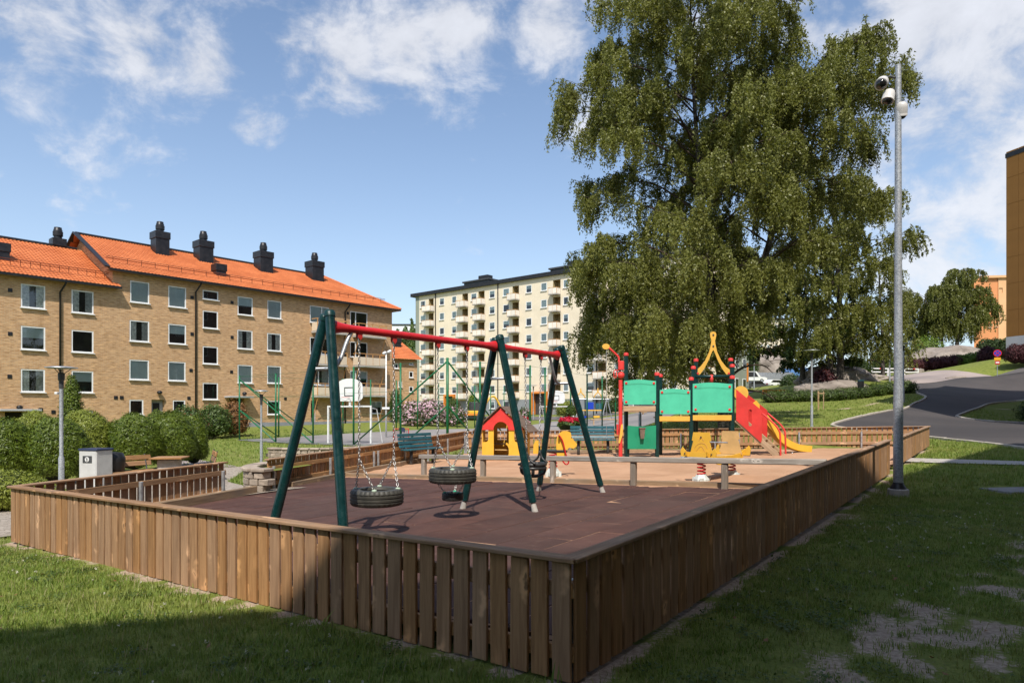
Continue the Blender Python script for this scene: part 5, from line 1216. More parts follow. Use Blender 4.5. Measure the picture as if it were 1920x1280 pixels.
def side_panel(wo):
    sl = SLP * .92; poly = [(0.0, -.02), (PL - .1, -.02 + sl * (PL - .1) - .05), (PL - .03, sl * PL - .06), (PL, sl * PL + .02), (PL, .88 + sl * PL), (0, .90)]
    slot = [(PL * .55 + .05 * math.cos(t), .36 + sl * PL * .5 + (.20 if math.sin(t) > 0 else -.20) + .05 * math.sin(t)) for t in np.linspace(0, 2 * math.pi, 16, endpoint=False)]
    MB().prism(poly, .022, top + pw_ * wo - to, tuple(hd_), (0, 0, 1), 0, [slot]).build('stair_side_panel', M['redp'], tw)
side_panel(-.045); side_panel(.6)
def sp(f, up): return top + hd_ * (LH * f) + V3(0, 0, SLP * LH * f + up)
for wo in (-.05, .6):
    pts = [sp(.62, .86) + pw_ * wo, sp(.9, .86) + pw_ * wo, sp(1.0, .80) + pw_ * wo, sp(1.04, .66) + pw_ * wo, V3(sp(1.05, 0).x, sp(1.05, 0).y, foot.z - .12) + pw_ * wo]
    MB().tube([p - to for p in smoothline(pts, 4)], .026, 10).build('handrail', M['redp'], tw, True)
# yellow slide leaving to the right
prof = [(1405, 757), (1420, 776), (1440, 802), (1458, 824), (1475, 836), (1495, 843), (1516, 845.5)]; ys_ = TY + .35
cl_ = smoothline([T(u, v, ys_) - to for u, v in prof], 5)
mb = MB(); wd, sh = .46, .17; vs = []; n = len(cl_)
sec = [(-wd / 2, sh), (-wd / 2 + .03, sh), (-wd / 2 + .035, .03), (-wd * .3, 0), (wd * .3, 0), (wd / 2 - .035, .03), (wd / 2 - .03, sh), (wd / 2, sh), (wd / 2, -.02), (wd * .3, -.045), (-wd * .3, -.045), (-wd / 2, -.02)]
for i, p in enumerate(cl_):
    t_ = (cl_[min(i + 1, n - 1)] - cl_[max(i - 1, 0)]).normalized(); up = V3(0, 1, 0).cross(t_) * -1
    for y_, z_ in sec: vs.append(p + V3(0, y_, 0) + up * z_)
m = len(sec); fs = [(i * m + k, (i + 1) * m + k, (i + 1) * m + (k + 1) % m, i * m + (k + 1) % m) for i in range(n - 1) for k in range(m)]; fs += [tuple(range(m)), tuple((n - 1) * m + k for k in range(m))[::-1]]
sl_ = mb.add(vs, fs).build('slide', M['yellow'], tw, True, angle=40)
for u in (1481, 1499):
    for dy in (-.18, .18): p = T(u, 847, ys_); MB().tube([V3(p.x, ys_ + dy, p.z) - to, V3(p.x, ys_ + dy, zin(p.x, ys_) - .05) - to], .022, 8).build('slide_leg', M['steel'], sl_, True)
MB().lathe([(0, 0), (.22, 0), (.22, .03), (0, .03)], T(1389, 737, TY + .1) - to, 20, 0, Matrix.Rotation(R(90), 3, 'X')).build('entry_disc', M['ypost'], tw)

# ================================================================ playhouse
HY = 21.2; hx = at(940, 770, HY).x; hz = zin(hx, HY)
ph = thing('playhouse', 'small yellow playhouse with red arched gable and grey-brown pitched roof', 'playhouse', (hx, HY, hz), R(-16))
k = HY / F
arch = [(-.2 + 0, .0)]
aw = .245
gab = [(-.70, .93), (-aw, .93)] + [(-aw * math.cos(t), .93 + aw * 1.05 * math.sin(t)) for t in np.linspace(0, math.pi, 13)[1:-1]] + [(aw, .93), (.70, .93), (.70, .98), (0, 1.60), (-.70, .98)]
MB().prism(gab, .03, (0, -.035, 0), (1, 0, 0), (0, 0, 1)).build('front_gable', M['redp'], ph)
for sx in (-1, 1):
    o = [(.245, 0), (.62, 0), (.62, .55), (.50, .55), (.44, .58), (.42, .64), (.42, .95), (.245, .95)]; o = [(sx * a, b) for a, b in o]
    if sx < 0: o = o[::-1]
    MB().prism(o, .03, (0, 0, 0), (1, 0, 0), (0, 0, 1)).build('front_panel', M['yellow'], ph)
    MB().prism([(0, 0), (1.0, 0), (1.0, .93), (.8, .93), (.8, .6), (.25, .6), (.25, .93), (0, .93)], .03, (sx * .63, .03, 0), (0, 1, 0), (0, 0, 1)).build('side_panel', M['ypost'], ph)
bk = [(-.62, 0), (.62, 0), (.62, .98), (0, 1.55), (-.62, .98)]
MB().prism(bk, .03, (0, 1.04, 0), (1, 0, 0), (0, 0, 1), 0, [[(-.45, .58), (-.12, .58), (-.12, .95), (-.45, .95)], [(.1, .58), (.45, .58), (.45, .95), (.1, .95)]]).build('back_panel', M['ypost'], ph)
MB().cbox((0, .95, .62), (.11, .05, .75), .006).build('inner_post', M['ply'], ph)
MB().cbox((0, .8, .46), (1.15, .30, .03), .006).build('counter', M['brown'], ph); MB().cbox((-.1, .6, .28), (.8, .28, .03), .006).build('inner_bench', M['ply'], ph)
MB().prism([(math.cos(t) * .2, math.sin(t) * .28) for t in np.linspace(-1.4, 1.4, 12)] + [(math.cos(t) * .13, math.sin(t) * .22) for t in np.linspace(1.4, -1.4, 12)], .03, (.02, .35, .25), (1, 0, 0), (0, 0, 1)).build('door_arch', M['yellow'], ph)
for sx in (-1, 1):
    for j in range(4):
        f0, f1 = j / 4, (j + 1) / 4; a = V3(sx * (.02 + .9 * f0), 0, 1.665 - .80 * f0); b = V3(sx * (.02 + .9 * f1), 0, 1.665 - .80 * f1); d = b - a; c = (a + b) / 2; Rm = Matrix((V3(0, 1, 0), d.normalized(), V3(0, 1, 0).cross(d.normalized()))).transposed()
        MB().cbox((c.x, .5, c.z), (1.26, d.length - .006, .024), .004, 0, Rm).build('roof_board', M['brown'], ph)

# ================================================================ benches in the yard
def bench(name, label, loc, rz, w=1.5):
    b = thing(name, label, 'bench', loc, rz)
    for k, (y, z, tl) in enumerate([(-.20, .44, 4), (-.10, .43, 0), (.0, .43, 0), (.10, .44, -6)]): MB().cbox((0, 0, 0), (w, .085, .035), .008, 0, Matrix.Rotation(R(tl), 3, 'X')).build('seat_slat', M['teal'], b, loc=(0, y, z))
    for k, (y, z, tl) in enumerate([(.18, .52, 66), (.215, .63, 76), (.235, .74, 80), (.25, .85, 84)]): MB().cbox((0, 0, 0), (w, .092, .032), .008, 0, Matrix.Rotation(R(tl), 3, 'X')).build('back_slat', M['teal'], b, loc=(0, y, z))
    for sx in (-1, 1):
        x = sx * w * .33; MB().tube(smoothline([(x, -.22, .405), (x, .06, .40), (x, .16, .47), (x, .22, .62), (x, .27, .88)], 5), .022, 8).build('bracket', M['darkgrey'], b, True)
        MB().tube([(x, -.04, -.12), (x, -.04, .40)], .05, 10).build('leg', M['darkgrey'], b, True)
    return b
b1 = at(790, 862, 20.3); bench('park_bench', 'teal slatted bench standing by the left fence in the sand', (b1.x, 20.3, zin(b1.x, 20.3) + .02), R(60), 1.6)
b2 = at(1112, 850, 23.0); bench('park_bench', 'teal slatted bench facing the viewer against the back fence', (b2.x, 23.0, zin(b2.x, 23) + .04), R(0), 1.5)

# ================================================================ spring riders
def spring(mb, c, r, h, turns, wr=.014):
    n = int(turns * 14); mb.tube([Vector(c) + V3(r * math.cos(2 * math.pi * i / 14), r * math.sin(2 * math.pi * i / 14), h * i / n) for i in range(n + 1)], wr, 7)
def spring_foot(parent, c, s=1.0):
    mb = MB(); mb.lathe([(.17 * s, -.02), (.165 * s, .05), (.10 * s, .14), (.085 * s, .15), (0, .15)], c, 6)
    for an in (90, 210, 330): p = V3(math.cos(R(an)) * .17 * s, math.sin(R(an)) * .17 * s, 0); mb.box(Vector(c) + p * .98 + V3(0, 0, -.02), (.06, .06, .2))
    return mb.build('spring_base', M['springfoot'], parent)
p = at(1037, 893, 15.0); hz = zin(p.x, 15.0)
hr = thing('horse_spring_rider', 'yellow horse head spring rider with red handle on a red coil', 'spring rider', (p.x, 15.0, hz))
spring_foot(hr, (0, 0, .04)); mb = MB(); spring(mb, (0, 0, .17), .085, .36, 5.5); mb.build('spring', M['sprigpaint'], hr, True)
MB().cbox((.0, 0, .56), (.62, .2, .06), .02).build('seat', M['rubber_seat'], hr)
head = [(.10, .40), (.28, .40), (.30, .56), (.36, .64), (.46, .62), (.52, .66), (.54, .72), (.47, .80), (.42, .88), (.40, .97), (.33, 1.00), (.24, 1.0), (.16, .95), (.11, .86), (.09, .72)]
for dy in (-.07, .07):
    o = MB().prism(head, .018, (-.02, dy, 0), (1, 0, 0), (0, 0, 1)).build('head_panel', M['yellow'], hr)
    MB().lathe([(.014, -.012), (.014, .012), (0, .012)], (.40, dy, .86), 8, 0, Matrix.Rotation(R(90), 3, 'X')).build('eye', M['darkgrey'], o)
MB().tube(smoothline([(.12, -.2, .90), (.13, -.08, .90), (.14, .08, .90), (.14, .2, .90)], 3), .02, 8).build('handle', M['sprigpaint'], hr, True)
MB().tube(smoothline([(.13, -.12, .90), (.20, -.14, .78), (.27, -.14, .5), (.33, -.15, .33), (.27, -.15, .28), (.2, -.15, .36), (.18, -.15, .46)], 4), .016, 8).build('reins', M['sprigpaint'], hr, True)
MB().prism([(-.44, .5), (-.28, .5), (-.26, .62), (-.30, .78), (-.38, .80), (-.43, .7)], .02, (0, 0, 0), (1, 0, 0), (0, 0, 1)).build('tail_panel', M['yellow'], hr)
p = at(1346, 895, 13.5); gz = zin(p.x, 13.5)
dr = thing('double_spring_rider', 'yellow seesaw spring rider with two engraved seat backs on two red coils', 'spring rider', (p.x, 13.6, gz - .06), R(46))
for sx in (-.60, .66): spring_foot(dr, (sx, 0, .04), .9); mb = MB(); spring(mb, (sx, 0, .16), .075, .26, 4); mb.build('spring', M['sprigpaint'], dr, True)
hull = [(-.82, .63), (-.80, .55), (-.66, .44), (-.33, .36), (0, .34), (.33, .36), (.66, .44), (.80, .55), (.82, .63), (.74, .60), (.6, .55), (.25, .52), (-.25, .52), (-.6, .55), (-.74, .60)]
for dy in (-.22, .22): MB().prism(hull, .022, (0, dy, 0), (1, 0, 0), (0, 0, 1)).build('side_panel', M['yellow'], dr)
for sx in (-1, 1):
    bk = [(-.27, .0), (.27, .0), (.25, .05), (.15, .1), (.13, .36), (.16, .39), (.14, .45), (-.14, .45), (-.16, .39), (-.13, .36), (-.15, .1), (-.25, .05)]
    bk = [(-.25, .0), (.25, .0), (.17, .30), (.20, .31), (.17, .47), (-.17, .47), (-.20, .31), (-.17, .30)]
    fin = [(-.36, .0), (.36, 0), (.38, .12), (.34, .20), (.25, .11), (-.25, .11), (-.34, .20), (-.38, .12)]
    Rm = Rz(R(90)); o = MB().prism(bk, .022, (sx * .60, 0, .52), (0, -sx * 1.0, 0), (0, 0, 1)).build('seat_back', M['yellow'] if sx < 0 else M['ply'], dr)
    MB().prism(fin, .022, (sx * .72, 0, .50), (0, -sx * 1.0, 0), (0, 0, 1)).build('seat_front', M['yellow'], dr)
    for (y, z) in ((-.28, .58), (.28, .58), (0, .90)): MB().lathe([(.014, -.02), (.014, .02), (0, .02)], (sx * (.73 if z < .8 else .61), y, z), 8, 0, Matrix.Rotation(R(90), 3, 'Y')).build('bolt', M['darkgrey'], dr)
    # engraved drawing lines on the backrest
    for pts in ([(-.13, .16), (-.09, .24), (0, .26), (.09, .22), (.14, .15)], [(-.08, .10), (0, .2), (.1, .11)], [(-.05, .3), (0, .38), (.05, .3)]):
        MB().tube([V3(sx * (.60 + .0135), -sx * a, .52 + b) for a, b in smoothline([Vector(q) for q in pts], 4)], .0035, 5).build('engraved_line', M['balframe'], o)
MB().cbox((0, 0, .50), (1.3, .40, .025), .006).build('seat_board', M['ply'], dr); MB().tube([(-.05, -.26, .78), (-.05, .26, .78)], .015, 8).build('handle', M['steel'], dr); MB().tube([(-.05, 0, .5), (-.05, 0, .78)], .015, 8).build('handle_stem', M['steel'], dr)
MB().tube([(-.745, -.36, .50), (-.745, .36, .50)], .018, 8).build('foot_rest', M['steel'], dr); MB().tube([(.745, -.36, .50), (.745, .36, .50)], .018, 8).build('foot_rest', M['steel'], dr)
# ================================================================ tall steel pole with cameras
def gz(x, y): return tz(x, y)
PX, PY = 6.80, 12.02; pz = gz(PX, PY)
pole = thing('camera_pole', 'tall galvanised steel pole with three cameras in a concrete ring on the lawn', 'pole', (PX, PY, pz))
MB().lathe([(.17, -.2), (.17, .115), (.155, .13), (.10, .13), (0, .13)], n=24).build('concrete_base', M['concrete'], pole, True, angle=40)
MB().lathe([(.135, .13), (.13, .15), (.092, .21), (.085, .24), (0, .24)], n=24).build('base_collar', M['black'], pole, True, angle=40)
zt_ = at(1683, 122, PY).z - pz
MB().lathe([(.079, .2), (.079, 1.55), (.0795, 1.56), (.079, 1.57), (.0705, 2.0), (.060, 4.2), (.048, zt_), (.044, zt_), (.044, zt_ - .05), (0, zt_ - .05)], n=28).build('shaft', M['galv'], pole, True, angle=30)
MB().cbox((.02, -.078, 1.5), (.02, .012, .02), .003).build('lock_hole', M['black'], pole)
def cctv(u, v, dirv, parent, label, side=1, dark=False):
    c = at(u, v, PY) - Vector((PX, PY, pz)); fr = frame(dirv); s = 1.02
    prof = [(0, -.13), (.05, -.125), (.085, -.09), (.098, -.03), (.10, .05), (.10, .075), (.104, .08), (.104, .10), (.09, .105)]
    hs = MB().lathe([(r * s, z * s) for r, z in prof], c, 18, 0, fr).build('camera_housing', M['camw'], parent, True, angle=40); tag(hs, label)
    MB().lathe([(.086 * s, .095 * s), (.082 * s, .12 * s), (.05 * s, .15 * s), (0, .16 * s)], c, 18, 0, fr).build('dome', M['lens'], hs, True)
    a = c + fr @ Vector((0, 0, -.10)); b = Vector((.05 * side, -.0, c.z + .08)); MB().tube(smoothline([a, a.lerp(b, .5) + Vector((0, 0, .05)), b], 4), .02, 8).build('bracket', M['darkgrey'], hs, True)
cctv(1654, 155, (-.55, -.6, -.6), pole, 'upper camera', -1); cctv(1666, 181, (-.3, -.2, -.9), pole, 'middle camera', -1); cctv(1690, 206, (.1, .35, -.9), pole, 'lower camera', 1)

# ================================================================ park lamps
def park_lamp(label, u, Y, vtop, disc=.35, r0=.055, r1=.038, bulge=True, box=False):
    x = (u - U0) / F * Y; z0 = gz(x, Y); h = at(u, vtop, Y).z - z0; l = thing('park_lamp', label, 'lamp', (x, Y, z0), 0, None)
    hb = min(.95, h * .3)
    MB().lathe([(r0 * 1.5, -.1), (r0 * 1.5, .03), (r0, .035), (r0, hb), (r1, hb + .05), (r1, h - .5), (0, h - .5)], n=16).build('shaft', M['galv'], l, True, angle=30)
    hd = MB().lathe([(r1 * 1.25, h - .5), (r1 * 1.25, h - .33), (r1 * 1.7, h - .3), (r1 * 1.8, h - .16), (r1 * 1.2, h - .13), (0, h - .13)], n=16).build('lamp_head', M['darkgrey'], l, True, angle=30)
    for an in (20, 140, 260): MB().tube([(math.cos(R(an)) * r1 * 1.5, math.sin(R(an)) * r1 * 1.5, h - .15), (math.cos(R(an)) * disc * .62, math.sin(R(an)) * disc * .62, h - .03)], .009, 6).build('disc_arm', M['darkgrey'], hd)
    MB().lathe([(0, h - .035), (disc * .8, h - .035), (disc, h - .022), (disc * .98, h - .01), (disc * .6, h + .012), (0, h + .02)], n=28).build('reflector_disc', M['steel'], l, True, angle=40)
    if box: MB().cbox((-.09, -.03, h - .62), (.07, .09, .06), .012).build('sensor_box', M['white'], l)
    return l
park_lamp('disc topped park lamp standing by the rounded hedge at the left', 115, 16.2, 688, .345, .062, .042, box=True)
park_lamp('disc topped park lamp at the stone bed before the ball court', 490, 24.0, 732, .24, .05, .034)
park_lamp('slim disc topped park lamp on the lawn behind the back fence', 1522, 31.5, 656, .35, .06, .04)
park_lamp('disc topped park lamp near the dark trunk behind the play tower', 1200, 32.5, 668, .5, .07, .05)
park_lamp('disc topped park lamp beside the road, just right of the steel pole', 1694, 46.5, 644, .42, .075, .05)
park_lamp('disc topped park lamp by the kerb, just left of the steel pole', 1668, 60, 612, .5, .08, .06)
park_lamp('far thin lamp post on the rocky slope under the birch', 1620, 74, 610, .5, .07, .05)
park_lamp('thin lamp post beside the parked cars', 1414, 84, 672, .4, .07, .05)
park_lamp('thin lamp post in front of the orange entrance portal', 1000, 80, 722, .5, .08, .05)
# tall thin mast by the brick block
mx = at(724, 806, 46); mm = thing('floodlight_mast', 'tall slender pale mast with two lamps in front of the brick gable', 'mast', (mx.x, 46, gz(mx.x, 46)))
hz_ = at(724, 662, 46).z - mm.location.z; MB().tube([(0, 0, -.1), (0, 0, hz_)], [.06, .045], 10).build('shaft', M['whitemetal'], mm, True)
for sx in (-.1, .22): MB().lathe([(0, -.16), (.08, -.12), (.1, .05), (.06, .14), (0, .15)], (sx, -.05, hz_ + .04 + sx * .3), 12, 0, Matrix.Rotation(R(65), 3, 'Y')).build('floodlight', M['white'], mm, True)
MB().cbox((.0, -.1, hz_ * .35), (.5, .04, .14), .01).build('name_plate', M['white'], mm)

# ================================================================ ball court: green posts, braces, wires; goals
FB = [at(u, 770, Y).to_2d() for u, Y in ((839, 30.0), (751, 32.6), (663, 35.2), (587, 37.6), (517, 40.0), (449, 42.7))]
FR_ = [at(u, 770, Y).to_2d() for u, Y in ((900, 33.0), (994, 37), (1022, 39), (1070, 42.5), (1100.8, 44.8), (1129, 47), (1154, 49.2))]
FL_ = [at(u, 770, Y).to_2d() for u, Y in ((522.6, 46.0), (587, 48.2), (643, 50.5), (695, 53), (743, 55.5), (783, 58), (822.5, 60.5), (857, 63), (890, 65.5), (920, 68), (945, 70.5))]
cf = thing('court_fence', 'green posts and braces fencing the ball court behind the yard', 'court fence', (FB[0].x, FB[0].y, gz(FB[0].x, FB[0].y)))
co_ = cf.location
def cpost(p, h=4.05, r=.055):
    z = gz(p.x, p.y); MB().tube([V3(p.x, p.y, z - .1) - co_, V3(p.x, p.y, z + h) - co_], r, 8).build('post', M['fgreen'], cf, True)
def brace(p, q, h0, h1=.05): a = V3(p.x, p.y, gz(p.x, p.y) + h0); b = V3(q.x, q.y, gz(q.x, q.y) + h1); MB().tube([a - co_, b - co_], .038, 8).build('brace', M['fgreen'], cf, True)
for p in FB + FR_ + FL_: cpost(p, 4.05, .06 if p in FB[:1] else .05)
brace(FB[0], FB[2], 3.9); brace(FB[0], FB[1], 1.95); brace(FB[0], FR_[0].lerp(FR_[1], .55), 3.9); brace(FB[0], FR_[0], 1.95); brace(FB[5], FB[3], 3.8); brace(FB[5], FB[4], 1.9); brace(FB[5], FL_[1], 3.8); brace(FB[5], FL_[0], 1.9)
for line in (FB, [FB[0]] + FR_, [FB[5]] + FL_):
    for h in (.06, 1.35, 2.7, 4.0):
        mb = MB()
        for a, b in zip(line[:-1], line[1:]): mb.tube([V3(a.x, a.y, gz(a.x, a.y) + h) - co_, V3(b.x, b.y, gz(b.x, b.y) + h) - co_], .007, 4)
        mb.build('wire', M['fgreen'], cf)
def goal(name, label, u0, u1, Y0, Y1, h=2.0, board=True, bu=None, faces=1):
    a = at(u0, 770, Y0); b = at(u1, 770, Y1); z = gz((a.x + b.x) / 2, (Y0 + Y1) / 2); c = V3((a.x + b.x) / 2, (Y0 + Y1) / 2, z); d = V3(b.x - a.x, b.y - a.y, 0); W = d.length; g = thing(name, label, 'goal', c, math.atan2(d.y, d.x))
    for sx in (-1, 1):
        MB().cbox((sx * W / 2, 0, h / 2), (.09, .09, h), .01).build('goal_post', M['whitemetal'], g)
        MB().tube([(sx * W / 2, 0, .06), (sx * W / 2, faces * 1.0, .06), (sx * W / 2, faces * .5, h - .1), (sx * W / 2, 0, h - .05)], .025, 6).build('net_frame', M['whitemetal'], g)
    MB().cbox((0, 0, h + .04), (W + .09, .085, .085), .01).build('crossbar', M['whitemetal'], g)
    if board:
        bw, bh, z0 = .92, .66, h + .95; mbp = MB(); mbp.box((0, .06, h + .5), (.12, .05, 1.05)); mbp.build('board_mast', M['whitemetal'], g)
        n = 10; pl = [(-bw, -.45), (-bw * .8, -.62), (bw * .8, -.62), (bw, -.45)] + [(bw * math.cos(t), .1 + (.52) * math.sin(t) ** .8) for t in np.linspace(.0, math.pi, n)]
        bo = MB().prism(pl, .03, (0, 0, z0), (1, 0, 0), (0, 0, 1)).build('backboard', M['white'], g)
        for q in (((-.30, -.32), (-.30, .12)), ((.30, -.32), (.30, .12)), ((-.30, .12), (.30, .12)), ((-.30, -.32), (.30, -.32))):
            (x0, z1), (x1, z2) = q; MB().box(((x0 + x1) / 2, -.02 * faces, z0 + (z1 + z2) / 2), (abs(x1 - x0) + .05, .014, abs(z2 - z1) + .05)).build('target_line', M['darkgrey'] if faces > 0 else M['darkgrey'], bo)
        MB().tube([(.23 * math.cos(t), -.3 * 1 + .23 * math.sin(t), z0 - .42) for t in np.linspace(0, 2 * math.pi, 17)], .012, 6).build('hoop', M['redp'], bo, True)
    return g
goal('court_goal', 'white goal with basketball backboard at the near end of the court', 615.5, 695.5, 37.9, 36.6, 2.0, True)
goal('court_goal', 'white goal with basketball backboard at the far end, seen between swing legs', 1012, 1075, 66, 64, 2.0, True)
p = at(752, 812, 41); hg = thing('hockey_goal', 'small red hockey goal with a dark jacket hung on it', 'goal', (p.x, 41, gz(p.x, 41)), R(10))
MB().tube([(-.45, 0, 0), (-.45, 0, .75), (.45, 0, .75), (.45, 0, 0)], .03, 8).build('goal_frame', M['redp'], hg); MB().tube([(-.45, 0, .02), (-.4, .5, .02), (.4, .5, .02), (.45, 0, .02)], .025, 8).build('goal_base', M['redp'], hg)
mb = MB()
for i in range(10): x = -.42 + .84 * i / 9; mb.tube([(x, 0, .73), (x, .5, .03)], .006, 4)
for i in range(8): f = i / 7; mb.tube([(-.43, .5 * f, .73 - .7 * f), (.43, .5 * f, .73 - .7 * f)], .006, 4)
mb.build('net', M['redp'], hg)
mb = MB(); mb.prism([(-.18, .1), (-.1, .14), (.12, .13), (.2, .02), (.14, -.2), (.05, -.08), (-.02, -.24), (-.12, -.1), (-.2, -.05)], .07, (0, 0, 0), (1, 0, 0), (0, 0, 1)); tag(mb.build('jacket', M['binlid'], None, loc=(p.x + .06, 40.98, gz(p.x, 41) + .70)), 'dark blue jacket thrown over the red hockey goal', 'jacket')

# ================================================================ stone walls of stacked blocks
def stone_wall(label, line, z0, rows, hrow=.13, wst=.22, dep=.24, cap=True, closed=False):
    P = smoothline([Vector(p) for p in line], 8); L_ = [0]
    for a, b in zip(P[:-1], P[1:]): L_.append(L_[-1] + (b - a).length)
    def pos(s):
        for i in range(len(P) - 1):
            if L_[i + 1] >= s: t = (s - L_[i]) / max(1e-6, L_[i + 1] - L_[i]); return P[i].lerp(P[i + 1], t), (P[i + 1] - P[i]).normalized()
        return P[-1], (P[-1] - P[-2]).normalized()
    root = thing('stone_wall', label, 'stone wall', (P[0].x, P[0].y, z0)); base = root.location; n = int(L_[-1] / wst)
    ms = []
    for v in range(4):
        m = MB(); m.cbox((0, 0, 0), (wst - .006, dep, hrow - .006), .014); ms.append(m)
    for v, m in enumerate(ms):
        m.v = [(x + random.uniform(-.006, .006), y + random.uniform(-.008, .008), z + random.uniform(-.004, .004)) for x, y, z in m.v]
    ms = [m.mesh('stone', M['stone']) for m in ms]
    for r in range(rows):
        for i in range(n):
            s = (i + (.5 if r % 2 else 0) + .25) * wst
            if s > L_[-1]: continue
            p, d = pos(s); link('stone', random.choice(ms), root, M=Matrix.Translation((p.x - base.x, p.y - base.y, hrow * (r + .5) - .06)) @ Matrix.Rotation(math.atan2(d.y, d.x) + random.choice((0, math.pi)), 4, 'Z'))
    if cap:
        cm = MB().cbox((0, 0, 0), (wst * 1.5 - .01, dep + .07, .07), .015).mesh('cap_stone', M['stone']); n2 = int(L_[-1] / (wst * 1.5))
        for i in range(n2 + 1):
            p, d = pos(min(L_[-1], (i + .5) * wst * 1.5)); link('cap_stone', cm, root, M=Matrix.Translation((p.x - base.x, p.y - base.y, hrow * rows - .02)) @ Matrix.Rotation(math.atan2(d.y, d.x), 4, 'Z'))
    return root
p0 = at(470, 925, 13.5)
stone_wall('curved stone planter wall beside the end of the left fence', [(-4.75, 13.35), (-5.15, 13.55), (-5.4, 14.1), (-5.42, 14.9), (-5.1, 15.8), (-4.6, 16.6)], -.06, 4)
stone_wall('low two course stone wall behind the left fence below the lamp', [(-8.75, 24.6), (-7.6, 24.2), (-6.6, 24.4), (-5.6, 25.4), (-3.9, 26.6), (-3.0, 27.6)], -.25, 4)
# soil and dry grass inside the planter
pl = drape('planter_soil', [(-5.1, 13.7), (-5.3, 14.2), (-5.25, 14.9), (-4.95, 15.7), (-4.45, 15.2), (-4.75, 13.75)], M['ground'], .40, 2, lambda x, y: np.full(np.shape(x), 0.0))

# ================================================================ bin, picnic seats on the left
p = at(180, 842, 16.8); bz = gz(p.x, 16.8); bn = thing('waste_bin', 'light grey square waste bin with dark lid and a round pictogram', 'bin', (p.x, 16.8, bz), R(-14)); H = p.z - bz
MB().cbox((0, 0, H / 2), (.52, .5, H - .02), .02).build('bin_body', M['bin'], bn); MB().cbox((0, 0, H), (.56, .54, .06), .02).build('lid', M['binlid'], bn)
sg = MB().cbox((0, -.255, H - .23), (.27, .012, .17), .004).build('sign_plate', M['darkgrey'], bn); MB().lathe([(0, 0), (.06, 0), (.06, .006), (0, .006)], (0, -.261, H - .23), 18, 0, Matrix.Rotation(R(90), 3, 'X')).build('pictogram_disc', M['white'], sg)
MB().prism([(-.008, -.045), (.016, -.045), (.02, .03), (-.02, .035), (-.03, .015), (-.004, .012)], .004, (0, -.27, H - .23), (1, 0, 0), (0, 0, 1)).build('pictogram', M['darkgrey'], sg)
p = at(205, 845, 17.3); MB2 = MB(); MB2.lathe([(.22, 0), (.25, .7), (.26, .72), (.26, .82), (.2, .95), (0, .98)], (0, 0, 0), 16); tag(MB2.build('wheelie_bin', M['pot'], None, True, loc=(p.x + .12, 17.3, gz(p.x, 17.3))), 'black round bin half hidden behind the grey waste bin', 'bin')
def picnic_bench(label, u, v, Y, rz, w=1.25):
    p = at(u, v, Y); b = thing('wooden_bench', label, 'bench', (p.x, Y, gz(p.x, Y)), rz)
    for y in (-.13, 0, .13): MB().cbox((0, y, .44), (w, .115, .04), .008).build('seat_slat', M['bench_wood'], b)
    for k in range(2): MB().cbox((0, 0, 0), (w, .125, .035), .008, 0, Matrix.Rotation(R(75), 3, 'X')).build('back_slat', M['bench_wood'], b, loc=(0, .27 + .03 * k, .62 + .15 * k))
    for sx in (-1, 1):
        MB().tube([(sx * w * .38, .2, .42), (sx * w * .38, .33, .86)], .018, 6).build('back_bracket', M['darkgrey'], b); MB().cbox((sx * w * .38, 0, .2), (.09, .34, .42), .01).build('leg', M['concrete'], b)
    return b
picnic_bench('brown slatted bench left of the picnic table', 250, 880, 17.6, R(58)); picnic_bench('brown slatted bench seen end-on at the right of the picnic table', 380, 880, 18.6, R(-62))
p = at(318, 880, 18.3); tb = thing('picnic_table', 'wooden topped picnic table on a pale concrete foot', 'table', (p.x, 18.3, gz(p.x, 18.3)), R(12))
for k in range(6): MB().cbox((0, -.36 + .144 * k, .72), (.8, .135, .04), .008).build('table_board', M['bench_wood'], tb)
MB().cbox((0, 0, .34), (.5, .5, .7), .03).build('table_foot', M['concrete'], tb)

# ================================================================ right hand side: barrier, sign, railings, rock, containers, cars
p = at(1682, 705, 85); bz = gz(47.7, 85); ba = thing('road_barrier', 'white two rail road barrier at the top of the road', 'barrier', (47.7, 85, bz), R(8)); zr_ = at(1682, 691, 85).z - bz
zr_ = max(zr_, 1.0); L0, L1_ = (1633 - 1682) / F * 85, (1730 - 1682) / F * 85
for z in (zr_, zr_ - .42): MB().cbox(((L0 + L1_) / 2, 0, z), (L1_ - L0, .08, .14), .01).build('barrier_rail', M['whitemetal'], ba)
for x in (L0 + .05, L0 * .3, L1_ * .4, L1_ - .05): MB().cbox((x, 0, zr_ / 2), (.14, .12, zr_), .01).build('barrier_post', M['whitemetal'], ba)
for x in (L0 * .6, L1_ * .8): MB().cbox((x, -.05, zr_), (.35, .02, .13), .004).build('red_band', M['redp'], ba)
p = at(1870, 707, 69); sz = gz(p.x, 69); sg = thing('road_sign', 'blue and red no parking sign with yellow plate on a steel post', 'sign', (p.x, 69, sz), R(-25)); zc = at(1870, 662, 69).z - sz; MB().tube([(0, 0, -.2), (0, 0, zc + .3)], .035, 8).build('sign_post', M['steel'], sg)
d0 = MB().lathe([(0, 0), (.36, 0), (.36, .02), (0, .02)], (0, -.06, zc), 24, 0, Matrix.Rotation(R(90), 3, 'X')).build('sign_disc', M['signred'], sg); MB().lathe([(0, 0), (.29, 0), (.29, .006), (0, .006)], (0, -.081, zc), 24, 0, Matrix.Rotation(R(90), 3, 'X')).build('blue_field', M['signblue'], d0)
for a in (45, -45): MB().cbox((0, -.09, zc), (.56, .006, .06), .002, 0, Matrix.Rotation(R(a), 3, 'Y')).build('cross_bar', M['signred'], d0)
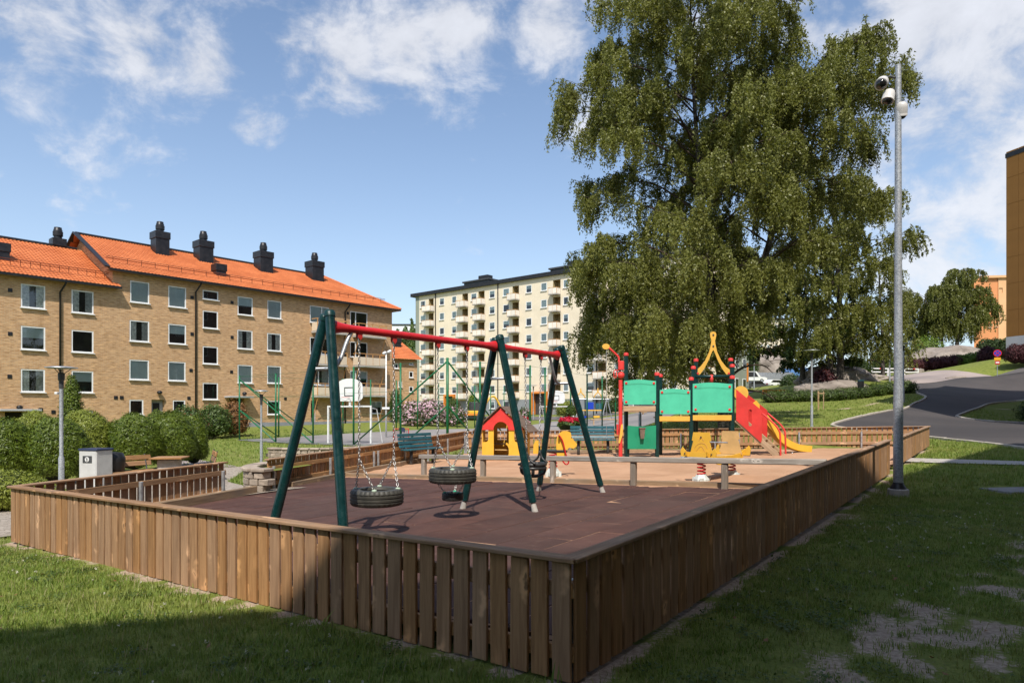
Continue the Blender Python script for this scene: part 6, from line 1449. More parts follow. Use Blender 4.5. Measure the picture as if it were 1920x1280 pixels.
MB().cbox((0, -.06, zc - .58), (.56, .02, .28), .01).build('lower_plate', M['signyellow'], sg); MB().cbox((0, -.06, zc - .95), (.42, .02, .36), .05).build('speed_plate', M['signred'], sg); MB().cbox((0, -.075, zc - .95), (.3, .02, .14), .02).build('plate_field', M['white'], sg)
# iron railing round the planted island
ir = thing('iron_railing', 'black iron railing in front of the clipped hedge on the right', 'railing', (27.2, 36.3, gz(27.2, 36.3)), R(-3))
nb = 34; bal = MB().cbox((0, 0, .45), (.022, .022, .9), .002).mesh('baluster', M['black'])
for i in range(nb): x = .5 + i * .17; link('baluster', bal, ir, (x, 0, gz(27.2 + x, 36.3 - .05 * x) - ir.location.z))
za_, zb_ = gz(27.7, 36.3), gz(33.3, 36.0)
for h in (.12, .88): a = V3(.4, 0, za_ - ir.location.z + h); b = V3(6.2, 0, zb_ - ir.location.z + h); MB().box((a + b) / 2, ((b - a).length, .03, .03), 0, Matrix.Rotation(-math.atan2(b.z - a.z, b.x - a.x), 3, 'Y')).build('railing_bar', M['black'], ir)

def rock(name, label, c, dims, seed=0, rz=0, flat=.35, sub=5):
    bm = bmesh.new(); bmesh.ops.create_icosphere(bm, subdivisions=sub, radius=1); off = Vector((seed * 7.1, seed * 3.3, 1.7))
    for v in bm.verts:
        p = v.co.copy(); n1_ = mnoise.fractal(p * 1.1 + off, 1, 2, 5); n2_ = mnoise.fractal(Vector((p.x * 2.2, p.y * 2.2, p.z * 6)) + off, 1, 2, 4); r = 1 + .22 * n1_ + .06 * n2_
        crack = abs(mnoise.noise(p * 1.7 + off * 2)); r -= .07 * max(0, 1 - crack * 9)
        q = p * r; q.z = q.z if q.z > 0 else q.z * .5; q.z = math.copysign(abs(q.z) ** .8, q.z); v.co = Vector((q.x * dims[0], q.y * dims[1], q.z * dims[2]))
    me = bpy.data.meshes.new(name); bm.to_mesh(me); bm.free(); me.materials.append(M['rock']); me.polygons.foreach_set('use_smooth', [True] * len(me.polygons))
    o = link(name, me); o.location = c; o.rotation_euler = (0, 0, rz); return tag(o, label, 'rock')
p = at(1775, 690, 97); rock('rock_outcrop', 'large pale granite outcrop behind the maroon hedge', (p.x, 97, p.z - .2), (6.6, 4.0, 3.3), 1, R(6))
p = at(1600, 745, 52.5); rock('rock_outcrop', 'low smooth granite slab in the lawn behind the clipped hedge', (27.2, 57, gz(27.2, 57) - .3), (4.2, 1.8, 1.15), 2, R(18))
rock('rock_outcrop', 'dark rocky bank shaded under the birches', (30.0, 63.0, gz(30.0, 63.0) - .3), (4.2, 2.6, 1.7), 3, R(20)); rock('rock_outcrop', 'grey granite hump beside the road barrier', (35.5, 70, gz(35.5, 70) - .35), (3.6, 2.2, .9), 4, R(10))
rock('boulder', 'grey boulder lying on the grass beside the plaza', (38.0, 72.5, gz(38, 72.5)), (.9, .7, .75), 5, 0, sub=4); rock('boulder', 'flat stone in the lawn beyond the road', (47.2, 72.5, gz(47.2, 72.5) - .05), (1.3, .7, .3), 6, .3, sub=4); rock('boulder', 'pale stone at the end of the road barrier', (51.3, 86, gz(51.3, 86)), (.55, .45, .5), 7, 0, sub=4)
rock('rock_outcrop', 'bare rock slope below the cream block on the hill', (at(1437, 690, 142).x, 142, 8.0), (4.6, 3, 5.5), 8, .2)

# container, blue shelter
p = at(1421, 722, 125); cz = p.z; ct = thing('storage_container', 'grey corrugated storage container standing beyond the lawn', 'container', (p.x, 125, cz), R(4)); W = (1490 - 1421) / F * 125; Hc = (720 - 696) / F * 125
mb = MB(); n = 44; vs = []
for i in range(n + 1): x = W * i / n; y = -.06 if i % 2 else .03; vs += [(x, y, -.5), (x, y, Hc)]
mb.add(vs, [(2 * i, 2 * i + 2, 2 * i + 3, 2 * i + 1) for i in range(n)]); mb.build('corrugated_side', M['container'], ct); MB().box((W / 2, 1.2, Hc / 2 - .25), (W, 2.2, Hc + .5)).build('container_body', M['container'], ct)
p = at(1472, 712, 131); tag(MB().prism([(0, -2), (4.5, -2), (4.5, 1.2), (3.6, 2.2), (.6, 2.2), (0, 1.6)], 4, (0, 0, 0), (1, 0, 0), (0, 0, 1)).build('blue_shelter', pmat('blue_tarpaulin', (.10, .22, .48), .5), None, loc=(p.x, 131, p.z)), 'blue tarpaulin shelter behind the grey container', 'shelter')
p = at(1452, 737, 66); tag(MB().cbox((0, 0, .3), (2.3, .12, .5), .02).build('orange_barrier_board', M['orange'], None, loc=(p.x, 66, gz(p.x, 66))), 'low orange barrier board in the grass beyond the hedge', 'barrier')
def car(label, u, v, Y, rz, body, van=False):
    p = at(u, v, Y); c = thing('parked_car', label, 'van' if van else 'car', (p.x, Y, p.z), rz)
    L_, H = (4.9, 2.0) if van else (4.3, 1.45)
    pr = [(-L_ / 2, .35), (L_ / 2, .35), (L_ / 2, .8), (L_ * .42, .95), (L_ * .28, 1.0), (L_ * .13, H), (-L_ * .40, H), (-L_ * .49, 1.0)] if van else [(-L_ / 2, .3), (L_ / 2, .3), (L_ / 2, .7), (L_ * .45, .82), (L_ * .24, .92), (L_ * .08, H), (-L_ * .28, H), (-L_ * .43, .98), (-L_ / 2, .9)]
    bo = MB().prism(pr, 1.75, (0, 0, 0), (1, 0, 0), (0, 0, 1)).build('body', body, c)
    for sy in (-.88, .88): MB().prism([(L_ * .20, .98), (L_ * .08, H - .1), (-L_ * .26, H - .1), (-L_ * .36, .98)], .02, (0, sy, 0), (1, 0, 0), (0, 0, 1)).build('side_window', M['lens'], c)
    for sx in (-.31, .31):
        for sy in (-.8, .8): wh = MB().lathe([(.0, -.1), (.31, -.1), (.33, -.06), (.33, .06), (.31, .1), (0, .1)], (L_ * sx, sy, .33), 16, 0, Matrix.Rotation(R(90), 3, 'X')).build('wheel', M['tyre'], c, True, angle=40); MB().lathe([(0, -.115), (.2, -.115), (.2, .115), (0, .115)], (L_ * sx, sy, .33), 12, 0, Matrix.Rotation(R(90), 3, 'X')).build('rim', M['steel'], wh)
    for sy in (-.6, .6): MB().cbox((-L_ / 2 - .01, sy, .72), (.05, .3, .16), .01).build('tail_light', M['signred'], c)
car('white van parked left of the grey container', 1410, 717, 124, R(-8), M['whitemetal'], True); car('dark car parked beyond the lawn, left of the hedge', 1419, 731, 112, R(10), M['darkgrey']); car('white pickup car half hidden by the dark bushes', 1453, 728, 114, R(20), M['whitemetal'])
# bin on the lawn, tree stakes
p = at(1614, 738, 53); bn = thing('lawn_bin', 'small black litter bin on a post by the clipped hedge', 'bin', (p.x, 53, gz(p.x, 53))); zt2 = at(1614, 714, 53).z - bn.location.z
MB().tube([(0, 0, -.1), (0, 0, zt2 - .5)], .05, 8).build('bin_post', M['concrete'], bn); MB().lathe([(.18, zt2 - .85), (.24, zt2 - .1), (.24, zt2), (0, zt2)], n=14).build('bin_basket', M['black'], bn, True, angle=40); MB().lathe([(.25, zt2), (.25, zt2 + .06), (0, zt2 + .08)], n=14).build('bin_hood', M['teal'], bn)
ts = thing('tree_stakes', 'three pale wooden stakes with a crossbar holding a young tree', 'tree stakes', (at(1539, 770, 45).x, 45, gz(at(1539, 770, 45).x, 45)))
for x, y in ((-.18, 0), (.18, .0), (0, .3)): MB().tube([(x, y, -.1), (x, y, 1.25)], .03, 7).build('stake', M['stair_wood'], ts)
MB().cbox((0, -.03, 1.1), (.46, .03, .07), .004).build('stake_bar', M['stair_wood'], ts)
# far playground behind the court: silver swing frame, yellow arches, table set
p = at(1105, 802, 62); fp = thing('far_swing_frame', 'silver swing frame of the further playground seen past the green post', 'swing frame', (p.x, 62, gz(p.x, 62)))
for x in (-1.6, 1.6):
    for s_ in (-.5, .5): MB().tube([(x + s_ * 1.2, s_ * .4, 0), (x + s_ * .05, 0, 2.3)], .045, 8).build('leg', M['steel'], fp)
MB().tube([(-1.75, 0, 2.3), (1.75, 0, 2.3)], .05, 8).build('top_beam', M['steel'], fp)
for x in (-.8, -.3, .4, .9): MB().tube([(x, 0, 2.3), (x, 0, .7)], .012, 5).build('chain', M['chain'], fp)
for x, m_ in ((-.55, 'signblue'), (.65, 'yellow')): MB().cbox((x, 0, .68), (.55, .3, .2), .03).build('swing_seat', M[m_], fp)
p = at(1105, 795, 68); fa = thing('far_play_house', 'small play tower with yellow arches of the further playground', 'play tower', (p.x, 68, gz(p.x, 68)))
for x in (-.9, -.3, .3, .9): MB().cbox((x * 1.4, 0, 1.2), (.12, .12, 2.4), .01).build('post', M['pgreen'], fa)
MB().cbox((0, 0, 1.1), (2.6, .9, .12), .02).build('deck', M['ypost'], fa)
for x in (-.85, .85): MB().tube(smoothline([(x - .42, 0, 2.3), (x - .3, 0, 2.6), (x - .05, 0, 2.9), (x, 0, 3.3), (x + .05, 0, 2.9), (x + .3, 0, 2.6), (x + .42, 0, 2.3)], 4), .06, 6).build('arch', M['ypost'], fa)
MB().cbox((0, -.45, 1.55), (.8, .05, .7), .02).build('panel', M['signblue'], fa); MB().cbox((.9, -.45, 1.5), (.6, .05, .6), .02).build('panel', M['teal'], fa)
for i, (u, v, Y, w_) in enumerate([(1135, 795, 56, 2.4), (1180, 792, 60, 3.0), (1255, 800, 50, 2.0)]):
    p = at(u, v, Y); t_ = thing('far_timber_bench', ['low timber bench left of the red crane pole in the distance', 'long low timber bench seen under the bridge deck', 'low timber bench seen below the mint panel'][i], 'bench', (p.x, Y, gz(p.x, Y)))
    MB().cbox((0, 0, .45), (w_, .35, .08), .01).build('seat', M['stair_wood'], t_)
    for sx in (-.4, .4): MB().cbox((sx * w_, 0, .2), (.1, .3, .42), .01).build('leg', M['stair_wood'], t_)
# small yellow excavator by the flower bushes
p = at(893, 790, 84); ex = thing('mini_excavator', 'small yellow excavator with raised arm near the flowering bushes', 'excavator', (p.x, 84, gz(p.x, 84)), R(20))
MB().cbox((0, 0, .3), (2.2, 1.4, .5), .15).build('tracks', M['pot'], ex); MB().cbox((-.2, 0, .9), (1.7, 1.3, .6), .1).build('engine_cover', M['yellow'], ex); MB().cbox((-.3, 0, 1.7), (1.0, 1.0, 1.1), .08).build('cab', M['darkgrey'], ex); MB().tube(smoothline([(.7, 0, .9), (1.6, 0, 2.6), (2.4, 0, 2.9), (3.2, 0, 1.6)], 4), .13, 7).build('arm', M['yellow'], ex); MB().cbox((3.2, 0, 1.3), (.5, .6, .5), .05).build('shovel', M['darkgrey'], ex)
ob = at(880, 786, 80); tag(MB().cbox((0, 0, .8), (1.9, .06, .22), .01).build('warning_board', M['orange'], None, loc=(ob.x, 80, gz(ob.x, 80))), 'orange warning board near the small excavator', 'barrier')
# ================================================================ vegetation
def leaf_mesh(name, C, D, U, size, mat, wid=.55):
    """diamond leaves: centres C, long axis D, side axis U, (n,) size"""
    n = len(C); s = size[:, None]; V = np.empty((n, 4, 3)); bend = np.cross(D, U) * s * .12
    V[:, 0] = C - D * s * .5; V[:, 1] = C + U * s * .5 * wid + bend; V[:, 2] = C + D * s * .5; V[:, 3] = C - U * s * .5 * wid + bend
    b = np.arange(n)[:, None] * 4; Fc = np.concatenate([b + [0, 1, 2], b + [0, 2, 3]], 1).reshape(-1, 3)
    return npmesh(name, V.reshape(-1, 3), Fc, mat, 3)
def tri_leaf_mesh(name, C, D, U, size, mat, wid=.7):
    n = len(C); s = size[:, None]; V = np.empty((n, 3, 3)); V[:, 0] = C - D * s * .45 + U * s * .5 * wid; V[:, 1] = C - D * s * .45 - U * s * .5 * wid; V[:, 2] = C + D * s * .6
    return npmesh(name, V.reshape(-1, 3), np.arange(n * 3).reshape(-1, 3), mat, 3)
def unit(a): return a / (np.linalg.norm(a, axis=-1, keepdims=True) + 1e-9)

def birch(label, base, stems, crown, seed, nlimb=26, leaf=.105, mat='birch', nstrand=6, droop=1.0, dens=30, trunk_r=.26, strand_len=(.7, 1.7), tri=False, sub=2.6, zmin=([0], [.9])):
    """stems: polylines (local); crown(z) -> list of (centre x, centre y, radius) of the silhouette at height z for each stem"""
    rg = np.random.default_rng(seed); rnd = random.Random(seed)
    t = thing('birch_tree', label, 'tree', base); mbt = MB(); mbb = MB(); LC = []; LD = []; LS = []
    def strand(p, ln, out):
        m = max(4, int(ln / .09)); f = np.linspace(0, 1, m)[:, None]
        q = np.array(p)[None] + np.array(out)[None] * (f * .55 - .25 * f ** 2) * ln + np.array([0, 0, -1.])[None] * (f ** 1.5) * ln * droop
        q += rg.normal(0, .012, q.shape).cumsum(0) * .8
        k = max(3, int(dens * ln)); pos = rg.random(k) ** .8 * (m - 1); i0 = np.clip(pos.astype(int), 0, m - 2); fr_ = (pos - i0)[:, None]
        c = q[i0] * (1 - fr_) + q[i0 + 1] * fr_ + rg.normal(0, .055, (k, 3)); d = unit(np.c_[rg.normal(0, .6, (k, 2)), -np.abs(rg.normal(.7, .4, k))])
        LC.append(c); LD.append(d); LS.append(leaf * (.7 + .6 * rg.random(k))); return q
    for si, st in enumerate(stems):
        S = smoothline([Vector(p) for p in st['pts']], 8); n = len(S); r0, r1 = st['r']
        mbt.tube(S, [r0 * (1 - i / (n - 1)) ** .8 + r1 for i in range(n)], 9)
        for li_ in range(st.get('limbs', nlimb)):
            f = st.get('f0', .22) + (1 - st.get('f0', .22)) * (li_ + rnd.random() * .8) / st.get('limbs', nlimb); f = min(f, .985)
            p = S[int(f * (n - 1))]; az = li_ * 2.39996 + rnd.uniform(-.4, .4) + seed; 
            r = crown(si, p.z, az) * rnd.uniform(.70, 1.02)
            if r < .5: continue
            rise = rnd.uniform(.35, .85) * (1.0 if f > .5 else .75); tip = p + Vector((math.cos(az) * r, math.sin(az) * r, r * rise * .8)); 
            midp = p.lerp(tip, .5) + Vector((0, 0, r * .16)); lim = smoothline([p, midp, tip, tip + Vector((math.cos(az) * .5, math.sin(az) * .5, -.35))], 5); m = len(lim); br = max(.018, r0 * .30 * (1 - f * .6))
            mbb.tube(lim, [br * (1 - i / m) + .008 for i in range(m)], 5)
            nb_ = max(5, int(r * sub))
            for b in range(nb_):
                g = .22 + .78 * (b + rnd.random()) / nb_; q = lim[min(m - 1, int(g * (m - 1)))]; a2 = az + rnd.choice((-1, 1)) * rnd.uniform(.3, 1.2); bl = rnd.uniform(.5, 1.25) * (.5 + .17 * r)
                e = q + Vector((math.cos(a2) * bl, math.sin(a2) * bl, bl * rnd.uniform(-.05, .6))); pth = smoothline([q, q.lerp(e, .5) + Vector((0, 0, .1 * bl)), e], 3); mbb.tube(pth, [.014, .012, .010, .009, .008, .007, .006][:len(pth)], 4)
                for s_ in range(nstrand):
                    h = rnd.random(); pt = q.lerp(e, .25 + .75 * h); o2 = Vector((math.cos(a2 + rnd.uniform(-1.2, 1.2)), math.sin(a2 + rnd.uniform(-1.2, 1.2)), rnd.uniform(-.1, .5)))
                    ln = rnd.uniform(*strand_len) * (1.1 if p.z < 6 else .85); strand((pt.x, pt.y, pt.z), ln, (o2.x, o2.y, o2.z))
    mbt.build('trunk', M['bark'], t, True); mbb.build('branches', M['twig'], t, True)
    C = np.concatenate(LC); D = np.concatenate(LD); S_ = np.concatenate(LS); ok = C[:, 2] > np.interp(C[:, 0], *zmin) + rg.normal(0, .35, len(C)); C, D, S_ = C[ok], D[ok], S_[ok]
    U = unit(np.cross(D, rg.normal(0, 1, D.shape))); link('crown', (tri_leaf_mesh if tri else leaf_mesh)('crown', C, D, U, S_, M[mat], .62), t)
    return len(C)
def prof(tab):
    zs = [a for a, b in tab]; rs = [b for a, b in tab]
    return lambda si, z, az: float(np.interp(z, zs, rs))
NL = {}
# the great two-stemmed birch behind the play tower
b0 = at(1357, 803, 30.0); b0.z = tz(b0.x, 30)
def cr1(si, z, az):
    c, s = math.cos(az), math.sin(az)
    if si == 3: return float(np.interp(z, [12, 15, 17, 18.6], [4.0, 3.8, 3.2, 2.0]))
    if si == 2: return 5.5 if c < -.1 else (3.0 if c < .5 else 2.0)
    if si == 0:
        r = np.interp(z, [2, 4, 7, 9, 11, 13.5, 15.5, 17, 18.3], [4.6, 5.4, 5.6, 5.6, 5.2, 4.7, 4.3, 3.6, 2.2]); return float(r * (1.02 if c < -.3 else (.85 if z > 7 else .4)))
    r = np.interp(z, [3, 6, 8, 10, 12, 14, 16.2], [1.0, 3.0, 4.6, 5.0, 4.4, 3.8, 2.2]); return float(r * (.90 if c > .2 else .85))
NL['a'] = birch('great spreading birch towering behind the play tower', b0, [
    dict(pts=[(0, 0, -.3), (-.1, 0, 2.5), (-.5, .1, 6), (-.9, .2, 10), (-1.2, .2, 14), (-1.5, .1, 18.3)], r=(.24, .02), limbs=64, f0=.12),
    dict(pts=[(-.05, .0, 1.6), (.6, .2, 4), (1.9, .5, 7.5), (3.0, .6, 11), (3.8, .6, 14), (4.0, .5, 16.2)], r=(.18, .02), limbs=44, f0=.34),
    dict(pts=[(-.1, 0, 2.6), (-.25, .05, 4.2), (-.5, .1, 6.2)], r=(.05, .02), limbs=16, f0=.02),
    dict(pts=[(-1.05, .2, 12.2), (-1.3, .15, 15.5), (-1.55, .1, 18.8)], r=(.03, .02), limbs=26, f0=.02)], cr1, 3, leaf=.098, nstrand=9, dens=50, tri=True, sub=3.0, zmin=([-7, -3, -.5, 1.5, 3.5, 7], [1.6, 2.0, 2.6, 4.6, 6.0, 7.5]))
# birch on the rocky bank to the right of it
b1_ = at(1574, 714, 58); b1_.z = tz(b1_.x, 58)
NL['b'] = birch('tall drooping birch with dark forked trunk on the rocky bank', b1_, [
    dict(pts=[(0, 0, -.3), (.1, 0, 4), (-.1, 0, 9), (-.4, 0, 14), (-.6, 0, 19)], r=(.30, .02), limbs=30, f0=.16), dict(pts=[(-.4, .3, -.3), (-.9, .3, 4), (-1.8, .4, 9), (-2.4, .4, 14)], r=(.2, .02), limbs=16, f0=.25)],
    prof([(2, 3.4), (5, 4.6), (10, 5.0), (14, 4.0), (19, 1.2)]), 8, leaf=.17, nstrand=5, dens=26, strand_len=(1.0, 2.4), tri=True, sub=3.2, zmin=([-5, 0, 5], [2.4, 2.2, 1.4]))
b2_ = at(1505, 722, 62); b2_.z = tz(b2_.x, 62)
NL['c'] = birch('dark broad-leaved tree hanging over the grey container', b2_, [dict(pts=[(0, 0, -.3), (0, 0, 3), (.3, 0, 7), (.2, 0, 11.5)], r=(.26, .02), limbs=26, f0=.2)], prof([(2, 3.6), (5, 4.4), (8, 3.6), (12, 1.0)]), 12, leaf=.24, mat='maple', nstrand=6, dens=24, droop=.5, strand_len=(.6, 1.4), tri=True, sub=3.2, zmin=([0], [1.9]))
b3_ = at(1655, 712, 72); b3_.z = tz(b3_.x, 72)
NL['d'] = birch('slender birch standing left of the road barrier', b3_, [dict(pts=[(0, 0, -.3), (0, 0, 4), (-.3, 0, 9), (-.4, 0, 13)], r=(.2, .02), limbs=22, f0=.15)], prof([(1, 2.2), (5, 3.0), (9, 2.3), (13, .6)]), 15, leaf=.2, nstrand=5, dens=18, strand_len=(1, 2.2), tri=True)
b4_ = at(1795, 655, 106); b4_.z = at(1795, 662, 106).z
NL['e'] = birch('weeping birch on the hill behind the granite outcrop', b4_, [dict(pts=[(0, 0, -2), (0, 0, 4), (.4, 0, 8), (.8, 0, 13)], r=(.3, .02), limbs=30, f0=.28), dict(pts=[(-2, 0, -2), (-2.6, 0, 3), (-4.2, 0, 6.5), (-5, 0, 9)], r=(.2, .02), limbs=18, f0=.3)], prof([(2, 4.6), (6, 4.6), (9, 3.6), (13, .9)]), 21, leaf=.24, mat='birch2', nstrand=6, dens=15, strand_len=(1.3, 2.9), tri=True, sub=3.6)

def blob_points(rg, n, c, rad, bump=.12, seed=0, low=-.6):
    """points and normals on a lumpy ellipsoid"""
    d = unit(rg.normal(0, 1, (n * 2, 3))); d = d[d[:, 2] > low][:n]; ph = seed * 1.7
    k = 1 + bump * (np.sin(d[:, 0] * 5 + ph) * np.cos(d[:, 1] * 4 + ph * 2) + .7 * np.sin(d[:, 2] * 7 + d[:, 0] * 6 + ph)) * .6
    return np.array(c) + d * k[:, None] * np.array(rad), unit(d / np.array(rad)), k
def bush(name, label, loc, blobs, mat, n=5000, leaf=.07, seed=1, cat='bush', core='shrubcore', extra=None, wid=.5, fuzz=.035, group=None, tri=False):
    """clipped or loose shrub: leafy shells round dark cores; blobs: (centre, radii) local"""
    rg = np.random.default_rng(seed); o = thing(name, label, cat, loc, 0, group); LC = []; LN = []
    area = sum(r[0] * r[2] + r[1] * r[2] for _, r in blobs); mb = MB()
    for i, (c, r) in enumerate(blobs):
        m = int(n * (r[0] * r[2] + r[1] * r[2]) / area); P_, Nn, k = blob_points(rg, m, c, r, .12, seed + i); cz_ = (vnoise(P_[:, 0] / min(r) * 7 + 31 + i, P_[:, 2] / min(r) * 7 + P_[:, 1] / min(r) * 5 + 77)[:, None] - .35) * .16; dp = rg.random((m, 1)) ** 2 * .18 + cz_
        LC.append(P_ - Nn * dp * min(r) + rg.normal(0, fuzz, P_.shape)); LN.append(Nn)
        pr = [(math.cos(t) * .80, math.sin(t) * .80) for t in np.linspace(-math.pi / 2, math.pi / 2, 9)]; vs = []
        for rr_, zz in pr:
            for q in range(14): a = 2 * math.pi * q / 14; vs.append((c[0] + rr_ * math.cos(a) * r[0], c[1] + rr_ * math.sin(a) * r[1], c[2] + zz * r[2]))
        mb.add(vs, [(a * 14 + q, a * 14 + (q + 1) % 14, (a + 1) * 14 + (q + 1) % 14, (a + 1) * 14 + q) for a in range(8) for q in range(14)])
    mb.build('branches', M[core], o, True)  # solid dark core, coloured for the shade between leaves; no branches modelled
    C = np.concatenate(LC); Nn = np.concatenate(LN); keep = C[:, 2] > .02; C, Nn = C[keep], Nn[keep]; D = unit(unit(np.cross(Nn, rg.normal(0, 1, C.shape))) + Nn * rg.uniform(-.1, .8, (len(C), 1))); U = unit(np.cross(Nn, D) + rg.normal(0, .25, C.shape))
    link('foliage', (tri_leaf_mesh if tri else leaf_mesh)('foliage', C, D, U, leaf * (.6 + .8 * rg.random(len(C))), M[mat], wid), o)
    if extra:
        m2, cnt, sz = extra; ii = rg.integers(0, len(C), cnt); C2 = C[ii] + Nn[ii] * .06; D2 = unit(rg.normal(0, 1, C2.shape)); U2 = unit(np.cross(D2, Nn[ii])); link('blossom', leaf_mesh('blossom', C2, D2, U2, sz * (.7 + .6 * rg.random(cnt)), M[m2], .9), o)
    return o
M['shrubcore'] = pmat('shrub_core_shade', (.022, .026, .009), .9, 0, .3, 6)  # shade inside the bush painted into the core colour
M['maroncore'] = pmat('maroon_core_shade', (.02, .008, .008), .9)  # same painted inner shade for the maroon hedges
def gb(u, v, Y): p = at(u, v, Y); return (p.x, Y, tz(p.x, Y))
def px(d, Y): return d / F * Y
def pbush(name, label, u0, u1, vt, Y, mat, n, leaf, seed, depth=.9, **kw):
    """shrub spanning pixels u0..u1, top at vt"""
    x0, x1 = at(u0, 0, Y).x, at(u1, 0, Y).x; cx = (x0 + x1) / 2; z0 = tz(cx, Y); zt = at(0, vt, Y).z - z0; w = (x1 - x0) / 2
    return bush(name, label, (cx, Y, z0), [((0, 0, zt * .48), (w, w * depth, zt * .54))], mat, n, leaf, seed, **kw)
Y = 19.5
pbush('clipped_yew', 'big dark rounded yew hedge bush behind the lamp at the left', 50, 162, 786, 19.0, 'yew', 33000, .062, 1, tri=True); pbush('clipped_yew', 'dark yew bush at the left edge of the picture', -70, 58, 782, 18.5, 'yew', 26400, .062, 2, tri=True)
pbush('clipped_yew', 'yellowish rounded yew bush between the lamp and the arborvitae', 110, 206, 772, 22.0, 'yewlight', 28600, .062, 3, tri=True); pbush('clipped_yew', 'low wide yew hedge in front of the brick entrance', 8, 118, 776, 25, 'yewlight', 19800, .062, 4, tri=True)
pbush('clipped_yew', 'rounded clipped yew bush left of the picnic bench hedge group', 203, 300, 777, 22.5, 'yew', 33000, .062, 5, tri=True); pbush('clipped_yew', 'rounded clipped yew bush in the middle of the hedge group', 262, 364, 772, 23.5, 'yew', 33000, .062, 6, tri=True); pbush('clipped_yew', 'smaller rounded yew bush at the right end of the hedge group', 338, 388, 782, 24.5, 'yew', 19800, .062, 7, tri=True)
bush('low_shrub', 'bright yellow green spreading shrub by the fence corner at the left edge', gb(32, 900, 13.6), [((-.35, 0, .36), (.8, .65, .46)), ((.32, .1, .2), (.55, .5, .36)), ((-1.0, .2, .42), (.7, .6, .48))], 'yewlight', 22000, .055, 8, fuzz=.04, tri=True)
def column(label, u, vt, vb, wpx, Y, seed, mat='shrub'):
    p = at(u, vt, Y); z0 = tz(p.x, Y); h = p.z - z0; w = px(wpx, Y) / 2; return bush('arborvitae', label, (p.x, Y, z0), [((0, 0, h * .36), (w, w, h * .42)), ((0, 0, h * .62), (w * .8, w * .8, h * .3)), ((0, 0, h * .82), (w * .45, w * .45, h * .19))], mat, 9000, .08, seed, 'arborvitae', fuzz=.05)
column('slim pointed arborvitae against the brick wall behind the lamp', 134, 706, 790, 42, 27, 30, 'yew')
for i, (lb, u0, u1, vt, Y, mat, ex) in enumerate([('leafy copper tinged shrub by the brick entrance', 418, 462, 757, 46, 'redleaf', None), ('loose green rhododendron left of the copper shrub', 370, 430, 763, 44, 'shrub', None), ('low green shrub with copper tips right of the clipped yews', 318, 380, 766, 42, 'shrub', ('redleaf', 300, .12)),
    ('pink flowering rhododendron left of the tall green post', 752, 792, 756, 62, 'shrub', ('pink', 900, .22)), ('large pink flowering rhododendron in front of the cream block', 778, 832, 752, 64, 'shrub', ('pink', 1300, .22)), ('flowering rhododendron right of the tall green post', 828, 872, 764, 66, 'shrub', ('pink', 500, .2)),
    ('green leafy shrub against the gable of the brick block', 733, 752, 735, 66, 'shrub', None), ('round green shrub beside the grey entrance', 838, 862, 748, 88, 'shrub', None), ('bright green round bush behind the far goal', 1044, 1080, 752, 80, 'yewlight', None), ('dark hedge behind the further playground', 1128, 1164, 752, 76, 'maple', None), ('red leaved shrub beside the far window', 1146, 1166, 748, 84, 'maroon', None),
    ('tall green shrub beside the far blue window', 878, 892, 744, 86, 'lime', None), ('pale flowering shrub near the orange portal', 974, 992, 768, 76, 'shrub', ('pink', 260, .2))]):
    pbush('flower_shrub', lb, u0, u1, vt, Y, mat, 3600, .16, 50 + i, .8, cat='shrub', fuzz=.14, extra=ex)
# hedges on the right
def hedge(label, pts, h, w, mat, n, leaf, seed, core='shrubcore', zf=None, name='hedge'):
    P = [Vector(p) for p in pts]; base = P[0]; z0 = tz(base.x, base.y) if zf is None else zf[0]; bl = []; tot = sum((b - a).length for a, b in zip(P[:-1], P[1:])); k = max(2, int(tot / (w * .9)))
    for i in range(k + 1):
        s = tot * i / k; acc = 0
        for j, (a, b) in enumerate(zip(P[:-1], P[1:])):
            l_ = (b - a).length
            if s <= acc + l_ + 1e-6: p = a.lerp(b, (s - acc) / l_); zz = tz(p.x, p.y) if zf is None else zf[j] + (zf[j + 1] - zf[j]) * (s - acc) / l_; break
            acc += l_
        bl.append(((p.x - base.x, p.y - base.y, zz - z0 + h * .42), (w * .75, w * .75, h * .6)))
    return bush(name, label, (base.x, base.y, z0), bl, mat, n, leaf, seed, 'hedge', core, fuzz=.07)
hedge('low clipped hedge running along the lawn in front of the rock slab', [(20.2, 53.2), (24, 53.0), (27.4, 53.2)], .9, 1.0, 'shrub', 9000, .12, 70); hedge('low clipped hedge continuing to the road kerb', [(28.6, 53.6), (31.2, 54.0)], .95, 1.0, 'shrub', 5000, .12, 71)
zz = [at(1712, 697, 92).z, at(1790, 690, 91).z]; hedge('maroon leaved hedge below the granite outcrop', [at(1712, 0, 92).to_2d(), at(1790, 0, 91).to_2d()], 1.7, 1.4, 'maroon', 11000, .2, 72, 'maroncore', zz)
zz = [at(1797, 690, 91).z, at(1838, 684, 90).z]; hedge('lime green hedge right of the maroon hedge', [at(1797, 0, 91).to_2d(), at(1838, 0, 90).to_2d()], 1.7, 1.4, 'lime', 8000, .2, 73, 'shrubcore', zz)
zz = [at(1846, 682, 89).z - .4, at(1856, 680, 88.5).z - .4]; hedge('short maroon shrub at the end of the lime hedge', [at(1846, 0, 89).to_2d(), at(1854, 0, 88.5).to_2d()], 2.5, 1.3, 'maroon', 4000, .2, 74, 'maroncore', zz)
zz = [at(1855, 672, 98).z, at(1892, 672, 96).z]; hedge('dark hedge at the foot of the orange block', [at(1850, 0, 100).to_2d(), at(1890, 0, 97).to_2d()], 3.0, 2.0, 'maple', 6000, .25, 75, 'shrubcore', zz)
